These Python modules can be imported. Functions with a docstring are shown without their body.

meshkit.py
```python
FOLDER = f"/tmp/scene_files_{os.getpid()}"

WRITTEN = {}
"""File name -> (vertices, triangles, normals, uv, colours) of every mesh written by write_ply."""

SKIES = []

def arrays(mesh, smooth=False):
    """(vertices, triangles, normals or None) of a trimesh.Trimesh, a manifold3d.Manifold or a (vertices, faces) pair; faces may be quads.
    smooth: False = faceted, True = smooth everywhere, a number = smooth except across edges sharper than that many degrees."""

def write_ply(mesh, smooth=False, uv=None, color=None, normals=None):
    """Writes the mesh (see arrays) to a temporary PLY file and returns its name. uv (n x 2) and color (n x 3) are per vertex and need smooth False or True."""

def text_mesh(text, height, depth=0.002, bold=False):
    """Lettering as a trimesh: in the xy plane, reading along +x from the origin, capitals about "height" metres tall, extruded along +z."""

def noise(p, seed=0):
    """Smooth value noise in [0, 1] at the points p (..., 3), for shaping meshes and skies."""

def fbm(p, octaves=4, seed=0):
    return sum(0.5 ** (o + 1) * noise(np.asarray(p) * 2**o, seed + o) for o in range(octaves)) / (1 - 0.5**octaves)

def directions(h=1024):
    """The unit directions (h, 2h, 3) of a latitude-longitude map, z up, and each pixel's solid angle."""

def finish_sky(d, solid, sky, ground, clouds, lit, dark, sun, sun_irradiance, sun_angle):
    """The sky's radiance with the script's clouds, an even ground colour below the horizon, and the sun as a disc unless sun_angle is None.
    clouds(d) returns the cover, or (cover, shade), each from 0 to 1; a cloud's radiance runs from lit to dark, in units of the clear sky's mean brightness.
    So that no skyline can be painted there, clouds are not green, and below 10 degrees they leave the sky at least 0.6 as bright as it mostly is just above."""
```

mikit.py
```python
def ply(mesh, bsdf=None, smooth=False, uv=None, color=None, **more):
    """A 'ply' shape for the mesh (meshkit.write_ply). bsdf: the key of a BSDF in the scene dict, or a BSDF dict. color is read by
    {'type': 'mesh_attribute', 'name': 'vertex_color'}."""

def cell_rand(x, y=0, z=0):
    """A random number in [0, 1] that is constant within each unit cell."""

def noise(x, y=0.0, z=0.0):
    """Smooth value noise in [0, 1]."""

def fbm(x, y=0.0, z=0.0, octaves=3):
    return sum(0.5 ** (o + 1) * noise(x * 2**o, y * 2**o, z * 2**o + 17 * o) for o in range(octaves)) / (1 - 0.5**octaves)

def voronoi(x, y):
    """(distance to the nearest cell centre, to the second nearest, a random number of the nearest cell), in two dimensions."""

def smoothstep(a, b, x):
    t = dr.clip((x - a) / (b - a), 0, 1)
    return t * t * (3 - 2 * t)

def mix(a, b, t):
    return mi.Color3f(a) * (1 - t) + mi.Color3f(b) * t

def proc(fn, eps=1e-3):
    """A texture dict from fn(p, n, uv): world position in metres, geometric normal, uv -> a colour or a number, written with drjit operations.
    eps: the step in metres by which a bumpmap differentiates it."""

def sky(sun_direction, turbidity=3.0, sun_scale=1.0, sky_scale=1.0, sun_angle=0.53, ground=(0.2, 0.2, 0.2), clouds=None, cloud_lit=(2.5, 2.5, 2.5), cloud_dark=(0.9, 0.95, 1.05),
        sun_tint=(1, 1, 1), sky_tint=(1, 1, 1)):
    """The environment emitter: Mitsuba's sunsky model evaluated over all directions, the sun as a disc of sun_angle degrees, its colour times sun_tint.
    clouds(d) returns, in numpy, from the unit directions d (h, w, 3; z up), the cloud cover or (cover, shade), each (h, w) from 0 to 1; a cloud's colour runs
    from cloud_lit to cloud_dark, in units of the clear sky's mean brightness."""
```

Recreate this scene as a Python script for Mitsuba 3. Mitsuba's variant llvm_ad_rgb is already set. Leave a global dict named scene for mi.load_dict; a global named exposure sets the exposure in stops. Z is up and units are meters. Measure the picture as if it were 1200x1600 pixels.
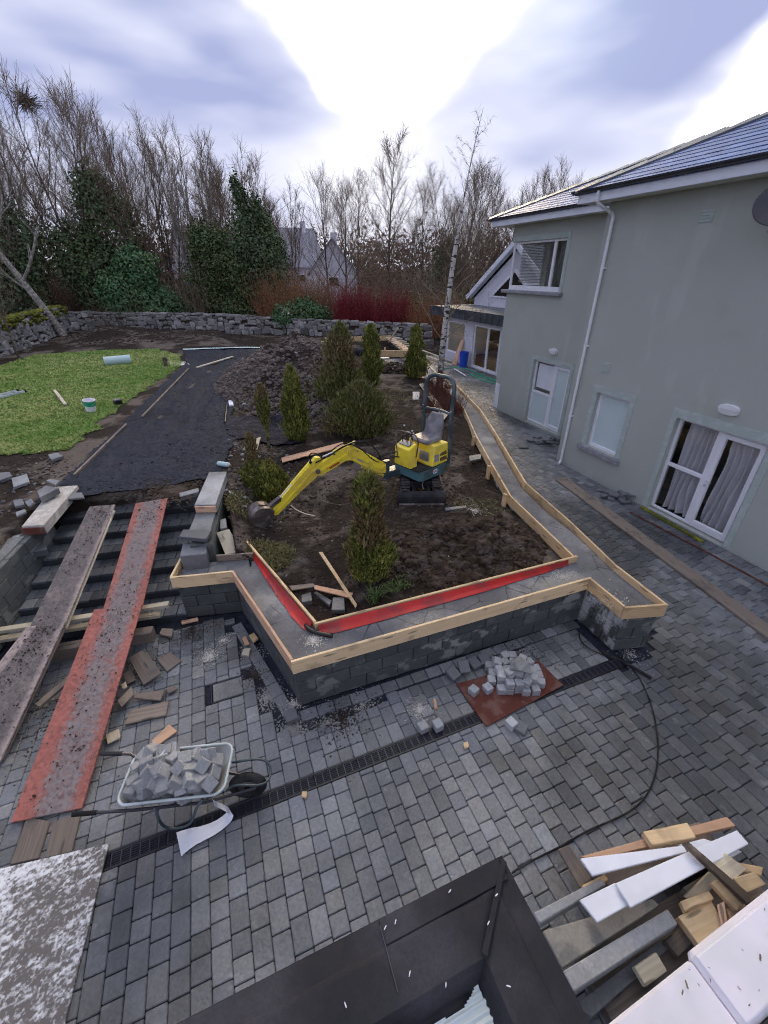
import math, re
import numpy as np, trimesh, manifold3d as m3
import drjit as dr, mitsuba as mi, mikit, meshkit
from mikit import proc, noise, fbm, cell_rand, smoothstep, mix, voronoi
T4 = mi.ScalarTransform4f
rs = np.random.RandomState
exposure = 2.85
CAM_POS = np.array([0.0, 0.0, 4.9])
_F, _U = np.array((0.312, 0.81, -0.496)), np.array((0.185, 0.461, 0.868))
scene = {'type': 'scene',
    'camera': {'type': 'perspective', 'fov': 84.332, 'fov_axis': 'x', 'near_clip': 0.05, 'far_clip': 900.0,
        'to_world': T4().look_at(origin=CAM_POS.tolist(), target=(CAM_POS + _F).tolist(), up=_U.tolist())}}
labels = {}

# ---- sky: broken winter overcast, the low sun behind a bright opening --------------------------------------------
def clouds(d):
    az = np.degrees(np.arctan2(d[..., 0], d[..., 1])); el = np.degrees(np.arcsin(np.clip(d[..., 2], -1, 1)))
    w = meshkit.fbm(d * np.array([7, 7, 11.0]), 5, 3) - 0.5
    w2 = meshkit.fbm(d * np.array([2.6, 2.6, 6.0]) + 7, 4, 9)
    x = az - np.interp(el, [10, 13, 20], [19.0, 19.8, 21.4]) + w * 7
    lo = np.interp(el, [9, 12, 13.5, 15, 17.5, 20.5, 30, 45, 70], [0.2, 1.2, 2.2, 4.0, 7.0, 11.0, 17, 20, 20]); hi = np.interp(el, [9, 12, 13.5, 15, 17.5, 20.5, 30, 45, 70], [0.5, 2.4, 4.2, 5.6, 8.4, 10.6, 16, 20, 20])
    o = 1 / (1 + np.exp(np.clip(-(x + lo) / 0.85, -40, 40))) / (1 + np.exp(np.clip((x - hi) / 1.1, -40, 40))) * sst_(8.5, 14.0, el + w * 4)
    glow = 0.26 * np.exp(-(((az - 20) / 6.5) ** 2 + ((el - 9.5) / 5.0) ** 2)) + 0.13 * np.exp(-((el - 3) / 6) ** 2) + 0.10 * sst_(25, 75, el)
    o2 = 1 / (1 + np.exp(np.clip((np.abs(az - 60) - 7.0 - w * 9 - 0.4 * (15 - el)) / 1.2, -40, 40))) * np.clip((22 - el) / 6, 0, 1)
    veil = np.clip((meshkit.fbm(d * np.array([6, 6, 20.0]) + 3, 4, 21) - 0.50) * 3, 0, 1) * 0.10
    bright = np.maximum(np.maximum(o, o2 * 0.8), veil + glow)
    gap = np.exp(-(((az - 38) / 5.5) ** 2 + ((el - 18.5) / 4.5) ** 2)) * 0.12
    return np.clip(1 - gap * (1 - bright), 0, 1), np.clip((1 - bright) * (0.86 + 0.30 * np.clip((w2 - 0.40) * 3.0, 0, 1)), 0, 1)
def sst_(a, b, x):
    t = np.clip((x - a) / (b - a), 0, 1); return t * t * (3 - 2 * t)
_az, _el = math.radians(22.0), math.radians(28.0)
scene['sky'] = mikit.sky([math.sin(_az) * math.cos(_el), math.cos(_az) * math.cos(_el), math.sin(_el)], turbidity=3, sun_scale=0.10, sun_angle=16,
    clouds=clouds, cloud_lit=(4.7, 4.5, 4.2), cloud_dark=(0.79, 0.89, 1.40), sun_tint=(1.0, 0.93, 0.82), ground=(0.12, 0.12, 0.12))

# ---- helpers ------------------------------------------------------------------------------------------------------
_count = {}
def key_of(name, parent=None):
    base = (parent + '__' + name) if parent else name
    n = _count.get(base, 0); _count[base] = n + 1
    return base if n == 0 else '%s_%03d' % (base, n)
def thing(name, label, cat, group=None):
    k = key_of(name); labels[k] = {'label': label, 'category': cat}
    if group: labels[k]['group'] = group
    return k
MOT, WOODS = {}, {}
def pack(c):
    q = [min(63, int(round(math.sqrt(max(x, 0)) * 63))) for x in c]; return q[0] * 4096 + q[1] * 64 + q[2] + .5
def add(name, mesh, mat, parent=None, smooth=False, uv=None, color=None, stuff=False, **more):
    k = key_of(name, parent); scene[k] = shape(mesh, mat, smooth, uv, **more)
    if stuff: labels[k] = {'kind': 'stuff'}
    return k
def shape(mesh, mat, smooth=False, uv=None, **more):
    if isinstance(mesh, tuple) and len(mesh) > 2:
        uv = mesh[2] if uv is None else uv; mesh = mesh[:2]
    if mat in MOT or mat in WOODS:
        v, f, _ = meshkit.arrays(mesh)
        if smooth is not False and smooth is not True:
            m = trimesh.graph.smooth_shade(trimesh.Trimesh(v, f, process=False), angle=math.radians(smooth), facet_minarea=None); v, f, smooth, uv = m.vertices, m.faces, True, None
        mesh = (v, f)
        if mat in MOT: mat, a, b = MOT[mat]; uv = np.tile([pack(a), pack(b)], (len(v), 1))
        else:
            mat, p = WOODS[mat]; uv = np.zeros((len(v), 2)) if uv is None else np.array(uv); uv[:, 0] += 16 * p
    if uv is not None: smooth = True if smooth else False
    return mikit.ply(mesh, mat, smooth=smooth, uv=uv, **more)
def solo(name, mesh, mat, label, cat, group=None, **kw):
    k = add(name, mesh, mat, None, **kw); labels[k] = {**labels.get(k, {}), 'label': label, 'category': cat}
    if group: labels[k]['group'] = group
    return k
def struct(name, mesh, mat, label=None, **kw):
    k = add(name, mesh, mat, None, **kw); labels[k] = {'kind': 'structure'}
    if label: labels[k]['label'] = label
    return k
def tri(f):
    f = np.asarray(f)
    return np.vstack([f[:, [0, 1, 2]], f[:, [0, 2, 3]]]) if f.shape[1] == 4 else f
def cat(parts):
    vs, fs, us, n = [], [], [], 0
    for p in parts:
        v, f = (p.vertices, p.faces) if hasattr(p, 'vertices') else (p[0], p[1])
        vs.append(np.asarray(v, float)); fs.append(tri(f) + n); n += len(v)
        us.append(np.asarray(p[2]) if isinstance(p, tuple) and len(p) > 2 else np.zeros((len(v), 2)))
    return np.vstack(vs), np.vstack(fs), np.vstack(us)
def _chamfer():
    sg = np.array([(x, y, z) for x in (-1, 1) for y in (-1, 1) for z in (-1, 1)], float)
    S, A = [], []
    for s in sg:
        for a in range(3): S.append(s); A.append(a)
    S, A = np.array(S), np.array(A)
    v = S * 1.0
    for i in range(24):
        for k in range(3):
            if k != A[i]: v[i, k] *= 0.8
    h = trimesh.convex.convex_hull(trimesh.Trimesh(v, [[0, 1, 2]], process=False))
    order = [int(np.argmin(np.abs(v - p).sum(1))) for p in h.vertices]
    f = np.array(order)[h.faces]
    fn = np.cross(v[f[:, 1]] - v[f[:, 0]], v[f[:, 2]] - v[f[:, 0]]); c = v[f].mean(1)
    fl = (fn * c).sum(1) < 0; f[fl] = f[fl][:, ::-1]
    return S, A, f
_CS, _CA, _CF = _chamfer()
_pid = [0]
def pid():
    _pid[0] += 1; return _pid[0]
def hexa(c8, bev=0.004, kind='wood', tone=None, hue=0.5, ident=None):
    """a board or block with chamfered edges from 8 corners: index bits x*4+y*2+z, x the long way, z up"""
    c8 = np.asarray(c8, float).reshape(2, 2, 2, 3)
    L = [np.linalg.norm(c8[1] - c8[0], axis=-1).mean(), np.linalg.norm(c8[:, 1] - c8[:, 0], axis=-1).mean(), np.linalg.norm(c8[:, :, 1] - c8[:, :, 0], axis=-1).mean()]
    t = np.empty((24, 3))
    for k in range(3):
        e = min(bev / max(L[k], 1e-6), 0.3)
        t[:, k] = np.where(_CA == k, (_CS[:, k] + 1) / 2, np.where(_CS[:, k] > 0, 1 - e, e))
    w = [np.stack([1 - t[:, k], t[:, k]], 1) for k in range(3)]
    v = np.einsum('ni,nj,nk,ijkd->nd', w[0], w[1], w[2], c8)
    if kind == 'wood':
        i = ident if ident is not None else pid()
        a = [0, 1, 2]; lo = int(np.argmax(L)); rest = [q for q in a if q != lo]
        u = t[:, lo] * L[lo]; vv = t[:, rest[0]] * L[rest[0]] + t[:, rest[1]] * L[rest[1]]
        uv = np.stack([u + 128.0 * (i % 40), vv], 1)
    else:
        uv = np.tile([0.5 if tone is None else tone, hue], (24, 1))
    nrm = np.linalg.det(np.array([c8[1, 0, 0] - c8[0, 0, 0], c8[0, 1, 0] - c8[0, 0, 0], c8[0, 0, 1] - c8[0, 0, 0]]))
    return v, (_CF if nrm > 0 else _CF[:, ::-1]), uv
def corners(c, ax, dims):
    c = np.asarray(c, float); ax = np.asarray(ax, float)
    return [c + ax[0] * dims[0] * (i - .5) + ax[1] * dims[1] * (j - .5) + ax[2] * dims[2] * (k - .5) for i in (0, 1) for j in (0, 1) for k in (0, 1)]
def frame(d, up=(0, 0, 1)):
    x = np.asarray(d, float); x = x / np.linalg.norm(x); up = np.asarray(up, float)
    y = np.cross(up, x); n = np.linalg.norm(y); y = y / n if n > 1e-6 else np.array([0, 1.0, 0])
    return np.array([x, y, np.cross(x, y)])
def rotv(ax, a):
    return trimesh.transformations.rotation_matrix(a, ax)[:3, :3]
def box(c, dims, rz=0, bev=0.004, kind='wood', tone=None, hue=.5, R=None, ident=None):
    A = rotv([0, 0, 1], rz) if R is None else R
    return hexa(corners(c, A.T, dims), bev, kind, tone, hue, ident)
def plank(p0, p1, w, t, up=(0, 0, 1), bev=0.004, kind='wood', tone=None, hue=.5, ident=None):
    """board from p0 to p1, the middle of its lower face"""
    p0, p1 = np.asarray(p0, float), np.asarray(p1, float); A = frame(p1 - p0, up)
    return hexa(corners((p0 + p1) / 2 + A[2] * t / 2, A, (np.linalg.norm(p1 - p0), w, t)), bev, kind, tone, hue, ident)
def quad(a, b, c, d, t, bev=0.004, kind='wood', tone=None, hue=.5, down=None):
    """board whose upper face is a, b, c, d in order, thickness t downwards"""
    a, b, c, d = (np.asarray(q, float) for q in (a, b, c, d))
    n = np.cross(c - a, d - b); n /= np.linalg.norm(n); n = n if n[2] > 0 else -n
    if down is not None: n = -np.asarray(down, float)
    if np.linalg.norm(b - a) < np.linalg.norm(d - a): a, b, c, d = b, c, d, a
    return hexa([a - n * t, a, d - n * t, d, b - n * t, b, c - n * t, c], bev, kind, tone, hue)
def tube(pts, r, sides=8, caps=True):
    p = np.asarray(pts, float); t = np.gradient(p, axis=0); t /= np.linalg.norm(t, axis=1, keepdims=True) + 1e-12
    a = np.zeros_like(p); ref = np.array([0, 0, 1.0]) if abs(t[0, 2]) < 0.9 else np.array([1.0, 0, 0])
    for i in range(len(p)):
        q = np.cross(t[i], ref); q /= np.linalg.norm(q) + 1e-12; a[i] = q; ref = np.cross(q, t[i])
    b = np.cross(t, a); g = np.arange(sides) * 2 * np.pi / sides
    v = p[:, None] + np.broadcast_to(r, (len(p),))[:, None, None] * (np.cos(g)[None, :, None] * a[:, None] + np.sin(g)[None, :, None] * b[:, None])
    i, j = np.meshgrid(np.arange(len(p) - 1), np.arange(sides), indexing='ij')
    f = tri(np.stack([i * sides + j, (i + 1) * sides + j, (i + 1) * sides + (j + 1) % sides, i * sides + (j + 1) % sides], -1).reshape(-1, 4))[:, ::-1]
    v = v.reshape(-1, 3)
    if caps:
        n = len(v); v = np.vstack([v, p[0], p[-1]]); k = np.arange(sides); e = (len(p) - 1) * sides
        f = np.vstack([f, np.stack([np.full(sides, n), (k + 1) % sides, k], 1), np.stack([np.full(sides, n + 1), e + k, e + (k + 1) % sides], 1)])
    return v, f
def spline(pts, n=24):
    from scipy.interpolate import CubicSpline
    p = np.asarray(pts, float); s = np.r_[0, np.cumsum(np.linalg.norm(np.diff(p, axis=0), axis=1))]
    return CubicSpline(s, p)(np.linspace(0, s[-1], n))
def lathe(prof, c=(0, 0, 0), axis=(0, 0, 1), n=20):
    prof = np.asarray(prof, float); A = frame(axis, (1, 0, 0) if abs(axis[0]) < .9 else (0, 1, 0)); g = np.arange(n) * 2 * np.pi / n
    v = np.asarray(c, float) + prof[:, 1][:, None, None] * A[0] + prof[:, 0][:, None, None] * (np.cos(g)[None, :, None] * A[1] + np.sin(g)[None, :, None] * A[2])
    m = len(prof); i, j = np.meshgrid(np.arange(m - 1), np.arange(n), indexing='ij')
    f = np.stack([i * n + j, i * n + (j + 1) % n, (i + 1) * n + (j + 1) % n, (i + 1) * n + j], -1).reshape(-1, 4)
    return v.reshape(-1, 3), tri(f)
def prism(poly, p0, ax, depth, bev=0):
    """outline in the plane of ax[0], ax[1] extruded by depth along ax[2]"""
    from shapely.geometry import Polygon
    pg = Polygon(poly).buffer(0)
    m = trimesh.creation.extrude_polygon(pg, depth, engine='earcut')
    A = np.asarray(ax, float); v = np.asarray(p0, float) + m.vertices @ A
    f = m.faces if np.linalg.det(A) > 0 else m.faces[:, ::-1]
    return v, f
def grid(x, y, zfn, uv=False):
    X, Y = np.meshgrid(x, y, indexing='ij'); Z = zfn(X, Y); nx, ny = X.shape
    i, j = np.meshgrid(np.arange(nx - 1), np.arange(ny - 1), indexing='ij')
    f = np.stack([i * ny + j, (i + 1) * ny + j, (i + 1) * ny + j + 1, i * ny + j + 1], -1).reshape(-1, 4)
    return np.stack([X, Y, Z], -1).reshape(-1, 3), f
def xform(m, R=None, t=(0, 0, 0), s=1.0):
    v, f = (m.vertices, m.faces) if hasattr(m, 'vertices') else (m[0], m[1])
    v = np.asarray(v, float) * s
    if R is not None: v = v @ np.asarray(R).T
    return (v + np.asarray(t), f) + ((m[2],) if isinstance(m, tuple) and len(m) > 2 else ())
def lumps(c, size, r, squash=0.7):
    """one irregular stone-like lump per centre: displaced octahedra once split (18 vertices, 32 faces)"""
    o = trimesh.creation.icosphere(0); n = len(c); V0 = np.asarray(o.vertices)
    d = V0[None] * (0.65 + 0.7 * r.rand(n, len(V0), 1)); d[..., 2] *= squash
    a = r.rand(n) * 6.28; ca, sa = np.cos(a)[:, None], np.sin(a)[:, None]
    x, y = d[..., 0] * ca - d[..., 1] * sa, d[..., 0] * sa + d[..., 1] * ca
    v = np.stack([x, y, d[..., 2]], -1) * np.asarray(size).reshape(-1, 1, 1) + np.asarray(c)[:, None]
    f = o.faces[None] + (np.arange(n) * len(V0))[:, None, None]
    return v.reshape(-1, 3), f.reshape(-1, 3)
def leaves(c, n, size, r, aspect=0.5, flat=0.0):
    """a kite-shaped, slightly folded leaf at every centre c, its face near the direction n"""
    c = np.asarray(c, float); m = len(c); n = np.asarray(n, float) + r.randn(m, 3) * (0.6 if flat == 0 else flat); n /= np.linalg.norm(n, axis=1, keepdims=True) + 1e-9
    a = np.cross(n, r.randn(m, 3)); a /= np.linalg.norm(a, axis=1, keepdims=True) + 1e-9; b = np.cross(n, a)
    s = np.broadcast_to(size, (m,))[:, None] * (0.7 + 0.6 * r.rand(m, 1))
    v = np.stack([c - a * s * .5, c + b * s * aspect * .5 + n * s * .08, c + a * s * .5, c - b * s * aspect * .5 + n * s * .08], 1)
    q = np.arange(m)[:, None] * 4
    return v.reshape(-1, 3), np.vstack([q + [0, 1, 2], q + [0, 2, 3]])
def segs(P0, P1, R0, R1, sides=3):
    """open frusta, one per branch piece"""
    P0, P1 = np.asarray(P0), np.asarray(P1); t = P1 - P0; t = t / (np.linalg.norm(t, axis=1, keepdims=True) + 1e-9)
    ref = np.where(np.abs(t[:, 2:]) < .9, [[0, 0, 1.0]], [[1.0, 0, 0]]); a = np.cross(t, ref); a /= np.linalg.norm(a, axis=1, keepdims=True) + 1e-9; b = np.cross(t, a)
    g = np.arange(sides) * 2 * np.pi / sides; ring = np.cos(g)[None, :, None] * a[:, None] + np.sin(g)[None, :, None] * b[:, None]
    v = np.stack([P0[:, None] + ring * np.asarray(R0)[:, None, None], P1[:, None] + ring * np.asarray(R1)[:, None, None]], 1).reshape(-1, 3)
    k = np.arange(sides); q = np.stack([k, (k + 1) % sides, sides + (k + 1) % sides, sides + k], 1)
    f = (np.arange(len(P0)) * 2 * sides)[:, None, None] + q[None]
    return v, tri(f.reshape(-1, 4))

# ---- materials ----------------------------------------------------------------------------------------------------
def bsdf(name, color, rough=0.7, metallic=0.0, bump=None, bscale=0.003, spec=0.5, two=True, eps=1e-3, **kw):
    c = proc(color) if callable(color) else {'type': 'rgb', 'value': list(color)}
    b = {'type': 'principled', 'base_color': c, 'roughness': proc(rough) if callable(rough) else rough, 'metallic': metallic, 'specular': spec, **kw}
    if bump is not None: b = {'type': 'bumpmap', 'arbitrary': proc(bump, eps), 'scale': bscale, 'bsdf': b}
    scene[name] = {'type': 'twosided', 'bsdf': b} if two else b
def c3(r, g, b): return mi.Color3f(r, g, b)
def n3(p, s, o=3): return fbm(p.x * s, p.y * s, p.z * s, o)
# grey concrete goods: uv = (tone, warmth) of the piece
def mineral(p, n, uv):
    g = n3(p, 55, 3); m = n3(p, 3.1, 3); k = n3(p, 0.55, 2)
    base = mix((.030, .034, .041), (.300, .315, .335), uv.x) * (0.62 + 0.5 * g + 0.28 * m)
    warm = mix((0.96, 1.0, 1.05), (1.10, 1.02, 0.88), uv.y)
    damp = 0.60 + 0.68 * smoothstep(.3, .68, k + .25 * (m - .5))
    lime = smoothstep(.74, .82, n3(p, 9, 3) + .12 * (g - .5)) * .10
    return base * warm * damp + c3(lime, lime, lime) * uv.x
bsdf('mineral', mineral, lambda p, n, uv: 0.30 + 0.36 * n3(p, 6, 2), bump=lambda p, n, uv: n3(p, 70, 2), bscale=0.006, eps=2e-3, spec=.55)
def concrete(p, n, uv):
    m, g = n3(p, 2.2, 4), n3(p, 60, 2); w = smoothstep(.52, .66, n3(p, 1.6, 3) + .1 * (g - .5))
    j = voronoi(p.x * 2.6 + .3 * n3(p, 3, 2), p.y * 2.6); cr = smoothstep(.05, .015, j[1] - j[0]) * smoothstep(.50, .58, n3(p + 3, 1.3, 2))
    return mix((.085, .09, .098), (.19, .195, .205), smoothstep(.25, .75, m * .85 + j[2] * .07)) * (.75 + .5 * g) * (1 - .6 * cr) + mix((0, 0, 0), (.09, .085, .065), w)
bsdf('concrete', concrete, .75, bump=lambda p, n, uv: n3(p, 14, 3), bscale=.025, eps=4e-3)
def blockwork(p, n, uv):
    g, m = n3(p, 50, 3), n3(p, 5, 3); s = smoothstep(.53, .62, n3(p + 11, 4.2, 3) + .10 * (g - .5))
    return mix((.045, .050, .050), (.105, .115, .11), uv.x) * (.7 + .6 * g) * (.75 + .5 * m) + mix((0, 0, 0), (.17, .17, .155), s * uv.y)
bsdf('blockwork', blockwork, .75, bump=lambda p, n, uv: n3(p, 45, 2), bscale=.008, eps=2e-3)
def limewash(p, n, uv):
    g = n3(p, 40, 3); s = smoothstep(.42, .58, fbm(p.x * 5, p.y * 5, p.z * 1.6, 4) + .15 * (g - .5))
    return mix((.055, .06, .055), (.36, .37, .36), s) * (.75 + .5 * g)
bsdf('limewash', limewash, .8, bump=lambda p, n, uv: n3(p, 22, 2), bscale=.015, eps=3e-3)
def pick(i, *cols):
    k = i - 8 * dr.floor(i / 8); c = c3(*cols[0])
    for j, q in enumerate(cols[1:], 1): c = dr.select(k > j - .5, c3(*q), c)
    return c
def wood(p, n, uv):
    i = dr.floor(uv.x / 16); u = uv.x - 16 * i; r = cell_rand(i, 3, 1); r2 = cell_rand(i, 7, 2)
    w = fbm(u * 1.3, uv.y * 9 + i * 3.7, i, 2); g = fbm(u * 2.2 + w * 1.2, uv.y * 95 + w * 7 + i * 5, i * 1.3, 3)
    k0 = voronoi(u * 1.6 + r * 9, uv.y * 9 + r2 * 5); kn = smoothstep(.16, .07, k0[0]) * smoothstep(.45, .55, k0[2]); dirt = smoothstep(.54, .74, n3(p, 4.5, 4))
    A = pick(i, (.52, .335, .155), (.46, .245, .14), (.10, .080, .064), (.40, .35, .25)); B = pick(i, (.78, .60, .36), (.68, .46, .30), (.27, .22, .18), (.66, .60, .46)); D = pick(i, (.20, .15, .10), (.20, .13, .10), (.03, .03, .03), (.12, .11, .10))
    t = dr.clip(.15 + g * .75 + (r - .5) * .45, 0, 1); c = (A * (1 - t) + B * t) * (.82 + .36 * r2) * (1 - .55 * kn)
    return c * (1 - dirt * .42) + D * dirt * .42
bsdf('wood', wood, .65, bump=lambda p, n, uv: fbm(uv.x * 2, uv.y * 115, 0, 2), bscale=.002)
WOODS.update(new_timber=('wood', 0), pink_timber=('wood', 1), old_timber=('wood', 2), pale_timber=('wood', 3), red_ply=('ply', 0), brown_ply=('ply', 1))
def ply_(p, n, uv):
    i = dr.floor(uv.x / 16); red = i - 8 * dr.floor(i / 8) < .5; v = uv.y; f = n3(p, 6, 4); fine = n3(p, 34, 3); e = dr.select(red, mi.Float(.20), mi.Float(.10))
    mid = dr.clip(v / e, 0, 1) * dr.clip((.62 - v) / e, 0, 1); k = smoothstep(dr.select(red, mi.Float(.40), mi.Float(.30)), dr.select(red, mi.Float(.80), mi.Float(.95)), mid * .60 + f * .36 + (fine - .5) * .55)
    face = dr.select(red, c3(.34, .112, .085), c3(.36, .29, .26)) * (.7 + .5 * n3(p, 2.5, 3)); mud = dr.select(red, c3(.20, .165, .16), c3(.095, .082, .08))
    c = face * (1 - k) + mud * k; cl = smoothstep(.58, .66, n3(p + 5, 27, 3) + .35 * (n3(p, 4, 3) - .5)); return (c * (1 - cl * .3) + c3(.03, .026, .025) * cl * .3) * (.66 + .68 * fine)
bsdf('ply', ply_, .64, bump=lambda p, n, uv: n3(p, 26, 2), bscale=.012, eps=3e-3)
def white_dirty(p, n, uv):
    a = fbm(p.x * 13 + p.y * 7, p.y * 30 - p.x * 9, 0, 4); b = n3(p + 4.3, 1.25, 4); g = n3(p, 60, 3)
    k = smoothstep(.29, .57, a * .36 + b * .64 + (g - .5) * .45) * .95
    return mix((.72, .74, .76), (.085, .072, .062), k) * (.8 + .4 * g)
bsdf('dirty_white', white_dirty, .55, bump=lambda p, n, uv: n3(p, 30, 2), bscale=.006, eps=3e-3)
def soil(p, n, uv):
    a, b, g = n3(p, .9, 3), n3(p, 5, 3), n3(p, 38, 3)
    dry = smoothstep(.45, .66, a * .6 + b * .4)
    return mix((.022, .015, .011), (.115, .094, .078), dry) * (.55 + .9 * g)
bsdf('soil', soil, .9, bump=lambda p, n, uv: n3(p, 18, 3), bscale=.05, eps=6e-3, spec=.25)
def grit(p, n, uv):
    a, b, g = n3(p, .7, 3), n3(p, 4, 3), n3(p, 48, 3); track = smoothstep(.5, .6, fbm(p.x * 6, p.y * 1.1, 0, 3))
    return mix((.010, .013, .021), (.036, .042, .060), a * .5 + b * .35 + track * .15) * (.45 + 1.1 * g)
bsdf('grit', grit, .75, bump=lambda p, n, uv: n3(p, 22, 3), bscale=.06, eps=5e-3, spec=.2)
def blade(p, n, uv):
    s = n3(p, .35, 3)
    return mix((.18, .31, .06), (.40, .44, .16), smoothstep(.3, .7, s * .5 + n3(p, 3, 3) * .5)) * (.7 + .6 * n3(p, 25, 2))
bsdf('grass_blade', blade, .7, spec=.3)
def render_wall(p, n, uv):
    a, g = n3(p, .8, 4), n3(p, 90, 2); st = smoothstep(.60, .78, fbm(p.x * 3, p.y * 3, p.z * .7, 4)); moss = smoothstep(.52, .75, n3(p, 1.3, 4)) 
    c = mix((.365, .390, .345), (.415, .435, .395), a) * (.95 + .1 * g)
    return mix(mix(c, (.50, .53, .48), st * .25), (.32, .37, .28), moss * .30)
bsdf('house_render', render_wall, .85, bump=lambda p, n, uv: n3(p, 70, 2), bscale=.004)
bsdf('slate', lambda p, n, uv: mix((.045, .085, .20), (.12, .19, .39), uv.x) * (.7 + .6 * n3(p, 20, 3)), .44, bump=lambda p, n, uv: n3(p, 25, 2), bscale=.003, spec=.8)
bsdf('felt', lambda p, n, uv: mix((.010, .010, .013), (.036, .035, .042), smoothstep(.35, .75, n3(p, 3.5, 4))) * (.75 + .5 * n3(p, 130, 2)), .66, bump=lambda p, n, uv: n3(p, 9, 3), bscale=.014, eps=2e-3, spec=.35)
def birch(p, n, uv):
    k = smoothstep(.55, .63, fbm(p.x * 5, p.y * 5, p.z * 13, 3)); lo = smoothstep(2.6, .9, p.z + 1.4 * (n3(p, 3, 3) - .5)) 
    return mix(mix((.50, .48, .44), (.035, .03, .028), k), (.06, .05, .045), lo * smoothstep(.35, .55, n3(p, 8, 3)))
bsdf('birch_bark', birch, .8)
bsdf('stone', lambda p, n, uv: mix((.10, .095, .088), (.36, .35, .335), uv.x) * (.6 + .7 * n3(p, 14, 4)), .85, bump=lambda p, n, uv: n3(p, 18, 2), bscale=.03, eps=6e-3)
def unpack(v):
    r = dr.floor(v / 4096); g = dr.floor((v - r * 4096) / 64); b = dr.floor(v - r * 4096 - g * 64); return c3(dr.square(r / 63), dr.square(g / 63), dr.square(b / 63))
def mottle(p, n, uv):
    k = smoothstep(.44, .68, n3(p, 9, 4)); return (unpack(uv.x) * (1 - k) + unpack(uv.y) * k) * (.84 + .32 * n3(p, 70, 2))
def smooth_(p, n, uv):
    k = smoothstep(.40, .75, n3(p, 3.5, 3)); return unpack(uv.x) * (1 - k) + unpack(uv.y) * k
bsdf('gloss', smooth_, .34); bsdf('satin', smooth_, .5); bsdf('matt', mottle, .88, spec=.25); bsdf('metal', mottle, .40, metallic=.55)
def leafy(p, n, uv): return mix((0, 0, 0), (1, 1, 1), 0) + (unpack(uv.x) * (1 - n3(p, 1.6, 3)) + unpack(uv.y) * n3(p, 1.6, 3)) * (.55 + .9 * noise(p.x * 26, p.y * 26, p.z * 26))
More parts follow.
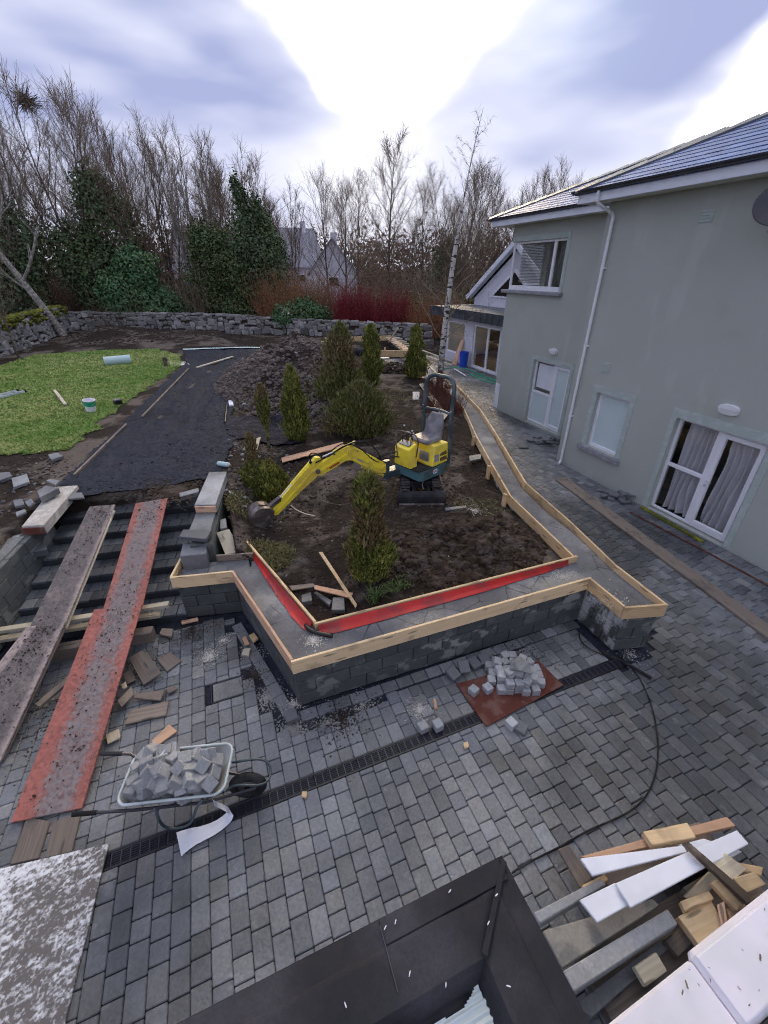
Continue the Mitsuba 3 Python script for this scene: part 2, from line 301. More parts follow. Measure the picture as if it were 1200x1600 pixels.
bsdf('leaf', leafy, .6, spec=.4)
def same(v, **kw):
    for k, c in kw.items(): MOT[k] = (v, c, c) if not isinstance(c[0], tuple) else (v, c[0], c[1])
same('matt', clods=((.028, .019, .014), (.068, .050, .040)), pale_clods=((.12, .10, .088), (.075, .06, .052)), turf=((.05, .09, .018), (.12, .13, .045)), trim_render=((.39, .435, .41), (.45, .495, .47)), sill_stone=((.24, .24, .26), (.33, .32, .34)), bark=((.085, .066, .048), (.21, .175, .135)), pale_bark=((.20, .18, .155), (.40, .37, .33)), moss=((.085, .095, .014), (.21, .21, .03)),
    white_wall=(.62, .62, .68), red_brown_twig=((.15, .055, .045), (.10, .045, .038)), cement=((.27, .255, .22), (.17, .165, .155)), grey_dust=((.22, .22, .21), (.32, .31, .29)), chalk=((.42, .41, .36), (.58, .56, .48)), rust=((.115, .036, .026), (.16, .085, .065)), curtain=(.46, .46, .49), dark_room=(.05, .05, .05), warm_wood=((.10, .065, .03), (.16, .10, .05)), twig=((.17, .122, .085), (.23, .17, .125)), grey_twig=((.21, .165, .13), (.28, .23, .185)), red_twig=((.20, .022, .03), (.13, .02, .026)), rust_twig=((.27, .125, .06), (.17, .10, .06)), roof_grey=((.30, .31, .34), (.38, .39, .42)), dark_gravel=((.022, .024, .032), (.045, .05, .062)), fabric=((.012, .014, .022), (.030, .032, .045)), rubber=((.018, .018, .018), (.045, .042, .04)), seam_dark=(.02, .02, .022))
same('satin', red_membrane=((.50, .020, .018), (.27, .032, .032)), cream_board=((.52, .53, .49), (.44, .44, .41)), white_paint=((.76, .78, .84), (.68, .70, .75)), blind=(.33, .34, .34), print_grey=((.34, .34, .35), (.16, .16, .17)), print_orange=(.45, .10, .02), muddy_steel=((.022, .022, .026), (.070, .062, .057)), grey_plastic=(.19, .19, .2), mint_roll=((.42, .58, .58), (.50, .62, .62)), barrow_paint=((.36, .39, .38), (.16, .14, .13)))
same('gloss', yellow_paint=((.92, .74, .055), (.74, .56, .09)), teal_paint=((.085, .19, .20), (.07, .10, .10)), frame_paint=((.034, .055, .062), (.10, .13, .14)), white_plastic=((.76, .74, .80), (.69, .68, .72)), upvc=(.76, .75, .78), black_plastic=(.012, .012, .014), dark_metal=((.030, .031, .040), (.05, .05, .058)), zinc=((.050, .053, .062), (.085, .088, .10)), seat_vinyl=((.13, .125, .13), (.28, .27, .28)), blue_plastic=(.015, .07, .50), green_plastic=(.02, .30, .17), galvanised=((.45, .50, .52), (.60, .66, .68)), lamp_lens=(.62, .62, .64), frosted=(.54, .63, .63))  # second tone of frame_paint paints small highlights into the colour
same('metal', worn_steel=((.12, .10, .09), (.26, .23, .21)), chrome=(.6, .6, .6))
same('leaf', thuja=((.14, .17, .028), (.10, .115, .028)), thuja_lit=((.28, .29, .065), (.21, .225, .055)), thuja_brown=((.22, .165, .075), (.15, .115, .055)), juniper=((.16, .175, .055), (.125, .12, .045)), ivy=((.075, .135, .05), (.10, .125, .045)), laurel=((.075, .165, .07), (.07, .14, .06)), laurel_lit=((.13, .22, .085), (.12, .19, .08)), holly=((.065, .11, .055), (.09, .12, .05)), pale_leaf=(.48, .48, .42), olive_leaf=((.10, .105, .04), (.08, .09, .03)), dry_grass=((.22, .20, .085), (.14, .14, .055)), weed=((.13, .18, .065), (.09, .14, .05)))  # thuja and laurel get a second, brighter green, spread in noise patches
scene['glass'] = {'type': 'thindielectric', 'int_ior': 1.5}
scene['added_glow'] = {'type': 'diffuse', 'reflectance': {'type': 'rgb', 'value': [.6, .55, .4]}}  # surface of the added glowing panel in the garden room

# ---- terrain --------------------------------------------------------------------------------------------------------
UP = 1.05
RI_Y = [4.1, 6.25, 7.63, 9.69, 12.19, 15.2]; RI_X = [4.99, 5.31, 5.83, 6.63, 7.71, 8.52]
def sst(a, b, x):
    t = np.clip((x - a) / (b - a), 0, 1); return t * t * (3 - 2 * t)
def nz(x, y, s, seed=0, o=3):
    return meshkit.fbm(np.stack([np.asarray(x) * s, np.asarray(y) * s, np.zeros_like(np.asarray(x, float))], -1), o, seed) - .5
def zf(x, y):
    x, y = np.asarray(x, float), np.asarray(y, float)
    zp = np.interp(y, [4, 6, 8, 11, 16, 24, 30], [.58, .61, .64, .76, .86, .92, .70])
    w = sst(np.interp(y, [6, 9, 14], [-.5, .1, .3]), np.interp(y, [6, 9, 14], [.3, .9, 2.0]), x)
    z = UP * (1 - w) + zp * w
    z = z + .16 * nz(x, y, 1.1, 2) * w + .06 * nz(x, y, 3.5, 5) * np.clip(w + sst(10.6, 9.8, y), .12, 1)
    z = z - .13 * np.exp(-np.clip(np.interp(y, RI_Y, RI_X) - x, 0, 9) / .7) * (y < 16) * w
    r = np.sqrt(((x - 2.75) / 2.75) ** 2 + ((y - 17.0) / 4.8) ** 2); z = z + np.where(r < 1, 2.0 * np.maximum(1 - r, 0) ** .85 * (1 + .9 * nz(x, y, .9, 8)), 0)
    r = np.hypot(x - 1.5, (y - 7.9) * 1.2); z = z - .30 * np.exp(-(r / .75) ** 2)
    r = np.hypot((x - 3.5) / 1.3, (y - 5.25) / .8); z = z + .34 * np.exp(-r ** 2) * (1 + 1.6 * nz(x, y, 2.5, 4))
    r = np.hypot(x - .95, y - 4.75); z = z - .14 * np.exp(-(r / .45) ** 2)
    r = np.hypot((x + 6) / 2.5, (y - 36) / 2); z = z + .6 * np.exp(-r ** 2)
    r = np.hypot((x - .5) / 5, (y - 32) / 2.4); z = z + .35 * np.exp(-r ** 2)
    # falls to the paved yard behind the house
    east = sst(np.interp(y, [15, 20], [8.35, 8.0]), np.interp(y, [15, 20], [8.75, 9.9]), x) * sst(31, 27, y); z = np.where(y >= 15.0, z * (1 - east) - .06 * east, z)
    z = np.where((y >= 15.0) & (x > 9), np.minimum(z, .75), z)
    # far ground beyond the wall
    z = z + .004 * np.clip(y - 45, 0, 400)
    mid = np.interp(y, [3.9, 6.15], [.42, -.10]); mid = np.where(y > 6.2, -.27, mid)
    low = (y < 4.08) | ((x > np.interp(y, RI_Y, RI_X)) & (y < 15.0)) | ((y < 8.95) & (x < mid) & (x > -3.73 + (y - 6.75) * .178 - .15))
    low |= (y < 6.2) & (x < mid)
    return np.where(low, -.12, z)
def axis_(*bits):
    return np.unique(np.round(np.concatenate([np.arange(a, b, s) for a, b, s in bits]), 4))
gx = axis_((-320, -40, 20), (-40, -14, 2), (-14, -4.6, .3), (-4.6, -1.0, .12), (-1, 6.4, .06), (6.4, 10.2, .12), (10.2, 20, .5), (20, 40, 2), (40, 330, 20))
gy = axis_((-30, 2, 4), (2, 3.6, .4), (3.6, 12, .06), (12, 24, .12), (24, 44, .4), (44, 80, 4), (80, 620, 30))
struct('garden_ground', grid(gx, gy, zf), 'soil', smooth=True)

def inside(poly, x, y):
    from shapely import Polygon, contains_xy
    return contains_xy(Polygon(poly), x, y)
def sheet(poly, step, zfn, wob=.0, seed=1):
    p = np.asarray(poly)[:, :2]; x = np.arange(p[:, 0].min() - step, p[:, 0].max() + step, step); y = np.arange(p[:, 1].min() - step, p[:, 1].max() + step, step)
    v, f = grid(x, y, zfn); c = v[f].mean(1)
    k = inside(p, c[:, 0] + wob * 2 * nz(c[:, 0], c[:, 1], 2.5, seed), c[:, 1] + wob * 2 * nz(c[:, 0], c[:, 1], 2.5, seed + 5)); f = f[k]
    u, i = np.unique(f, return_inverse=True)
    return v[u], tri(i.reshape(f.shape))
PATH = [(-3.583, 8.958, 1.05), (-3.32, 10.349, 1.05), (-2.678, 14.378, 1.05), (-1.159, 23.531, 1.05), (-1.451, 27.809, 1.05), (1.123, 27.43, 1.05), (3.62, 26.092, 1.05), (2.944, 23.682, 1.05), (1.434, 19.444, 1.05), (0.676, 16.56, 1.05), (0.244, 13.521, 1.05), (0.147, 11.165, 1.05), (-0.157, 9.712, 1.05), (-.35, 8.9, 1.05), (-3.0, 9.0, 1.05)]
def zpath(x, y):
    s = .985 * (y - 10) + .17 * (x + 1.7); t = .985 * (x + 1.7) - .17 * (y - 10) + .25 * np.sin(s * .35); rut = sum(np.exp(-((t - o) / .13) ** 2) * sst(1, 3, s + 3 * nz(x, y, .8, 37)) for o in (-.55, .20, .62)); return zpath0(x, y) - rut * (.030 + .012 * np.sin(s * 62))
def zpath0(x, y): return np.maximum(zf(x, y), UP - .05) * 0 + UP + .035 + .09 * nz(x, y, 1.2, 31) + .055 * np.abs(nz(x * 1.0, y * .45, 5, 33)) + .022 * nz(x, y, 13, 35, 2)
struct('garden_path', sheet(PATH, .05, zpath, .10), 'grit', smooth=True)
LAWN = [(-5.18, 12.239, 1.07), (-4.362, 12.084, 1.07), (-3.682, 12.176, 1.07), (-3.025, 15.849, 1.07), (-1.405, 23.167, 1.07), (-1.489, 25.463, 1.07), (-2.691, 28.207, 1.07), (-5.602, 28.997, 1.07), (-8.66, 29.192, 1.07), (-9.351, 25.88, 1.07), (-12.5, 22, 1.07), (-9, 12.8, 1.07)]
struct('lawn', sheet(LAWN, .2, lambda x, y: zf(x, y) + .025, .25, 3), 'turf', smooth=True)
def grass():
    r = rs(5); p = np.asarray(LAWN); n = 150000
    x = r.uniform(p[:, 0].min(), p[:, 0].max() + .4, n); y = p[:, 1].min() - .3 + (p[:, 1].max() - p[:, 1].min()) * r.rand(n) ** 1.6
    k = inside(p[:, :2], x + .5 * nz(x, y, 2.5, 3), y + .5 * nz(x, y, 2.5, 8)) & (r.rand(n) < .55 + 1.6 * (nz(x, y, .9, 12) + .3)); x, y = x[k], y[k]; n = len(x)
    d = np.hypot(x, y); h = (.035 + .05 * r.rand(n)) * (.7 + .9 * (nz(x, y, 1.4, 15) + .4)); w = .006 + .0011 * d; a = r.rand(n) * 6.28
    b = np.stack([x, y, zf(x, y) + .015], 1); s = np.stack([np.cos(a), np.sin(a), 0 * a], 1) * w[:, None]; l = np.stack([r.randn(n) * .055, r.randn(n) * .055, h * .8], 1)
    return np.stack([b - s, b + s, b + l], 1).reshape(-1, 3), np.arange(3 * n).reshape(-1, 3)
solo('grass', grass(), 'grass_blade', 'short green lawn grass left of the dark path', 'grass', stuff=True)
labels['grass'] = {'label': 'short green lawn grass left of the dark path', 'category': 'grass', 'kind': 'stuff'}

def scatter_soil():
    r = rs(11); C, S = [], []
    def blob(n, cx, cy, rx, ry, s0, s1):
        a, q = r.rand(n) * 6.28, np.sqrt(r.rand(n)); x, y = cx + rx * q * np.cos(a), cy + ry * q * np.sin(a); z = zf(x, y); k = z > .2
        s = s0 + (s1 - s0) * r.rand(n) ** 3; C.append(np.stack([x, y, z - s * .1], 1)[k]); S.append(s[k])
    blob(5200, 3.5, 5.3, 1.6, 1.1, .015, .085); blob(700, 3.5, 5.25, 1.4, .95, .06, .15); blob(2600, 2.2, 6.6, 2.6, 2.4, .010, .045); blob(1500, 4.9, 8.6, 1.5, 2.4, .012, .05)
    blob(1400, .6, 9.6, 1.1, 3.0, .012, .06); blob(900, 4, 12, 3, 4, .015, .06); blob(700, -4.6, 10.2, 1.3, 1.9, .015, .05)
    blob(1500, -2.5, 34, 7, 3.5, .04, .12); blob(700, 5.5, 24, 3, 3, .03, .10)
    return lumps(np.vstack(C), np.concatenate(S), r)
solo('soil_clods', scatter_soil(), 'clods', 'loose crumbs and clods of dark soil scattered over the dug garden', 'soil', stuff=True)
labels['soil_clods'] = {'label': 'loose crumbs and clods of dark soil over the dug garden', 'category': 'soil', 'kind': 'stuff'}
def heap_pts():
    r = rs(29); n = 9000; a, q = r.rand(n) * 6.28, np.sqrt(r.rand(n)); x, y = 2.75 + 2.85 * q * np.cos(a), 17.0 + 5.0 * q * np.sin(a); s = .02 + .10 * r.rand(n) ** 3; return np.stack([x, y, zf(x, y) - s * .05], 1), s
def pebbles(n, cx, cy, rx, ry, s0, s1, seed, zfn=zf):
    r = rs(seed); a, q = r.rand(n) * 6.28, np.sqrt(r.rand(n)); x, y = cx + rx * q * np.cos(a), cy + ry * q * np.sin(a); s = s0 + (s1 - s0) * r.rand(n) ** 2.5
    v, f = lumps(np.stack([x, y, zfn(x, y) + s * .15], 1), s, r); uv = np.stack([np.repeat(.15 + .6 * r.rand(n) ** 2, 12), np.full(12 * n, .5)], 1)
    return v, f, uv
solo('heap_crumbs', lumps(*heap_pts(), rs(19)), 'pale_clods', 'dry brown crumbs covering the large soil heap', 'soil', stuff=True)
labels['heap_crumbs'] = {'label': 'dry brown crumbs covering the large soil heap behind the conifers', 'category': 'soil', 'kind': 'stuff'}
solo('stones', cat([pebbles(160, 2.4, 6.6, 2.4, 2.3, .010, .04, 3), pebbles(220, 2.8, 17, 2.6, 4.8, .02, .08, 4), pebbles(260, .5, 9.8, .9, 2.6, .015, .06, 6), pebbles(160, -4.3, 10.3, 1.0, 1.6, .015, .05, 7)]), 'mineral',
     'grey stones lying in the dug soil', 'stones', stuff=True)
labels['stones'] = {'label': 'small grey stones lying in the dug soil and on the heap', 'category': 'stones', 'kind': 'stuff'}

# ---- paved yard -----------------------------------------------------------------------------------------------------
PLANTER = [(.214, 3.663), (-.322, 5.759), (-1.213, 5.944), (-1.35, 6.3), (-.5, 9.2), (2, 9.2), (6, 15.3), (9.04, 15.18), (8.02, 11.79), (7.19, 9.72), (5.84, 6.65), (5.64, 5.59), (5.55, 4.88), (5.32, 3.48), (5.24, 2.76), (4.7, 2.85), (4.7, 3.6)]
patio = struct('patio', grid(axis_((-7, 9, 1), (9, 14.2, .4)), axis_((-2.5, 6, .5), (6, 27, 1)), lambda x, y: np.where(x > 99, 0, -.035) + 0 * x), 'grit')
def pave():
    from shapely import Polygon, box as sbox, union_all
    from shapely.prepared import prep
    r = rs(21)
    gap = [Polygon(PLANTER).buffer(.055), Polygon([(.04, 3.42), (-.50, 5.55), (-.34, 5.6), (.2, 3.66)]), Polygon([(-.06, 3.46), (-.34, 4.55), (-.22, 4.6), (.05, 3.5)]), Polygon([(.12, 3.40), (1.25, 3.44), (1.25, 3.36), (.55, 3.31), (.1, 3.33)]), sbox(.1, 3.455, 4.7, 3.68),
           sbox(8.92, -3, 12, 9.0), sbox(10.33, 8, 14, 14.4), sbox(-7, 5.75, -.9, 9), sbox(-.85, 4.135, -.41, 4.465), sbox(4.6, 2.62, 5.1, 3.0), sbox(4.56, 2.8, 4.7, 3.6), sbox(13.9, 14, 15, 26), sbox(-7, 5.2, -4.2, 9), sbox(5.38, 2.92, 5.58, 2.99)]
    ex = prep(union_all(gap)); P = []
    for k in range(-44, 88):
        x0 = .049 + .1602 * k
        ylo, yhi = -1.6, (26.0 if x0 > 8 else 13.2 if x0 > 5 else 6.0)
        for a, b in ((ylo, 2.63), (2.79, yhi)) if x0 < 4.85 else ((ylo, yhi),):
            y = b if a > 0 else a - r.choice([0, .08, .16])
            if a > 0 or x0 >= 4.85: y = a
            y -= r.rand() * .1 if a < 0 else 0
            while y < b - .03:
                l = r.choice([.24, .24, .16, .16]); l = min(l, b - y)
                if b - y - l < .05: l = b - y
                q = np.arange(y + .01, y + l - .005, .02); fr = [not ex.intersects(sbox(x0 + .025, e - .008, x0 + .135, e + .008)) for e in q]
                if all(fr): P.append((x0 + .0801, y + l / 2, .1562, l - .006))
                elif any(fr):
                    best, cur = (0, 0), 0
                    for e, o in enumerate(fr + [False]):
                        if o: cur += 1
                        else:
                            if cur > best[0]: best = (cur, e - cur)
                            cur = 0
                    ya, yb = q[best[1]] - .01, q[best[1] + best[0] - 1] + .01
                    if yb - ya > .05: P.append((x0 + .0801, (ya + yb) / 2, .1562, yb - ya - .006))
                y += l + .001
    # border course along the planter walls
    for i in range(20): P.append((.32 + .222 * i, 3.545, .212, .155))
    return np.array(P)
PAV = pave()
def paver_mesh(c, r):
    x, y, w, l = c; d = math.hypot(x, y)
    A = rotv([0, 0, 1], r.randn() * .006) @ rotv([1, 0, 0], r.randn() * .006) @ rotv([0, 1, 0], r.randn() * .008)
    return box((x, y, -.025 + r.randn() * .0016), (w, l, .05), R=A, bev=.0075, kind='m', tone=float(np.clip((.315 + .065 * r.randn() + .13 * (r.rand() < .10) - .10 * (r.rand() < .10)), .14, .72)), hue=float(np.clip(.46 + .12 * r.randn() + .3 * (r.rand() < .08), 0, 1)))
def lay():
    r = rs(4); q = np.c_[PAV[:, :2], np.zeros(len(PAV))] - CAM_POS; z = q @ _F; R_ = np.cross(_F, _U)
    u, v = (q @ R_) / z * 662.5 / 600, (q @ _U) / z * 662.5 / 800; seen = (z > 0) & (np.abs(u) < 1.0) & (np.abs(v) < 1.0) & ~((PAV[:, 1] < 1.5) & (PAV[:, 0] < 1.35) & (v < -.62 + .0 * u) & (u > -.45))
    o = np.argsort(np.where(seen, np.linalg.norm(q, axis=1), 1e3)); rest = []
    for n, i in enumerate(o):
        m = paver_mesh(PAV[i], r)
        if n < 300: add('paver', m[:2], 'mineral', 'patio', uv=m[2])
        else: rest.append(m)
    m = cat(rest); add('pavers', m[:2], 'mineral', 'patio', uv=m[2], stuff=True)
    # border along the left arm
    a, b = np.array([.12, 3.50, 0]), np.array([-.415, 5.52, 0]); L = np.linalg.norm(b - a)
    for k in range(9):
        p, q2 = a + (b - a) * k / 9, a + (b - a) * (k + .97) / 9; m = plank(p + [0, 0, -.04], q2 + [0, 0, -.04], .15, .042, kind='m', tone=.30 + .1 * r.rand(), hue=.5); add('border_paver', m[:2], 'mineral', 'patio', uv=m[2])
lay()

# drain channel
ch = thing('drain_channel', 'black slotted channel drain running across the grey pavers', 'drain')
add('body', cat([box((1.2, 2.638, -.02), (7.2, .016, .046)), box((1.2, 2.782, -.02), (7.2, .016, .046)), box((1.2, 2.71, -.05), (7.2, .14, .02))])[:2], 'black_plastic', ch)
def grate(x0):
    b = [box((x0 + .25, 2.651, -.012), (.496, .010, .018)), box((x0 + .25, 2.769, -.012), (.496, .010, .018))]
    for k in range(6): b.append(box((x0 + .002 + .0835 * (k + .02) + .008, 2.71, -.012), (.014, .116, .018)))
    for k in range(5): b.append(box((x0 + .25, 2.668 + .021 * k, -.013), (.49, .008, .013)))
    return cat(b)[:2]
for k in range(14): add('grate', grate(-2.3 + .5 * k), 'dark_metal', ch)
mh = thing('manhole_cover', 'square recessed inspection cover filled with grey paving slab', 'manhole')
add('tray', cat([box((-.63, 4.445, -.02), (.40, .012, .05), .0), box((-.63, 4.285 - .14, -.02), (.40, .012, .05)), box((-.83, 4.30, -.02), (.012, .30, .05)), box((-.43, 4.30, -.02), (.012, .30, .05))])[:2], 'dark_metal', mh)
m = box((-.62, 4.30, -.022), (.375, .28, .05), kind='m', tone=.3, hue=.75); add('slab', m[:2], 'mineral', mh, uv=m[2])

# ---- planter wall, slab and formwork -----------------------------------------------------------------------------------
pw = thing('planter_wall', 'low dark concrete block wall wrapped round the raised planting bed', 'wall')
def block_run(parent, p0, p1, z0, courses, mat='blockwork', L=.45, Hh=.215, th=.10, tone=(.2, .6), smear=.7, seed=0, name='block'):
    r = rs(seed); p0, p1 = np.asarray(p0, float), np.asarray(p1, float); D = np.linalg.norm(p1 - p0); d = (p1 - p0) / D; n = np.array([d[1], -d[0]])
    for c in range(courses):
        s = -(L / 2 if c % 2 else 0)
        while s < D - .03:
            a, b = max(s, 0) + .005, min(s + L, D) - .005
            if b - a > .04:
                o = r.randn() * .003; q0, q1 = p0 + d * a - n * (th / 2 - o), p0 + d * b - n * (th / 2 - o)
                m = plank((q0[0], q0[1], z0 + c * Hh + .005), (q1[0], q1[1], z0 + c * Hh + .005), th, Hh - .012, bev=.006, kind='m', tone=tone[0] + (tone[1] - tone[0]) * r.rand(), hue=smear * r.rand())
                add(name, m[:2], mat, parent, uv=m[2])
            s += L
def poly_prism(poly, z0, z1):
    return prism(poly, (0, 0, z0), np.eye(3), z1 - z0)
CORE_F = [(.27, 3.72), (4.74, 3.64), (4.74, 2.93), (5.22, 2.82), (5.30, 3.5), (5.53, 4.9), (5.58, 5.6), (5.8, 6.7), (7.12, 9.75), (7.96, 11.82), (8.95, 15.1), (8.45, 15.1), (7.7, 12.19), (6.58, 9.69), (5.76, 7.63), (5.26, 6.25), (4.93, 4.12), (.66, 4.16), (.05, 6.6), (-.1, 6.6), (-.05, 6.15), (-1.02, 6.42), (-1.14, 6.0), (-.26, 5.82)]
add('core', poly_prism(CORE_F, -.1, .63), 'limewash', pw)
add('slab', poly_prism(CORE_F, .632, .738), 'concrete', pw)
block_run(pw, (.25, 3.69), (4.71, 3.61), 0, 3, seed=2, smear=1.1)
block_run(pw, (-.29, 5.78), (.25, 3.69), 0, 3, seed=3, smear=.15, tone=(.1, .3))
block_run(pw, (-1.15, 5.96), (-.29, 5.78), 0, 3, seed=4, smear=.1, tone=(.1, .3))
block_run(pw, (4.71, 3.61), (4.71, 2.90), 0, 3, mat='limewash', seed=5)
block_run(pw, (4.71, 2.90), (5.22, 2.79), 0, 3, seed=6, smear=.5)
fw = thing('formwork', 'new pale timber shuttering boards nailed round the top of the planter wall', 'formwork')
def fboard(a, b, mat='new_timber', z1=.85, h=.215, th=.035, side=1, z1b=None):
    a, b = np.asarray(a, float), np.asarray(b, float); d = (b - a) / np.linalg.norm(b - a); n = np.array([-d[1], d[0]]) * th * side; z1b = z1 if z1b is None else z1b
    c = [(a[0], a[1], z1 - h), (a[0], a[1], z1), (a[0] + n[0], a[1] + n[1], z1 - h), (a[0] + n[0], a[1] + n[1], z1), (b[0], b[1], z1b - h), (b[0], b[1], z1b), (b[0] + n[0], b[1] + n[1], z1b - h), (b[0] + n[0], b[1] + n[1], z1b)]
    m = hexa(c, .004); return add('board', m[:2], mat, fw, uv=m[2])
FRONT = [((.214, 3.663), (4.728, 3.582)), ((4.69, 3.62), (4.664, 2.94)), ((4.664, 2.904), (5.265, 2.734))]
for a, b in FRONT: fboard(a, b)
for a, b in zip([(5.27, 2.77), (5.34, 3.70), (5.62, 4.98), (5.90, 6.65), (7.19, 9.72), (8.02, 11.79)], [(5.34, 3.70), (5.62, 4.98), (5.90, 6.65), (7.19, 9.72), (8.02, 11.79), (9.04, 15.18)]): fboard(a, b)
for a, b in zip([(4.898, 4.13), (5.22, 6.25), (5.74, 7.63), (6.54, 9.69), (7.62, 12.19)], [(5.22, 6.25), (5.74, 7.63), (6.54, 9.69), (7.62, 12.19), (8.40, 15.1)]): fboard(a, b)
fboard((9.04, 15.2), (8.2, 15.35), 'pink_timber')
fboard((.214, 3.70), (-.322, 5.759), 'pink_timber', side=-1)
fboard((-.30, 5.75), (-1.213, 5.944), side=-1)
fboard((-1.213, 5.98), (-1.064, 6.511), side=-1)
fboard((.621, 4.179), (4.94, 4.097))
fboard((.621, 4.22), (-.10, 6.80), side=-1)
fboard((-.52, 6.33), (.05, 6.17), 'old_timber', side=-1, h=.12)
for x, y, a in ((5.16, 6.35, .35), (6.42, 9.6, .45), (5.66, 7.7, .4)):
    m = box((x - .03, y, .70), (.05, .09, .34), a); add('stake', m[:2], 'new_timber', fw, uv=m[2])

# red membrane hanging over the inner boards onto the slab
def membrane(pts, w0, w1, seed):
    p = spline([(q[0], q[1], 0) for q in pts], 60); t = np.gradient(p, axis=0); t /= np.linalg.norm(t, axis=1, keepdims=True); n = np.stack([t[:, 1], -t[:, 0], 0 * t[:, 0]], 1)
    s = np.linspace(0, 1, 60); w = np.interp(s, *w0) ; rows = []
    for k, q in enumerate((0, .12, .3, .5, .7, .88, 1)):
        zz = np.interp(q, [0, .3, .5, 1], [.83, .775, .755, .748]) + .045 * nz(s * 26, s * 0 + k * .9, 1, seed) * (q > .1) * (q < .95) + .0025
        rows.append(p + n * (w * q * (1 + .18 * nz(s * 7, s * 0, 1, seed + 3)))[:, None] + np.stack([0 * s, 0 * s, zz], 1))
    v = np.stack(rows, 1); m = len(rows); i, j = np.meshgrid(np.arange(59), np.arange(m - 1), indexing='ij')
    f = np.stack([i * m + j, (i + 1) * m + j, (i + 1) * m + j + 1, i * m + j + 1], -1).reshape(-1, 4)
    a = trimesh.Trimesh(v.reshape(-1, 3), tri(f), process=False); b = a.vertices + a.vertex_normals * .003; n0 = len(a.vertices)
    return np.vstack([a.vertices, b]), np.vstack([a.faces, a.faces[:, ::-1] + n0])
solo('red_membrane_strip', membrane([(.66, 4.165), (1.5, 4.15), (2.8, 4.125), (4.75, 4.09)], ([0, .05, .35, .62, .85, 1], [.10, .14, .13, .11, .06, .03]), 1, 3), 'red_membrane', 'red plastic membrane strip hanging over the front inner shutter board', 'membrane', 'red membrane strips along the planter', smooth=True)
solo('red_membrane_strip', membrane([(.04, 6.22), (.2, 5.64), (.4, 4.92), (.595, 4.24)], ([0, .2, .5, .8, .95, 1], [.03, .06, .10, .13, .12, .10]), 1, 8), 'red_membrane', 'red plastic membrane strip hanging over the left inner shutter board', 'membrane', 'red membrane strips along the planter', smooth=True)
v, f = tube(spline([(.52, 4.30, .76), (.60, 4.12, .772), (.72, 4.03, .765), (.80, 3.98, .756)], 10), .028, 8)
solo('membrane_corner', (v, f), 'black_plastic', 'black curled membrane corner where the two red strips meet', 'membrane', smooth=True)

# ---- steps -------------------------------------------------------------------------------------------------------------
st = thing('garden_steps', 'wide flight of dark concrete steps topped with small wet pavers', 'steps')
SA, SC = np.array([.172, .985, 0]), np.array([-.985, .16, 0])    # up the flight, to the left
def steps():
    r = rs(8); o = np.array([-1.16, 5.93, 0])
    for k in range(1, 9):
        p = o + SA * .497 * (k - 1); h = .13
        c = [p - SC * (.02 if k < 3 else .12 * min(k - 2, 2)) , p + SC * 2.63]; c8 = []
        for e in (1, 0):
            for d in (0, .52):
                for z in (-.1, h * k - .045): c8.append(c[e] + SA * (d + .012) + np.array([0, 0, z]))
        m = hexa(c8, .004, 'm', tone=.02, hue=.2); s = add('step', m[:2], 'mineral', st, uv=m[2])
        W = np.linalg.norm(c[1] - c[0]); n = 13
        for row in range(2):
            for i in range(n):
                if k > 8: continue
                a = c[0] + SC * (W * (i + .5 * (row % 2) - .25) / n); b = a + SC * (W / n - .008)
                lo = c[0]; sa = max(0., np.dot(a - lo, SC)); sb = min(W, np.dot(b - lo, SC))
                if sb - sa < .03: continue
                q0, q1 = lo + SC * sa + SA * (.125 + .245 * row), lo + SC * sb + SA * (.125 + .245 * row)
                m = plank(q0 + [0, 0, h * k - .046], q1 + [0, 0, h * k - .046], .236, .044 + r.randn() * .001, kind='m', tone=.16 + .06 * r.randn(), hue=.1 + .2 * r.rand(), bev=.006); add('paver', m[:2], 'mineral', s, uv=m[2])
steps()
wl = thing('left_stair_wall', 'block wall on the left of the steps with a cast concrete cap', 'wall')
wa, wb = np.array([-3.955, 5.5]), np.array([-3.41, 8.55])
m = plank((wa[0] - .19, wa[1], -.05), (wb[0] - .19, wb[1], -.05), .33, 1.01, kind='m'); add('core', m[:2], 'limewash', wl)
block_run(wl, wb, wa, 0, 5, seed=12, tone=(.5, 1.), smear=.75, Hh=.198)
m = plank((-4.14, 5.5, .965), (-3.72, 7.9, .965), .40, .035, kind='m'); add('mortar_bed', m[:2], 'concrete', wl)
m = quad((-3.52, 7.92, 1.17), (-3.47 + .29, 7.84, 1.17), (-2.98, 9.40, 1.17), (-3.42, 9.50, 1.17), .17, kind='m', bev=.008); add('cap', m[:2], 'chalk', wl, uv=m[2])
m = quad((-3.54, 7.89, 1.14), (-3.20, 7.80, 1.14), (-3.195, 7.825, 1.14), (-3.535, 7.915, 1.14), .13); add('end_board', m[:2], 'rust', wl, uv=m[2])
wr = thing('right_stair_wall', 'stepped masonry wall on the right of the steps with grey caps', 'wall')
def qz(pts, z): return [(p[0], p[1], z) for p in pts]
m = plank((-.72, 6.42, -.05), (-.30, 9.1, -.05), .34, 1.08, kind='m'); add('core', m[:2], 'blockwork', wr)
m = quad((-0.488, 8.844, 1.27), (-0.138, 8.733, 1.27), (-0.417, 7.308, 1.27), (-0.772, 7.425, 1.27), .17, kind='m', tone=.86, hue=.45, bev=.008); add('cast_cap', m[:2], 'mineral', wr, uv=m[2])
m = quad((-0.768, 7.424, 1.25), (-0.42, 7.298, 1.25), (-0.426, 7.262, 1.25), (-0.771, 7.388, 1.25), .12); add('end_board', m[:2], 'pink_timber', wr, uv=m[2])
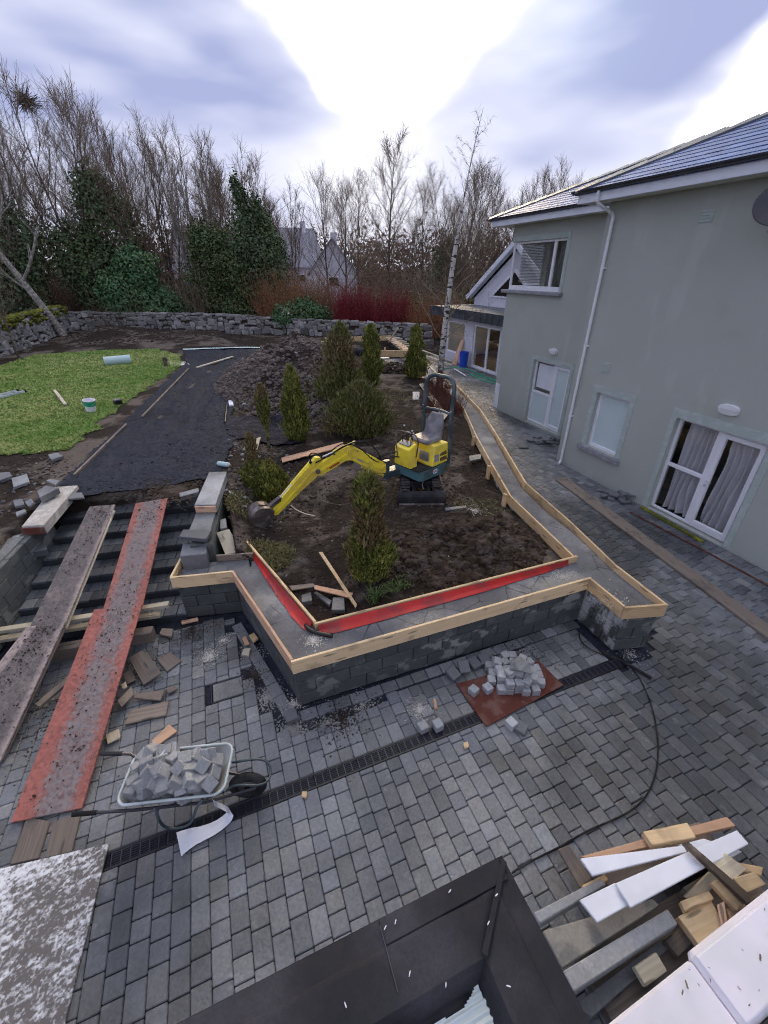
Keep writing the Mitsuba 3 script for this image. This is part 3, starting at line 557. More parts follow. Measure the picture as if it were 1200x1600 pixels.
m = quad((-0.769, 7.433, 1.12), (-0.444, 7.328, 1.12), (-0.551, 6.66, 1.12), (-0.901, 6.767, 1.12), .10, kind='m', tone=.55, hue=.35, bev=.008); add('cap_slab', m[:2], 'mineral', wr, uv=m[2])
m = quad((-0.975, 6.832, 1.15), (-0.525, 6.652, 1.15), (-0.622, 6.377, 1.15), (-1.028, 6.621, 1.15), .075, kind='m', tone=.33, hue=.3, bev=.008); add('coping_tile', m[:2], 'mineral', wr, uv=m[2])
m = quad((-1.005, 6.651, 1), (-0.64, 6.465, 1), (-0.656, 6.179, 1), (-1.047, 6.264, 1), .28, kind='m', tone=.62, hue=.3, bev=.012); add('top_block', m[:2], 'mineral', wr, uv=m[2])

# ---- the house -----------------------------------------------------------------------------------------------------------
house = thing('house', 'two storey grey green rendered house with slate hip roof on the right', 'house')
from shapely import Polygon as Pg, box as sb
def wall_x(x, outline, holes, th=.3):
    """wall in the plane x (its outer face), outline and holes in (y, z)"""
    g = Pg(outline)
    for h in holes: g = g.difference(sb(*h))
    m = trimesh.creation.extrude_polygon(g, th, engine='earcut'); A = np.array([[0, 1, 0], [0, 0, 1], [1.0, 0, 0]])
    return np.asarray(m.vertices) @ A + [x, 0, 0], m.faces
NX, FX = 8.92, 10.33
ND, NW = (4.14, 0.0, 5.92, 2.16), (7.12, .79, 8.10, 2.19)
FD, FW = (10.60, .06, 12.34, 2.20), (11.74, 4.26, 14.6, 5.68)
add('wall', wall_x(NX, [(-8, -.1), (9.0, -.1), (9.0, 6.4), (-8, 6.4)], [ND, NW]), 'house_render', house)
add('wall', wall_x(FX, [(8.9, -.1), (14.38, -.1), (14.38, 6.4), (8.9, 6.4)], [FD, FW]), 'house_render', house)
add('wall', box(((NX + 10.6) / 2, 8.87, 3.15), (1.66, .25, 6.5))[:2], 'house_render', house)
sw = Pg([(10.35, -.1), (17.5, -.1), (17.5, 6.4), (10.35, 6.4)]).difference(sb(10.3, 4.26, 11.7, 5.68)); sm = trimesh.creation.extrude_polygon(sw, .28, engine='earcut')
add('wall', (np.asarray(sm.vertices) @ np.array([[1.0, 0, 0], [0, 0, 1], [0, -1, 0]]) + [0, 14.378, 0], sm.faces), 'house_render', house)
add('room', cat([box((12.6, 4.5, .06), (6.6, 8.6, .04)), box((13.0, 4.5, 1.5), (.1, 8.6, 3)), box((11, .3, 1.5), (4.6, .1, 3)), box((14.2, 11.5, 4.0), (.1, 5.4, 4.4)), box((12.6, 11.5, 3.6), (3.4, 5.2, .1)), box((12, 11.7, .02), (3, 5, .04)), box((11, 4.5, 2.9), (4, 8.6, .1))])[:2], 'dark_room', house)
def surround(x, o, w, top, name='trim', sill=False):
    y0, z0, y1, z1 = o; b = .014
    for c, d in (((x - b / 2, y0 - w / 2, (z0 + top) / 2), (b, w, top - z0)), ((x - b / 2, y1 + w / 2, (z0 + top) / 2), (b, w, top - z0)), ((x - b / 2 - .001, (y0 + y1) / 2, (z1 + top) / 2), (b, y1 - y0 + 2 * w + .004, top - z1))):
        add(name, box(c, d, bev=.003)[:2], 'trim_render', house)
surround(NX, ND, .12, 2.34); surround(NX, NW, .14, 2.35); surround(FX, FD, .13, 2.33)
add('trim', box((FX - .012, 13.0, 5.76), (.024, 2.76, .15))[:2], 'trim_render', house); add('trim', box((FX - .008, 11.67, 4.98), (.018, .14, 1.45))[:2], 'trim_render', house)
add('window_sill', box((NX - .02, 7.62, .72), (.16, 1.36, .13), bev=.012)[:2], 'sill_stone', house); add('window_sill', box((FX - .03, 13.06, 4.21), (.22, 3.02, .10), bev=.012)[:2], 'sill_stone', house)
def bars(x, rects, th=.06):
    """frame members from (y0, z0, y1, z1) rectangles at depth x, butted"""
    return cat([box((x, (a + c) / 2, (b + d) / 2), (th, c - a, d - b), bev=.006) for a, b, c, d in rects])[:2]
def pane(x, r, parent, mat='glass', name='pane'):
    y0, z0, y1, z1 = r
    if mat == 'glass': add(name, (np.array([(x, y0, z0), (x, y1, z0), (x, y1, z1), (x, y0, z1)]), np.array([[0, 2, 1], [0, 3, 2]])), 'glass', parent)
    else: add(name, box((x, (y0 + y1) / 2, (z0 + z1) / 2), (.012, y1 - y0, z1 - z0))[:2], mat, parent)
# near french door
d = key_of('door', house); k = add('frame', bars(9.06, [(4.14, .03, 4.20, 2.16), (5.86, .03, 5.92, 2.16), (4.20, 2.10, 5.86, 2.16), (4.20, .03, 5.86, .08), (4.99, .08, 5.09, 2.10), (5.09, 1.08, 5.86, 1.16)]), 'upvc', d)
add('leaf', bars(9.05, [(4.202, .082, 4.29, 2.098), (4.905, .082, 4.988, 2.098), (4.29, .082, 4.905, .18), (4.29, 2.01, 4.905, 2.098)], .07), 'upvc', d)
pane(9.06, (4.29, .18, 4.905, 2.01), d); pane(9.06, (5.09, 1.16, 5.86, 2.10), d); pane(9.06, (5.09, .08, 5.86, 1.08), d)
add('handle', cat([tube([(9.012, 4.945, 1.10), (8.965, 4.945, 1.10), (8.96, 4.83, 1.10)], .011, 8), lathe([(.022, 0), (.022, -.02), (0, -.022)], (9.0, 4.945, 1.0), (1, 0, 0), 12)])[:2], 'chrome', d)
# window
w = key_of('window', house); add('frame', bars(9.05, [(7.12, .79, 7.19, 2.19), (8.03, .79, 8.10, 2.19), (7.19, .79, 8.03, .87), (7.19, 2.12, 8.03, 2.19)]), 'upvc', w); pane(9.06, (7.19, .87, 8.03, 2.12), w, 'frosted')
# far door
d = key_of('door', house); add('frame', bars(10.45, [(10.60, .08, 10.66, 2.20), (12.28, .08, 12.34, 2.20), (10.66, 2.14, 12.28, 2.20), (10.66, .08, 12.28, .13), (11.32, .13, 11.42, 2.14), (11.42, 1.10, 12.28, 1.18)]), 'upvc', d)
add('leaf', bars(10.44, [(10.662, .132, 10.74, 2.138), (11.24, .132, 11.318, 2.138), (10.74, .132, 11.24, .22), (10.74, 2.06, 11.24, 2.138)], .07), 'upvc', d)
pane(10.46, (10.74, .22, 11.24, 2.06), d, 'frosted'); pane(10.46, (11.42, .13, 12.28, 1.10), d, 'frosted'); pane(10.46, (11.42, 1.18, 12.28, 2.14), d); add('blocking_board', box((10.52, 11.86, 1.68), (.02, .80, .80))[:2], 'white_paint', d)
add('handle', tube([(10.40, 11.28, 1.12), (10.37, 11.28, 1.12), (10.365, 11.17, 1.12)], .012, 8), 'chrome', d)
# corner window upstairs
w = key_of('window', house)
add('frame', cat([bars(10.41, [(11.74, 4.26, 11.82, 5.68), (14.29, 4.26, 14.375, 5.68), (11.82, 4.26, 14.29, 4.40), (11.82, 5.62, 14.29, 5.68), (12.24, 4.40, 12.34, 5.62)]), (box((11.1, 14.33, 4.32), (1.2, .06, .13))[:2]), (box((11.1, 14.33, 5.65), (1.2, .06, .06))[:2]), (box((11.66, 14.33, 4.97), (.07, .06, 1.3))[:2])])[:2], 'upvc', w)
pane(10.42, (11.82, 4.40, 12.24, 5.62), w); pane(10.42, (12.34, 4.40, 14.29, 5.62), w)
add('pane', (np.array([(10.45, 14.34, 4.4), (11.6, 14.34, 4.4), (11.6, 14.34, 5.6), (10.45, 14.34, 5.6)]), np.array([[0, 1, 2], [0, 2, 3]])), 'glass', w)
for nm, y0, y1 in (('left', 12.36, 14.1), ('right', 11.84, 12.22)):
    b = thing('venetian_blind', 'wide grey venetian blind behind the larger pane of the upstairs window' if nm == 'left' else 'narrow grey venetian blind behind the side pane of the upstairs window', 'blind')
    for k in range(26): add('slat', box((10.56, (y0 + y1) / 2, 5.60 - .044 * k), (.05, y1 - y0, .004), R=rotv([0, 1, 0], .5))[:2], 'blind', b)
    for y in (y0 + .15, y1 - .15): add('cord', tube([(10.56, y, 5.61), (10.56, y, 4.48)], .004, 4), 'blind', b)
# net curtains
def curtain(y0, y1, seed, flare=0):
    y = np.linspace(y0, y1, 120); z = np.linspace(.08, 2.12, 14); Y, Z = np.meshgrid(y, z, indexing='ij')
    x = 9.20 + (.035 + .02 * (2.1 - Z)) * np.sin((Y + .35 * nz(Y, Z * .3, 2.2, seed)) * 46 + 1.5 * nz(Y, Z * .15, 4, seed)); Yn = Y + flare * (2.1 - Z) * (Y - y1)
    v = np.stack([x, Yn, Z], -1).reshape(-1, 3); i, j = np.meshgrid(np.arange(119), np.arange(13), indexing='ij'); return v, np.stack([i * 14 + j, (i + 1) * 14 + j, (i + 1) * 14 + j + 1, i * 14 + j + 1], -1).reshape(-1, 4)
solo('net_curtain', curtain(5.04, 5.78, 3, .03), 'curtain', 'grey net curtain hanging behind the left fixed panes of the french door', 'curtain', smooth=True)
solo('net_curtain', curtain(4.16, 4.86, 5, .06), 'curtain', 'grey net curtain hanging behind the glass of the opening door leaf', 'curtain', smooth=True)
# eaves
def eaves(x, ye, z0):
    add('fascia', box((x + .011, (ye - 9) / 2, z0 + .08), (.022, ye + 9, .165), bev=.004)[:2], 'white_paint', house)
    add('soffit', box((x + .27, (ye - 9) / 2 - .02, z0 + .012), (.50, ye + 8.9, .02))[:2], 'cream_board', house)
    add('fascia', box((x + 2.0, ye - .011, z0 + .08), (3.94, .022, .163), bev=.004)[:2], 'white_paint', house)
    g = np.linspace(0, np.pi, 9); pr = [(-.065 * math.cos(a), -.065 * math.sin(a)) for a in g] + [(.058 * math.cos(a), -.058 * math.sin(a)) for a in g]
    A = np.array([[1.0, 0, 0], [0, 0, 1], [0, 1, 0]]); add('gutter', prism(pr, (x - .066, -9, z0 + .235), A, ye + 9.08), 'dark_metal', house)
    add('gutter', prism(pr, (x - .12, ye + .066, z0 + .234), np.array([[0, 1.0, 0], [0, 0, 1], [1, 0, 0]]), 4), 'dark_metal', house)
eaves(8.45, 9.50, 6.17); eaves(9.88, 15.1, 6.155)
def roof(x0, ye, z0, pit, ridge, yend, parts, seed):
    t = math.tan(math.radians(pit)); c = math.cos(math.radians(pit)); L = ridge - x0
    v = np.array([(x0, yend, z0), (x0, ye, z0), (ridge, ye - L, z0 + L * t), (ridge, yend, z0 + L * t), (ridge + L, ye, z0), (ridge + L, yend, z0)]) - [0, 0, .03]
    rf = add('roof', (v, np.array([[0, 2, 1], [0, 3, 2], [1, 2, 4], [3, 5, 2], [5, 4, 2], [0, 1, 4], [0, 4, 5]])), 'slate', house)
    r = rs(seed); P, S = [], []
    U, Nn = np.array([c, 0, t * c]), np.array([-t * c, 0, c])
    for k in range(int(L / c / .245)):
        s = .245 * k; y = ye - s * c - .02 - (.16 if k % 2 else 0)
        while y > max(yend, -1.0):
            p0 = np.array([x0 - .03, 0, z0]) + U * s + Nn * .012 + [0, y, 0]; w = .318
            cc = [p0 + U * .29 * i + np.array([0, -w * j, 0]) + Nn * (.009 * kz + (.012 if i == 0 else -.002) + r.randn() * .0008) for i in (0, 1) for j in (0, 1) for kz in (0, 1)]
            P.append(hexa(cc, .002, 'm', tone=float(np.clip(.5 + .25 * r.randn(), 0, 1)))); S.append(-y + .3 * k); y -= .322
    o = np.argsort(S) if parts else np.arange(len(P)); o = sorted(range(len(P)), key=lambda i: S[i]); o = [i for i in o][::1]
    vis = [i for i in range(len(P)) if P[i][0][:, 1].mean() > (4.6 if parts else 8.2)]; vis = vis[:parts]
    for i in vis: add('slate', P[i][:2], 'slate', rf, uv=P[i][2])
    rest = [P[i] for i in range(len(P)) if i not in set(vis)]
    if rest: m = cat(rest); add('slates', m[:2], 'slate', rf, uv=m[2], stuff=True)
    n = int(L * 1.55 / .46)
    for k in range(n):
        a, b = (np.array([x0 + q, ye - q, z0 + q * t + .075]) for q in ((k + .02) * L / n, (k + 1.06) * L / n)); dz = .012 * np.array([0, 0, 1]); h = np.array([.13, .13, -.05]); g = np.array([-.13, -.13, -.05])
        tile = [a + h, a + dz, a + g, b + h, b + dz * 3, b + g]; tk = [q - np.array([0, 0, .045]) for q in tile]
        f = [[0, 1, 4, 3], [1, 2, 5, 4], [6, 9, 10, 7], [7, 10, 11, 8], [0, 6, 7, 1], [1, 7, 8, 2], [3, 4, 10, 9], [4, 5, 11, 10], [0, 3, 9, 6], [2, 8, 11, 5]]
        add('hip_tile', (np.array(tile + tk), np.array(f)), 'zinc', rf)
    return rf
rf = roof(8.40, 9.58, 6.36, 24, 13.6, -9, 210, 3); roof(9.83, 15.2, 6.345, 22, 14.2, 5, 90, 5)
add('vent', box((8.78, 5.60, 6.66), (.30, .26, .22), R=rotv([0, 1, 0], -.4), bev=.02)[:2], 'zinc', rf)
# downpipe, lights, vents
dp = key_of('downpipe', house)
add('pipe', tube([(8.40, 8.86, 6.36), (8.40, 8.86, 6.20), (8.41, 8.85, 6.13), (8.82, 8.78, 5.95), (8.855, 8.76, 5.88), (8.86, 8.76, .12), (8.83, 8.74, .05), (8.74, 8.70, .03)], .036, 10), 'upvc', dp, smooth=40)
for z in (1.4, 3.2, 4.9): add('bracket', box((8.885, 8.76, z), (.07, .13, .035))[:2], 'upvc', dp)
def bulkhead(x, y, z, s, ):
    lt = key_of('wall_light', house); th = np.linspace(0, 2 * np.pi, 28)[:-1]
    pr = [(.16 * s * np.sign(math.cos(a)) * abs(math.cos(a)) ** .7, .085 * s * np.sign(math.sin(a)) * abs(math.sin(a)) ** .7) for a in th]
    A = np.array([[0, 1.0, 0], [0, 0, 1], [-1.0, 0, 0]])
    add('base', prism(pr, (x, y, z), A, .045), 'upvc', lt); add('lens', prism([(a * .82, b * .62 - .018) for a, b in pr], (x - .045, y, z), A, .022), 'lamp_lens', lt)
    add('hood', prism([(a * .95, max(b, .012)) for a, b in pr], (x - .045, y, z), A, .035), 'upvc', lt)
bulkhead(8.92, 5.0, 2.57, 1.15); bulkhead(10.33, 11.47, 2.58, 1.05)
def vent(x, y, z, w, h, n):
    vt = key_of('wall_vent', house); add('plate', box((x - .004, y, z), (.012, w, h))[:2], 'trim_render', vt)
    for k in range(n): add('louvre', box((x - .014, y, z + h * ((k + .5) / n - .5)), (.014, w * .9, h / n * .45), R=rotv([0, 1, 0], .4))[:2], 'trim_render', vt)
vent(8.92, 6.63, 5.71, .27, .20, 4); vent(8.92, 8.02, 2.80, .22, .22, 5)
add('patch', box((10.324, 14.22, .52), (.014, .28, .95), bev=.006)[:2], 'white_paint', house); labels[house + '__patch'] = {'label': 'unpainted pale plaster patch at the wall corner'}
# satellite dish
ds = thing('satellite_dish', 'dark grey satellite dish bracketed to the upper house wall', 'satellite dish'); ax = np.array([-.72, -.55, .42]); ax /= np.linalg.norm(ax); dc = np.array([8.42, 5.17, 5.72])
pr = [(.005, 0)] + [(q, .22 * q * q) for q in np.linspace(.05, .31, 8)]; pr += [(q + .004, z - .012) for q, z in pr[::-1]]
add('reflector', lathe(pr, dc, ax, 32), 'dark_metal', ds, smooth=40); add('arm', tube([dc - ax * .02 - np.array([0, 0, .34]), dc + ax * .42 - np.array([0, 0, .22])], .014, 8), 'black_plastic', ds)
add('receiver', lathe([(0, -.06), (.025, -.06), (.03, .0), (.045, .04), (0, .045)], dc + ax * .42 - np.array([0, 0, .20]), -ax, 14), 'grey_plastic', ds); add('bracket', tube([dc - ax * .01, dc + [.28, .12, -.12], (8.92, 5.30, 5.50)], .02, 8), 'dark_metal', ds)

# ---- garden room and gabled house behind ------------------------------------------------------------------------------------
gr = thing('garden_room', 'white flat roofed extension with glazed doors and dark zinc fascia', 'extension')
GX = 13.9
add('wall', wall_x(GX, [(14.3, -.1), (25.5, -.1), (25.5, 2.52), (14.3, 2.52)], [(19.5, .03, 22.0, 2.25), (22.95, .45, 25.05, 2.2)]), 'white_wall', gr)
add('wall', box((15.6, 25.38, 1.2), (3.1, .25, 2.6))[:2], 'white_wall', gr)
add('room', cat([box((15.8, 21.5, .0), (3.4, 7.4, .04)), box((17.2, 21.5, 1.25), (.1, 7.6, 2.5)), box((15.8, 18.0, 1.25), (3.2, .1, 2.5))])[:2], 'warm_wood', gr)
add('room_ceiling', box((15.8, 21.5, 2.47), (3.0, 7.4, .03))[:2], 'white_wall', gr)
add('flat_roof', box((15.3, 20.6, 2.72), (3.7, 11.6, .42))[:2], 'zinc', gr)
for k in range(22): add('fascia_panel', box((13.425, 26.22 - .53 * k, 2.71), (.03, .515, .50), bev=.006)[:2], 'zinc', gr)
for k in range(22): add('seam', box((13.40, 25.955 - .53 * k, 2.71), (.04, .018, .50))[:2], 'zinc', gr)
d = key_of('door', gr); add('frame', bars(14.0, [(19.5, .03, 19.6, 2.25), (21.9, .03, 22.0, 2.25), (19.6, 2.15, 21.9, 2.25), (19.6, .03, 21.9, .12), (20.55, .12, 20.72, 2.15)]), 'upvc', d); pane(14.0, (19.6, .12, 20.55, 2.15), d); pane(14.0, (20.72, .12, 21.9, 2.15), d)
w = key_of('window', gr); add('frame', bars(14.0, [(22.95, .45, 23.03, 2.2), (24.97, .45, 25.05, 2.2), (23.03, .45, 24.97, .53), (23.03, 2.12, 24.97, 2.2)]), 'upvc', w); pane(14.0, (23.03, .53, 24.97, 2.12), w)
add('lit_panel', box((16.9, 22.2, 1.45), (.04, 1.0, 1.7))[:2], 'added_glow', gr, emitter={'type': 'area', 'radiance': {'type': 'rgb', 'value': [.34, .31, .19]}}); labels[gr + '__lit_panel'] = {'label': 'added pale yellow panel glowing in place of the bright view through the room'}  # added emitter panel, stands in for brightness seen through the room
for a, b in (((14.6, 23.1, .0), (14.9, 25.0, 1.6)), ((15.2, 19.8, 0.0), (15.5, 21.9, 1.1)), ((14.7, 24.6, .0), (14.9, 23.4, 1.7))): m = plank(a, b, .10, .05, up=(1, 0, 0)); solo('loose_timber', m[:2], 'pale_timber', 'timber leaning inside the garden room behind its glass', 'timber', 'timbers leaning inside the garden room', uv=m[2])
gh = thing('gabled_house', 'white gabled house with triangular window rising behind the flat roof', 'house')
AP, EL = np.array([22.0, 6.1]), np.array([26.3, 3.36]); sl = (AP[1] - EL[1]) / (EL[0] - AP[0])
add('wall', prism([(17.9, 2.4), (26.05, 2.4), (26.05, 3.30), (22.0, 5.88), (17.9, 3.27)], (16.3, 0, 0), np.array([[0, 1.0, 0], [0, 0, 1], [1, 0, 0]]), 6), 'white_wall', gh)
for s in (1, -1):
    e = np.array([22.0 + s * 4.4, 6.1 - 4.4 * sl]); n = np.array([s * sl, 1.0]); n /= np.linalg.norm(n)
    add('roof_slope', prism([(22.0, 6.12), tuple(e + n * .02), tuple(e + n * .14), (22.0, 6.27)], (15.95, 0, 0), np.array([[0, 1.0, 0], [0, 0, 1], [1, 0, 0]]), 6.5), 'zinc', gh)
    add('bargeboard', prism([(22.0, 6.27), tuple(e + n * .14), tuple(e - n * .10), (22.0, 5.97)], (15.90, 0, 0), np.array([[0, 1.0, 0], [0, 0, 1], [1, 0, 0]]), .05), 'white_paint', gh)
    add('soffit', prism([(22.0, 6.1), tuple(e), tuple(e - n * .02), (22.0, 6.07)], (15.95, 0, 0), np.array([[0, 1.0, 0], [0, 0, 1], [1, 0, 0]]), .36), 'white_paint', gh)
w = key_of('window', gh); tp = np.array([(20.0, 3.45), (24.3, 3.45), (22.1, 4.9)]); ce = tp.mean(0)
A = np.array([[0, 1.0, 0], [0, 0, 1], [1, 0, 0]]); fr = Pg(tp).difference(Pg(ce + (tp - ce) * .84)); mm = trimesh.creation.extrude_polygon(fr, .08, engine='earcut'); add('frame', (np.asarray(mm.vertices) @ A + [16.23, 0, 0], mm.faces), 'upvc', w); add('pane', prism(ce + (tp - ce) * .84, (16.27, 0, 0), A, .012), 'black_plastic', w)

# ---- houses beyond the trees ---------------------------------------------------------------------------------------------
def far_house(x, y, h, w, dp, rz, label, wall='white_wall'):
    t = thing('far_house', label, 'house'); z0 = float(zf(x, y)) - .3; R = rotv([0, 0, 1], rz); M = lambda m: xform((m[0], m[1]), R, (x, y, z0)); e = h * .52
    A = np.array([[0, 1.0, 0], [0, 0, 1], [1.0, 0, 0]])
    add('wall', M(prism([(-dp / 2, 0), (dp / 2, 0), (dp / 2, e), (0, h - .1), (-dp / 2, e)], (-w / 2, 0, 0), A, w)), wall, t)
    for s in (1, -1):
        add('roof', M(prism([(0, h), (s * (dp / 2 + .4), e - .4 * (h - e) / (dp / 2)), (s * (dp / 2 + .4), e + .18 - .4 * (h - e) / (dp / 2)), (0, h + .18)], (-w / 2 - .3, 0, 0), A, w + .6)), 'roof_grey', t)
        for k in range(3):
            wx = w * (k - 1) / 3.2; wd = key_of('window', t); add('frame', M(box((wx, s * (dp / 2 + .02), e * .62), (1.3, .08, 1.2))), 'upvc', wd); add('pane', M(box((wx, s * (dp / 2 + .06), e * .62), (1.1, .04, 1.0))), 'black_plastic', wd)
    for s in (1, -1):
        wd = key_of('window', t); add('frame', M(box((s * (w / 2 + .02), 0, e * .7), (.08, 1.5, 1.3))), 'upvc', wd); add('pane', M(box((s * (w / 2 + .06), 0, e * .7), (.04, 1.3, 1.1))), 'black_plastic', wd)
    add('chimney', M(box((w * .3, 0, h + .3), (.6, .9, 1.5))), wall, t)
X = (2.385, 83.966, 1.2, 10.18); far_house(X[0], X[1], X[3], 9, 7, .5, 'white house with grey roof half hidden behind the bare stems left of centre')
X = (14.886, 78.603, 1.2, 9.89); far_house(X[0], X[1], X[3], 7.5, 7, .15, 'white house with slate roof seen behind the dark conifers')
X = (19.212, 69.389, 1.2, 8.1); far_house(X[0], X[1], X[3], 7, 6.5, 1.25, 'low white gabled house seen above the red brown hedge')

# ---- stone boundary walls ---------------------------------------------------------------------------------------------------
def stone_wall(name, label, pts, tops, thick, n_parts, sz, seed, side=1):
    t = thing(name, label, 'wall'); r = rs(seed); parts = []; core = []
    for (a, b), (ta, tb) in zip(zip(pts[:-1], pts[1:]), zip(tops[:-1], tops[1:])):
        a, b = np.array(a, float), np.array(b, float); L = np.linalg.norm(b - a); d = (b - a) / L; n = np.array([d[1], -d[0]]) * side
        za, zb = float(zf(*a)) - .3, float(zf(*b)) - .3; q = n * thick / 2
        core.append(hexa([(*(p + q * s), z) for p, lo, hi in ((a, za, ta - .06), (b, zb, tb - .06)) for s in (-1, .85) for z in (lo, hi)], .02)[:2])
        zrow = 0.0; row = 0
        while zrow < 2.6:
            hh = sz * (.55 + .35 * r.rand()); s = -r.rand() * sz
            while s < L:
                w = sz * (.5 + 1.2 * r.rand() ** 1.3); m = np.clip((s + w / 2) / L, 0, 1); p = a + d * (s + w / 2); zg = float(zf(*(p + n * .5))) - .05; top = ta + (tb - ta) * m; z0 = zg + zrow
                if z0 < top - .12:
                    h2 = min(hh * (.75 + .75 * r.rand()), top - z0); c = np.r_[p + n * (thick / 2 - .10 + .05 * r.rand()), z0 + h2 / 2 + sz * .12 * r.randn()]; A = np.array([np.r_[d, 0], np.r_[n, 0], [0, 0, 1.0]]); c8 = np.array(corners(c, A, (w - .03, .24, h2 - .02))) + r.randn(8, 3) * sz * .10
                    parts.append(hexa(c8, .06, 'm', tone=float(np.clip(.56 + .26 * r.randn(), 0, 1)), hue=.5))
                s += w * .97
            zrow += hh; row += 1
        for k in range(int(L / .6)):  # coping
            m = (k + .5) / int(L / .6); p = a + d * L * m; top = ta + (tb - ta) * m; c8 = np.array(corners(np.r_[p, top], np.array([np.r_[d, 0], np.r_[n, 0], [0, 0, 1.0]]), (.56, thick * 1.04, .16))) + r.randn(8, 3) * .03; parts.append(hexa(c8, .04, 'm', tone=float(np.clip(.4 + .2 * r.randn(), 0, 1))))
    add('core', cat(core)[:2], 'clods', t)
    R_ = np.cross(_F, _U); pc = np.array([p[0].mean(0) for p in parts]) - CAM_POS; dd = np.linalg.norm(pc, axis=1); o = np.argsort(dd)
    for i in o[:n_parts]: add('stone', parts[i][:2], 'stone', t, uv=parts[i][2])
    if len(o) > n_parts: m = cat([parts[i] for i in o[n_parts:]]); add('stones', m[:2], 'stone', t, uv=m[2], stuff=True)
    return t
stone_wall('stone_wall', 'long grey random stone wall closing the back of the garden', [(-9.6, 41.5), (.37, 37.0), (8.5, 32.3), (14.6, 29.0)], [2.25, 2.10, 1.72, 1.50], .5, 300, .46, 7)
ml = stone_wall('mossy_wall', 'old stone wall with thick moss on top along the left edge', [(-11.6, 24.5), (-10.45, 29.6), (-9.35, 39.2)], [2.55, 2.6, 2.75], .6, 120, .40, 9)
def moss():
    r = rs(3); pts = []; s = r.rand(900); a = np.interp(s, [0, .45, 1], [-11.6, -10.45, -9.35]); b = np.interp(s, [0, .45, 1], [24.5, 29.6, 39.2]); z = np.interp(s, [0, .45, 1], [2.6, 2.66, 2.8]); o = r.uniform(-.34, .40, 900)
    k = r.rand(900) < .85; z = z - np.where(o > .28, r.rand(900) * .5, 0); return lumps(np.stack([a + o, b, z], 1)[k], (.10 + .12 * r.rand(900))[k], r, .6)
add('moss', moss(), 'moss', ml, smooth=True)

# ---- vegetation ----------------------------------------------------------------------------------------------------------
def bare_tree(seed, limbs=14, spread=.5, up=.7, base=.12, twigs=4, fork=False, sub=6, rad=.0125):
    """unit-height leafless tree: (trunk and limbs, twigs)"""
    r = rs(seed); main, Q = [[], [], [], []], [[], [], [], []]
    def line(p, d, L, ra, rb, n, wob, lift, store):
        pts = [p]; d = d / np.linalg.norm(d)
        for i in range(n):
            d = d + r.randn(3) * wob + np.array([0, 0, lift]); d /= np.linalg.norm(d); q = pts[-1] + d * L / n; a, b = ra + (rb - ra) * i / n, ra + (rb - ra) * (i + 1) / n
            for s_, x in zip(store, (pts[-1], q, a, b)): s_.append(x)
            pts.append(q)
        return np.array(pts)
    stems = [(np.zeros(3), np.array([0, 0, 1.0]), 1.0, 1.0)]
    if fork: stems = [(np.r_[r.randn(2) * .012, 0], np.array([.20 * math.cos(6.28 * k / fork + r.rand()), .20 * math.sin(6.28 * k / fork + r.rand()), 1.0]), .82 + .2 * r.rand(), .62) for k in range(fork)]
    for p, d, Ls, rr in stems:
        tr = line(p, d, Ls, rad * rr, .0010, 12, .022, .035, main)
        for k in range(limbs):
            t = base + (1 - base) * ((k + r.rand()) / limbs) ** .85; i = min(int(t * 12), 11); q = tr[i] + (tr[i + 1] - tr[i]) * (t * 12 - i)
            a = k * 2.4 + r.rand() * .8; L = spread * (1.08 - t) ** .75 * (.6 + .6 * r.rand()) + .05; dd = np.array([math.cos(a), math.sin(a), up * (.7 + .8 * r.rand())])
            lp = line(q, dd, L, .0048 * (1.15 - t) * rr + .0007, .0008, 5, .07, .09, main)
            for j in range(sub):
                m = .12 + .88 * (j + r.rand()) / sub; ii = min(int(m * 5), 4); q2 = lp[ii] + (lp[ii + 1] - lp[ii]) * (m * 5 - ii); td = lp[ii + 1] - lp[ii]; td = td / np.linalg.norm(td) + r.randn(3) * .45 + [0, 0, .35]; L2 = L * (.55 - .25 * m) * (.6 + .7 * r.rand()) + .03
                sp = line(q2, td, L2, .0011, .0006, 3, .09, .10, Q)
                for w in range(twigs):
                    n = .1 + .9 * r.rand(); i3 = min(int(n * 3), 2); q3 = sp[i3] + (sp[i3 + 1] - sp[i3]) * (n * 3 - i3); line(q3, sp[i3 + 1] - sp[i3] + r.randn(3) * L2 * .20 + [0, 0, L2 * .08], L2 * (.35 + .5 * r.rand()) + .012, .00065, .0004, 2, .12, .06, Q)
    return segs(*main, sides=5), segs(*Q, sides=3)
PROTO = {'broad': bare_tree(1, 20, .46, 1.2, .12, 6, sub=8), 'tall': bare_tree(2, 26, .30, 1.1, .12, 6, sub=8), 'stems': bare_tree(3, 9, .20, 2.4, .22, 4, fork=6, sub=6, rad=.012), 'fan': bare_tree(4, 13, .34, 1.9, .14, 5, fork=4, sub=8), 'open': bare_tree(6, 22, .40, .8, .10, 5, sub=7), 'thin': bare_tree(8, 15, .17, 2.0, .28, 5, sub=7, rad=.010)}
_PM = {}
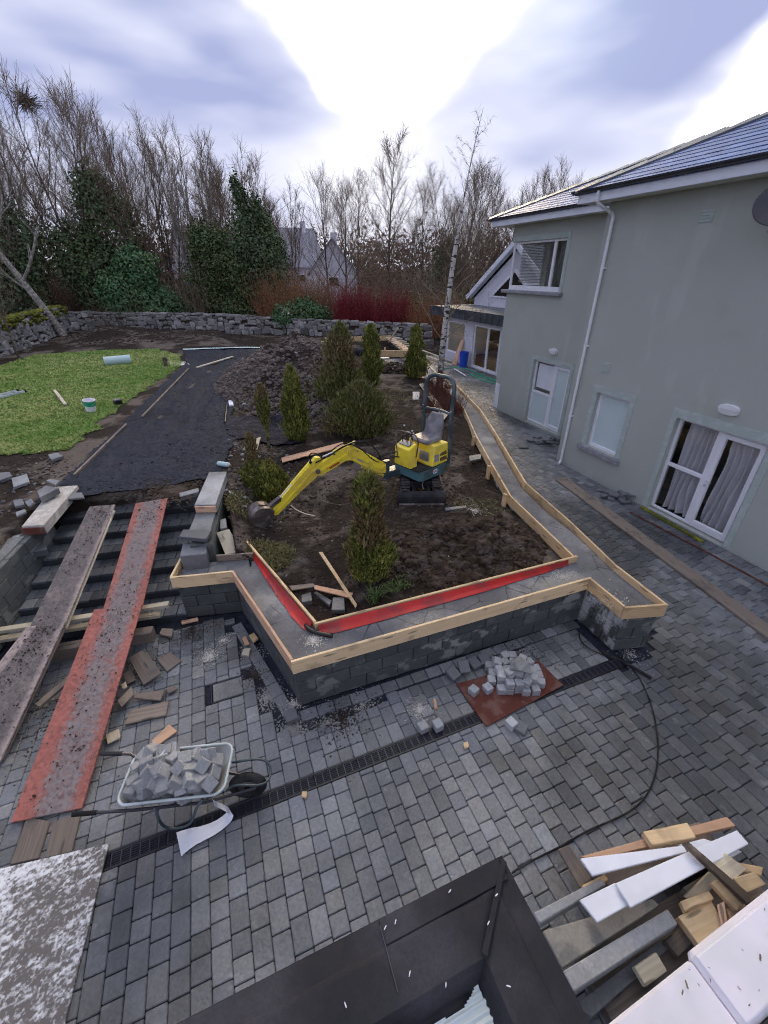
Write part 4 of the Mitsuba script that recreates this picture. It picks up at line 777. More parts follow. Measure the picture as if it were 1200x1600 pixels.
def bare(kind, x, y, h, label, group=None, mat='bark', tw='twig', wid=1.0, rz=None, tilt=None, name='bare_tree', z=None):
    t = thing(name, label, 'tree', group); r = rs(int(abs(x * 131 + y * 17)) % 99991); z = float(zf(x, y)) - .05 if z is None else z
    M = T4().translate([x, y, z]).rotate([0, 0, 1], r.rand() * 360 if rz is None else rz)
    if tilt: M = T4().translate([x, y, z]).rotate(tilt[0], tilt[1]).rotate([0, 0, 1], 40)
    M = M.scale([h * wid, h * wid, h])
    for nm, k, m in (('trunk', 0, mat), ('crown', 1, tw)):
        if (kind, k, m) not in _PM: _PM[kind, k, m] = shape(PROTO[kind][k], m, k == 0)
        scene[key_of(nm, t)] = {**_PM[kind, k, m], 'to_world': M}
    return t
def cloud(n, c, rad, r, shell=.55):
    d = r.randn(n, 3); d /= np.linalg.norm(d, axis=1, keepdims=True); q = shell + (1 - shell) * r.rand(n, 1); p = d * q
    p = p * (1 + .5 * (meshkit.noise(d * 2.6 + np.asarray(c), 5)[:, None] - .5)) * np.asarray(rad); return np.asarray(c) + p, d
def stems_mesh(n, c, rad, h, r, rr=.012, lean=.5, sides=3):
    P0, P1, R0, R1 = [], [], [], []
    for _ in range(n):
        a, q = r.rand() * 6.28, math.sqrt(r.rand()); p = np.array([c[0] + rad[0] * q * math.cos(a), c[1] + rad[1] * q * math.sin(a), c[2] - .05]); d = np.array([r.randn() * lean * .5, r.randn() * lean * .5, 1.0]); L = h * (.55 + .5 * r.rand()); m = 4
        for i in range(m):
            d = d + r.randn(3) * .16 * lean * 1.4; d /= np.linalg.norm(d); q2 = p + d * L / m; P0.append(p); P1.append(q2); R0.append(rr * (1 - i / m * .7)); R1.append(rr * (1 - (i + 1) / m * .7)); 
            if i > 0:
                e = d + r.randn(3) * .7; e /= np.linalg.norm(e); P0.append(q2); P1.append(q2 + e * L * .25 * r.rand()); R0.append(rr * .5); R1.append(rr * .25)
            p = q2
    return segs(P0, P1, R0, R1, sides)
def bush(name, label, cat_, base, lobes, n, size, mats, seed, group=None, stems=0, stem_mat='twig', shell=.55, flatness=.7):
    """leafy shrub: lobes are (dx, dy, z, rx, ry, rz); mats is a list of (material, share, part name)"""
    t = thing(name, label, cat_, group); r = rs(seed); z0 = float(zf(base[0], base[1])); L = np.array(lobes); vol = (L[:, 3] * L[:, 4] * L[:, 5]) ** .67; C, D = [], []
    for l, k in zip(L, (n * vol / vol.sum()).astype(int)):
        p, d = cloud(k, (base[0] + l[0], base[1] + l[1], z0 + l[2]), l[3:6], r, shell); C.append(p); D.append(d)
    C, D = np.vstack(C), np.vstack(D); k = C[:, 2] > z0; C, D = C[k], D[k]; u = r.rand(len(C)); s0 = 0
    patch = meshkit.noise(C * .9, seed); u = np.clip(.55 * u + .45 * np.argsort(np.argsort(patch)) / len(patch), 0, .999)
    for m, share, nm in mats:
        k = (u >= s0) & (u < s0 + share); s0 += share
        if k.any(): add(nm, leaves(C[k], D[k] + [0, 0, .4], size, r, .55, flatness), m, t)
    if stems: add('stems', stems_mesh(stems, (base[0], base[1], z0), (L[:, 3].max() * .7, L[:, 4].max() * .7), L[:, 2].max() + L[:, 5].max() * .6, r, .035, .5), stem_mat, t)
    return t
# bare trees beyond the wall, left to right
for x, y, h, kind, wid, mat, tw, label in [
    (-12.36, 42.23, 14.65, 'fan', 1.0, 'bark', 'grey_twig', 'tall grey bare tree at the far left behind the mossy wall'),
    (-11.23, 45.64, 14.06, 'broad', .9, 'bark', 'grey_twig', 'bare grey tree between the two tallest on the left'),
    (-8.20, 44.25, 15.94, 'fan', 1.25, 'bark', 'grey_twig', 'tallest fan shaped bare tree on the left, holding a dark nest'),
    (-6.20, 48.61, 16.36, 'broad', 1.0, 'bark', 'twig', 'bare brown tree just right of the nest tree'),
    (-3.81, 42.83, 14.03, 'fan', .9, 'bark', 'twig', 'bare many stemmed tree left of the ivy covered trunks'),
    (-2.26, 45.94, 15.22, 'stems', 1.2, 'bark', 'grey_twig', 'bare clump of upright stems left of centre'),
    (-0.53, 42.00, 13.80, 'thin', 1.1, 'pale_bark', 'grey_twig', 'slender bare tree with pale upright stem'),
    (0.57, 44.00, 14.88, 'stems', 1.1, 'pale_bark', 'grey_twig', 'pale many stemmed bare tree in front of the white house'),
    (2.10, 42.95, 14.08, 'thin', 1.3, 'pale_bark', 'grey_twig', 'slender pale bare tree next to the dark conifers'),
    (3.29, 44.88, 14.17, 'stems', 1.0, 'bark', 'twig', 'bare stems just left of the dark conifers'),
    (13.97, 53.20, 13.53, 'broad', 1.0, 'bark', 'twig', 'rounded bare tree above the red brown hedge'),
    (18.70, 57.01, 14.22, 'broad', 1.1, 'bark', 'grey_twig', 'distant bare tree left of the tall central one'),
    (19.35, 48.26, 16.49, 'tall', 1.15, 'bark', 'grey_twig', 'tall pointed bare tree standing alone at the centre of the skyline'),
    (21.80, 45.00, 11.97, 'broad', 1.0, 'bark', 'twig', 'bare brown tree right of the tall central tree'),
    (22.49, 40.13, 12.38, 'fan', 1.2, 'bark', 'twig', 'dense bare tree behind the white birch trunk'),
    (22.81, 36.45, 11.86, 'broad', 1.0, 'bark', 'twig', 'dense bare tree right of the birch'),
    (27.52, 39.33, 12.09, 'fan', 1.1, 'bark', 'twig', 'bare tree rising behind the white gable'),
    (34.58, 44.05, 13.84, 'fan', 1.1, 'bark', 'grey_twig', 'bare tree just left of the house roof'),
    (38.29, 43.56, 12.63, 'broad', 1.0, 'bark', 'grey_twig', 'rightmost bare tree peeping over the roof hip')]:
    bare(kind, x, y, h * .86, label, None, mat, tw, wid)
for x, y, h in [(-18, 50, 12), (-14, 52, 13), (-4, 54, 12), (9, 60, 10), (21, 46, 8), (28, 50, 9.5), (33, 52, 10), (29, 44, 8)]:
    bare('broad' if int(h * 2) % 2 else 'open', x, y, h, 'bare brown tree in the back row of the wood', 'bare trees in the back row', 'bark', 'twig', 1.25)
for k, (x, y, h) in enumerate([(5.89, 49.65, 11.56), (9.21, 51.18, 11.14), (13.73, 45.99, 9.95), (2.02, 49.96, 11.32)]):
    bare(('fan', 'stems', 'broad', 'fan')[k % 4], x, y, h, 'small bare tree screening the pale houses behind the wall', 'small bare trees in front of the far houses', 'bark', 'twig', 1.25)
X = (-8.367, 44.215, 1.1, 13.97); nr = rs(4); pn = np.array([X[0], X[1] - .2, X[2] + X[3] - .3]); dn = nr.randn(260, 3); dn /= np.linalg.norm(dn, axis=1, keepdims=True)
solo('nest', segs(pn + dn * .32 * nr.rand(260, 1), pn + (dn + nr.randn(260, 3) * .6) * .48, np.full(260, .022), np.full(260, .014)), 'bark', 'dark twig nest high in the tallest left tree', 'nest')
# pruned pale tree in the left corner of the garden
def pruned():
    r = rs(12); b = np.array([-8.9, 36.2, 1.0]); t = thing('pruned_tree', 'leaning pale tree with cut back branches in the left corner of the lawn', 'tree'); m = []
    tr = spline([b, b + [-.75, .1, 2.2], b + [-1.75, .2, 4.6], b + [-2.7, .3, 7.0], b + [-3.3, .3, 9.2]], 20); m.append(tube(tr, np.linspace(.24, .07, 20), 9)); tw = []
    for t0, dx, dz, L, rr in ((.35, -1, .9, 1.6, .07), (.42, 1, 1.3, 3.2, .10), (.5, -.8, 1.2, 2.6, .08), (.58, .9, 1.5, 2.6, .08), (.66, -.9, 1.0, 2.0, .06), (.75, .6, 1.6, 2.2, .06), (.55, .2, 1.2, 2.2, .06), (.8, -.5, 1.5, 1.8, .05)):
        p = tr[int(t0 * 19)]; d = np.array([dx, r.randn() * .3, dz]); d /= np.linalg.norm(d); br = spline([p, p + d * L * .5 + [0, 0, -.05], p + d * L + [0, 0, .35]], 9); m.append(tube(br, np.linspace(rr, rr * .5, 9), 7))
        for q in range(5):
            s = br[3 + q]; e = d + np.array([r.randn() * .6, r.randn() * .5, .6]); e /= np.linalg.norm(e); l = .5 + .6 * r.rand(); tw.append((s, s + e * l, rr * .45, rr * .22))
    add('trunk', cat(m)[:2], 'pale_bark', t, smooth=40); P = [np.array(z) for z in zip(*tw)]; add('branch_stubs', segs(*P, sides=5), 'pale_bark', t)
pruned()
bare('open', *(-9.23, 28.117, 1.05)[:2], 6.2, 'small dark leaning tree in front of the mossy wall at the left edge', None, 'bark', 'twig', .8)
# birch by the strip
def birch_tree():
    t = thing('birch_tree', 'white barked birch rising behind the curved formwork strip', 'tree'); r = rs(9); b = np.array([8.85, 16.3, .35]); m, P = [], [[], [], [], []]
    tr = spline([b, b + [.08, 0, 2.2], b + [.30, .05, 4.6], b + [.62, .1, 6.8], b + [1.1, .1, 9.2]], 24); m.append(tube(tr, np.interp(np.linspace(0, 1, 24), [0, .04, .55, .68, 1], [.17, .135, .085, .03, .006]), 10))
    for k in range(34):
        t0 = .22 + .76 * (k + r.rand()) / 34; p = tr[int(t0 * 23)]; a = k * 2.4; L = (1.25 - t0) * 2.6 * (.5 + .6 * r.rand()); d = np.array([math.cos(a), math.sin(a) * .8, .75 + .5 * r.rand()]); d /= np.linalg.norm(d); q = [p]
        for i in range(5): d = d + r.randn(3) * .13 + [0, 0, -.03]; d /= np.linalg.norm(d); q.append(q[-1] + d * L / 5)
        rr = .022 * (1.1 - t0) + .004
        for i in range(5):
            P[0].append(q[i]); P[1].append(q[i + 1]); P[2].append(rr * (1 - i / 5.5)); P[3].append(rr * (1 - (i + 1) / 5.5))
            for w in range(3):
                e = d + r.randn(3) * .6; e /= np.linalg.norm(e); l = L * .30 * r.rand(); P[0].append(q[i + 1]); P[1].append(q[i + 1] + e * l); P[2].append(.005); P[3].append(.003); P[0].append(q[i + 1] + e * l); P[1].append(q[i + 1] + e * l * 1.5 + r.randn(3) * .1); P[2].append(.003); P[3].append(.0015)
    add('trunk', cat(m)[:2], 'birch_bark', t, smooth=True); add('crown', segs(*P, sides=4), 'grey_twig', t)
birch_tree()
# evergreen masses behind the wall
def at(u, d):  # along the wall: u from 0 (left end) to 1 (right end), d metres behind it
    a, b = np.array([-9.6, 41.5]), np.array([14.6, 29.0]); n = np.array([.459, .888]); return tuple(a + (b - a) * u + n * d)
bush('holly_tree', 'large dark evergreen holly filling the left corner behind the mossy wall', 'tree', (-13.5, 42), [(0, 0, 3.2, 3.4, 2.6, 3.6), (-3.2, 0, 4.2, 3, 2.6, 4.2), (1.8, .5, 5.6, 2.2, 2.2, 3.2), (-1, 0, 7.4, 2.6, 2.2, 2.6)], 15000, .30, [('holly', .8, 'foliage'), ('ivy', .2, 'young_foliage')], 3, stems=14, stem_mat='bark')
bush('holly_tree', 'dark green evergreen standing left of the glossy laurel', 'tree', at(.08, 3.0), [(0, 0, 3.0, 2.6, 2.2, 3.4), (1.0, 0, 6.6, 2.2, 1.8, 3.2), (-1.6, 0, 4.6, 2.4, 1.8, 3.0), (.6, 0, 8.6, 1.5, 1.4, 2.0)], 14000, .28, [('ivy', .55, 'foliage'), ('holly', .45, 'dark_foliage')], 5, stems=10, stem_mat='bark')
bush('laurel_bush', 'glossy blue green laurel hanging over the stone wall', 'shrub', at(.20, 1.7), [(-1.2, 0, 2.2, 1.9, 1.5, 2.2), (1.1, -.2, 1.6, 1.9, 1.4, 1.6), (0, 0, 3.8, 1.7, 1.4, 1.9), (2.3, 0, 1.0, 1.3, 1.0, 1.1)], 9000, .27, [('laurel', .62, 'foliage'), ('laurel_lit', .33, 'bright_foliage'), ('pale_leaf', .05, 'pale_leaves')], 6, stems=8, stem_mat='bark')
for k, (u, d, h) in enumerate([(.355, 3.2, 7.2), (.405, 2.6, 6.8), (.435, 3.0, 7.6), (.38, 4.0, 8.0), (.47, 2.2, 5.6)]):
    b = at(u, d); bush('ivy_clad_tree', '%s bare tree from the left thickly wrapped in dark ivy' % ('first', 'third', 'fourth', 'second', 'fifth')[k], 'tree', b, [(.3 * math.sin(i * 2 + k), 0, h * f, .75 + .35 * ((k + i) % 3), .7, h * .15) for i, f in enumerate((.12, .3, .48, .66, .82))], 3600, .22, [('ivy', .7, 'ivy'), ('olive_leaf', .3, 'pale_ivy')], 20 + k, 'ivy clad trees left of the dark conifers', stems=2, stem_mat='bark', shell=.3)
for k, (u, d, h, l) in enumerate([(.50, 3.2, 10.0, 'tall dark bushy conifer right of the pale stems'), (.545, 3.6, 8.8, 'dark pointed conifer nearest the white houses'), (.53, 6, 8.2, 'dark conifer between and behind the two others')]):
    b = at(u, d); bush('dark_conifer', l, 'tree', b, [(.3 * math.sin(i * 2.1 + k), .3 * math.cos(i * 1.7), h * f, w, w * .9, h * .12) for i, (f, w) in enumerate(((.30, 1.5), (.44, 1.6), (.58, 1.35), (.70, 1.2), (.82, .8), (.92, .45)))], 7000, .24, [('holly', .65, 'foliage'), ('ivy', .35, 'lit_foliage')], 40 + k, stems=3, stem_mat='bark', shell=.25)  # two foliage greens mixed in random patches
bush('dark_conifer', 'dark evergreen showing between the bare trees right of centre', 'tree', (22.5, 42), [(0, 0, 2.4, 2.2, 2, 2.4), (.4, 0, 4.8, 1.5, 1.4, 2)], 5000, .28, [('holly', .7, 'foliage'), ('ivy', .3, 'lit_foliage')], 47, stems=3, stem_mat='bark')
bush('dark_conifer', 'dark evergreen close to the white gable', 'tree', (24, 34), [(0, 0, 2.0, 2.6, 2, 2.2), (1.4, 0, 4.0, 1.8, 1.6, 1.8)], 5000, .28, [('holly', .7, 'foliage'), ('ivy', .3, 'lit_foliage')], 48, stems=3, stem_mat='bark')
bush('leafy_shrub', 'green variegated shrub leaning over the wall left of the red dogwood', 'shrub', at(.66, 1.0), [(0, 0, 1.5, 1.6, .9, 1.1), (1.2, 0, 1.2, 1.2, .8, .8), (-1.3, 0, 1.3, 1.0, .8, .9)], 5200, .20, [('laurel', .55, 'foliage'), ('laurel_lit', .30, 'bright_foliage'), ('pale_leaf', .15, 'pale_leaves')], 8, stems=8)
def twig_thicket(name, label, spots, mat, seed, cat_='shrub', group=None, leaf=None):
    t = thing(name, label, cat_, group); r = rs(seed)
    add('stems', cat([stems_mesh(n, (x, y, float(zf(x, y))), (rx, ry), h, r, rr, ln) for x, y, rx, ry, h, n, rr, ln in spots])[:2], mat, t)
    if leaf: x, y, rx, ry, h = spots[0][:5]; p, d = cloud(leaf[1], (x, y, float(zf(x, y)) + h * .5), (rx, ry, h * .55), r, .2); add('dead_leaves', leaves(p, d, .13, r), leaf[0], t)
    return t
twig_thicket('dogwood_bush', 'left deep red dogwood bush above the stone wall', [(*at(.80, 1.3), 1.5, .9, 3.1, 620, .013, .22)], 'red_twig', 1); twig_thicket('dogwood_bush', 'right deep red dogwood bush above the stone wall', [(*at(.905, 1.3), 1.6, .9, 2.9, 560, .013, .25)], 'red_twig', 11)
twig_thicket('red_shrub', 'red brown twiggy shrub mass left of the dogwood', [(*at(.64, 2.2), 3.2, 1.2, 4.2, 760, .013, .5)], 'rust_twig', 2, leaf=('thuja_brown', 1500))
twig_thicket('bramble_thicket', 'tangled brown brambles spilling on the wall below the laurel', [(*at(.18, .9), 2.6, .6, 2.0, 420, .012, .9)], 'twig', 3)
twig_thicket('orange_shrub', 'orange brown twiggy shrub right of the dogwood', [(*at(1.02, 1.6), 2.4, .9, 2.8, 600, .012, .45)], 'rust_twig', 4)
def undergrowth():
    r = rs(31); S = []
    for k in range(60): x, y = at(r.rand() * 1.25 - .2, 3 + 9 * r.rand() ** 1.3); S.append(stems_mesh(70, (x, y, float(zf(x, y))), (1.7, 1.4), 2.6 + 2.4 * r.rand(), r, .016, .6))
    for k in range(30): x, y = 15 + 16 * r.rand(), 36 + 12 * r.rand(); S.append(stems_mesh(80, (x, y, float(zf(x, y))), (1.8, 1.6), 2.5 + 3 * r.rand(), r, .018, .6))
    return cat(S)[:2]
solo('undergrowth', undergrowth(), 'twig', 'brown leafless undergrowth filling the wood behind the wall', 'undergrowth', stuff=True); labels['undergrowth'] = {'label': 'brown leafless undergrowth filling the wood behind the wall', 'category': 'undergrowth', 'kind': 'stuff'}
def wood_belt():
    """far-off belt of trees and shrubs that closes the view between the trunks"""
    r = rs(77); C, D = [], []
    for k in range(90): x = -60 + 150 * r.rand(); y = 82 + 30 * r.rand() - .1 * x; p, d = cloud(420, (x, y, 4.5 + 2 * r.rand()), (5, 4, 5.5 + 2.5 * r.rand()), r, .4); C.append(p); D.append(d)
    return leaves(np.vstack(C), np.vstack(D), .9, r, .4)
solo('far_wood', wood_belt(), 'twig', 'far off brown winter wood closing the view', 'wood', stuff=True); labels['far_wood'] = {'label': 'far off brown winter wood closing the view', 'category': 'wood', 'kind': 'stuff'}
bush('ivy_bank', 'dark green ivy bank at the foot of the wood behind the wall', 'shrub', at(.30, 7), [(dx, dx * -.4, 1.2, 2.6, 1.8, 1.6) for dx in (-9, -5, -1, 3)], 9000, .32, [('ivy', .6, 'foliage'), ('olive_leaf', .4, 'pale_foliage')], 61)
bush('ivy_bank', 'dark green ivy bank at the right end of the wood', 'shrub', (20, 38), [(dx, dx * -.3, 1.0, 2.6, 1.8, 1.5) for dx in (-6, -2, 2, 6)], 7000, .32, [('ivy', .6, 'foliage'), ('olive_leaf', .4, 'pale_foliage')], 62)

# conifers planted in the bed
def thuja(label, x, y, h, prof, seed, n, size=.055, brown=(0, 0), mats=('thuja', 'thuja_lit'), bare_leg=0, name='columnar_conifer', core=True, fuzzy=.25):
    t = thing(name, label, 'conifer'); r = rs(seed); z0 = float(zf(x, y)) - .03; lean = r.randn(2) * .02
    zz = r.rand(n * 2) ** .9; pr = np.array(prof, float); rad = np.interp(zz, pr[:, 0], pr[:, 1]); keep = r.rand(n * 2) < rad / pr[:, 1].max() + .08; zz, rad = zz[keep][:n], rad[keep][:n]; n = len(zz); a = r.rand(n) * 6.28
    lump = 1 + 1.25 * (meshkit.fbm(np.stack([np.cos(a) * 2.6, np.sin(a) * 1.7, zz * h * 4.2], 1), 3, seed) - .5); q = rad * lump * (1 - fuzzy * r.rand(n) ** 2 * 1.2 + .22 * fuzzy * r.rand(n) ** 6 * 4)
    C = np.stack([x + q * np.cos(a) + lean[0] * zz * h, y + q * np.sin(a) + lean[1] * zz * h, z0 + zz * h], 1); outd = np.stack([np.cos(a), np.sin(a), np.zeros(n)], 1)
    up = np.stack([.45 * np.cos(a), .45 * np.sin(a), np.ones(n)], 1) + r.randn(n, 3) * .28; up /= np.linalg.norm(up, axis=1, keepdims=True); w = np.cross(up, outd + r.randn(n, 3) * .8); w /= np.linalg.norm(w, axis=1, keepdims=True) + 1e-9; far = r.rand(n) < .10; q = np.where(far, q * (1 + .25 * fuzzy + .12 * r.rand(n)), q); C[:, 0] = x + q * np.cos(a) + lean[0] * zz * h; C[:, 1] = y + q * np.sin(a) + lean[1] * zz * h; s = size * (.45 + 1.0 * r.rand(n) ** 1.5 + .5 * far)[:, None]
    v = np.stack([C - up * s * .5, C + w * s * .2, C + up * s * .9, C - w * s * .2], 1); f = np.array([[0, 1, 2], [0, 2, 3]])
    pn = meshkit.fbm(C * 3.3, 3, seed + 1) + .22 * r.rand(n); dead = (meshkit.fbm(C * np.array([2.5, 2.5, 2.0]), 3, seed + 4) + .25 * (r.rand(n) - .5) < .32 + .5 * brown[1] * np.exp(-((zz - brown[0]) / .22) ** 2)) if brown[1] else np.zeros(n, bool)
    for k, m, nm in ((~dead & (pn < .64), mats[0], 'foliage'), (~dead & (pn >= .64), mats[1], 'tip_foliage'), (dead, 'thuja_brown', 'dead_foliage')):
        if k.any(): vv = v[k]; add(nm, (vv.reshape(-1, 3), (np.arange(len(vv))[:, None, None] * 4 + f[None]).reshape(-1, 3)), m, t)
    if core: add('inner_foliage', tube(np.stack([x + lean[0] * pr[:, 0] * h, y + lean[1] * pr[:, 0] * h, z0 + pr[:, 0] * h * .97 + .02], 1), np.maximum(pr[:, 1] * .5, .01), 12), 'holly', t, smooth=True)
    P = [[], [], [], []]
    for k in range(60): zq = r.rand() * .9; aa = r.rand() * 6.28; l = np.interp(zq, pr[:, 0], pr[:, 1]) * 1.0; p = np.array([x, y, z0 + zq * h]); P[0].append(p); P[1].append(p + np.array([math.cos(aa), math.sin(aa), .9]) * l); P[2].append(.008); P[3].append(.003)
    add('twigs', segs(*P), 'twig', t); add('trunk', tube([(x, y, z0 - .1), (x, y, z0 + h * .5), (x + lean[0] * h, y + lean[1] * h, z0 + h * .96)], [.035, .022, .006], 7), 'bark', t)
    return t
col = [(0, .10), (.06, .22), (.2, .30), (.45, .27), (.7, .20), (.9, .12), (1, .02)]
def sc(p, k): return [(a, b * k) for a, b in p]
thuja('nearest conifer, green below and browning above, beside the front shutter board', 1.73, 5.10, 1.86, [(0, .10), (.05, .20), (.16, .295), (.34, .30), (.46, .22), (.6, .185), (.78, .20), (.92, .17), (1, .04)], 2, 13000, .060, (.62, .5))
thuja('slim dense green conifer between the sapling and the big brown tree', 1.82, 11.36, 2.05, sc(col, 1.02), 4, 9000, .075)
thuja('narrow green conifer standing behind the big brown conifer', 5.54, 15.62, 2.35, [(0, .06), (.08, .22), (.25, .36), (.42, .36), (.55, .26), (.8, .24), (.93, .18), (1, .03)], 5, 9000, .085)
thuja('rightmost green conifer near the far end of the formwork strip', 8.05, 17.0, 2.15, [(0, .10), (.08, .36), (.3, .42), (.5, .28), (.7, .24), (.9, .16), (1, .02)], 6, 8000, .085)
thuja('big loose brown conifer with bare middle at the centre of the bed', 3.72, 13.5, 2.30, [(0, .45), (.08, .72), (.22, .66), (.4, .46), (.6, .38), (.8, .29), (.93, .16), (1, .03)], 7, 9500, .10, (.55, .55), ('juniper', 'thuja'), core=False, fuzzy=.75)
thuja('wide spreading olive juniper at the foot of the big brown conifer', 3.75, 11.6, 1.4, [(0, .60), (.15, .84), (.4, .78), (.65, .55), (.85, .32), (1, .05)], 8, 12000, .09, (.2, .35), ('juniper', 'thuja'), name='juniper_bush', fuzzy=.55)
thuja('thin brown tipped sapling with bare stem left of the slim conifer', .98, 10.9, 1.75, [(0, .02), (.35, .02), (.42, .09), (.6, .15), (.8, .14), (.93, .09), (1, .02)], 9, 2600, .06, (.9, .7), core=False, name='conifer_sapling')
thuja('low bushy green conifer beside the yellow digger arm', .66, 8.35, .95, [(0, .16), (.15, .32), (.4, .36), (.65, .27), (.85, .16), (1, .03)], 10, 8000, .06, (.1, .3), name='bushy_conifer')
thuja('second low conifer with a brown leader, left of the other low one', .38, 8.55, 1.25, [(0, .10), (.12, .22), (.3, .24), (.5, .14), (.62, .07), (.8, .10), (.92, .08), (1, .02)], 11, 5500, .055, (.85, .8), name='bushy_conifer')
twig_thicket('dogwood_clump', 'low red brown dogwood clump behind the digger', [(6.9, 12.4, .75, .6, .75, 420, .006, .5)], 'red_brown_twig', 6)
twig_thicket('dogwood_clump', 'red brown dogwood clump by the birch trunk', [(7.6, 14.2, .55, .5, .9, 320, .006, .45)], 'red_brown_twig', 7)
def weeds(label, x, y, rx, ry, n, seed, mat='weed', h=.12, name='weed_clump'):
    r = rs(seed); a, q = r.rand(n) * 6.28, np.sqrt(r.rand(n)); px, py = x + rx * q * np.cos(a), y + ry * q * np.sin(a); z = zf(px, py) - .01; b = np.stack([px, py, z], 1); ll = h * (.5 + r.rand(n))[:, None]; d = np.stack([r.randn(n) * .5, r.randn(n) * .5, np.ones(n)], 1); d /= np.linalg.norm(d, axis=1, keepdims=True); s = np.stack([np.cos(a * 7), np.sin(a * 7), 0 * a], 1) * .008
    m1 = b + d * ll * .6; v = np.stack([b - s, b + s, m1 + s * .8, m1 - s * .8, m1 + (d * [1, 1, .2]) * ll * .5], 1); f = np.array([[0, 1, 2], [0, 2, 3], [3, 2, 4]])
    k = solo(name, (v.reshape(-1, 3), (np.arange(n)[:, None, None] * 5 + f[None]).reshape(-1, 3)), mat, label, 'weeds'); labels[k]['kind'] = 'stuff'; return k
weeds('spiky green weed clump at the foot of the nearest conifer', 1.63, 4.62, .12, .09, 90, 1, 'weed', .22); weeds('pale green weeds right of the nearest conifer foot', 2.05, 4.72, .28, .12, 260, 2, 'weed', .13); weeds('dry grass hump beside the left shutter board', .35, 6.3, .38, .40, 1500, 3, 'dry_grass', .11, 'grass_hump')
weeds('thin yellow grass around the far conifers', 5.6, 14.6, 1.5, 1.0, 2600, 4, 'dry_grass', .06, 'rough_grass'); weeds('green weedy fringe left of the digger bucket', -.02, 7.7, .25, .5, 600, 5, 'dry_grass', .10, 'grass_hump'); weeds('grassy patch of turned turf right of the digger blade', 4.6, 6.4, .55, .5, 700, 6, 'dry_grass', .06, 'turf_patch'); weeds('sparse weeds on the left foot of the soil heap', .9, 14.3, .6, .8, 800, 7, 'dry_grass', .08, 'rough_grass')
weeds('small weed tuft growing at the french door sill', 8.86, 5.15, .05, .08, 60, 8, 'weed', .10)

# ---- ramps, bearers and loose boards on the left -------------------------------------------------------------------------
def qboard(name, pts, t, mat, label, cat_='board', group=None, **kw):
    m = quad(*pts, t, **kw); return solo(name, m[:2], mat, label, cat_, group, uv=m[2])
qboard('ramp_board', ((-1.829, 8.204, 1.13), (-1.279, 8.205, 1.13), (-1.656, 5.845, 0.53), (-2.202, 5.928, 0.53)), .025, 'red_ply', 'upper muddy red plywood board of the right hand ramp over the steps', kind='wood')
qboard('ramp_board', ((-2.309, 5.979, 0.56), (-1.659, 5.837, 0.55), (-2.126, 3.303, 0.05), (-2.777, 3.412, 0.05)), .025, 'red_ply', 'lower red plywood ramp board running down onto the pavers')
qboard('ramp_board', ((-2.612, 8.386, 1.13), (-2.18, 8.292, 1.13), (-2.654, 5.799, 0.53), (-3.113, 5.887, 0.53)), .03, 'brown_ply', 'upper brown mud covered board of the left hand ramp over the steps')
qboard('ramp_board', ((-3.121, 5.913, 0.57), (-2.64, 5.831, 0.57), (-3.078, 4.164, 0.09), (-4.0, 4.1, .08)), .03, 'brown_ply', 'lower brown mud covered ramp board leaving the frame on the left')
qboard('ramp_underlay', ((-2.57, 8.231, 1.08), (-2.176, 8.15, 1.08), (-2.658, 5.822, 0.46), (-3.005, 5.906, 0.46)), .03, 'pale_timber', 'pale board stacked directly under the upper left ramp board')
qboard('ramp_underlay', ((-3.061, 5.82, 0.5), (-2.648, 5.762, 0.5), (-3.073, 4.214, 0.045), (-3.75, 4.1, .04)), .03, 'old_timber', 'weathered board stacked directly under the lower left ramp board')
for p, q, l in (((-3.584, 6.228, 0.36), (-1.328, 5.917, 0.36), 'upper pale timber bearer lying across the bottom step under the ramps'), ((-3.653, 6.233, 0.2), (-1.485, 5.917, 0.2), 'lower timber bearer lying in front of the steps under the ramps')):
    m = plank(np.array(p) - [.1, 0, 0], q, .10, .055); solo('bearer', m[:2], 'pale_timber', l, 'timber', uv=m[2])
for p, q, w, l in (((-2.65, 4.655, 0.03), (-2.245, 4.773, 0.03), .28, 'dark board lying flat under the ramps between the two'), ((-2.871, 4.814, 0.1), (-2.568, 5.147, 0.12), .10, 'old timber propped under the left ramp'), ((-2.6, 5.1, 0), (-2.3, 5.5, 0), .2, 'dark board end hidden under the right ramp'), ((-3.0, 5.80, .0), (-2.5, 5.74, .0), .16, 'block of timber propping the bearers'), ((-1.95, 5.72, .0), (-1.6, 5.66, .0), .16, 'block of timber propping the right end of the bearers')):
    m = plank(p, q, w, .19 if 'propping' in l else .04); solo('loose_board', m[:2], 'old_timber', l, 'board', uv=m[2])
for pts, z, l, mat in ((((-2.648, 3.434, 0.03), (-2.413, 3.292, 0.03), (-2.431, 2.966, 0.03), (-2.665, 3.004, 0.03)), 0, 'left dark wet board at the foot of the red ramp', 'old_timber'), (((-2.375, 3.271, 0.03), (-2.133, 3.277, 0.03), (-2.145, 2.91, 0.03), (-2.373, 2.944, 0.03)), 0, 'right dark wet board at the foot of the red ramp', 'old_timber')):
    qboard('foot_board', pts, .03, mat, l)
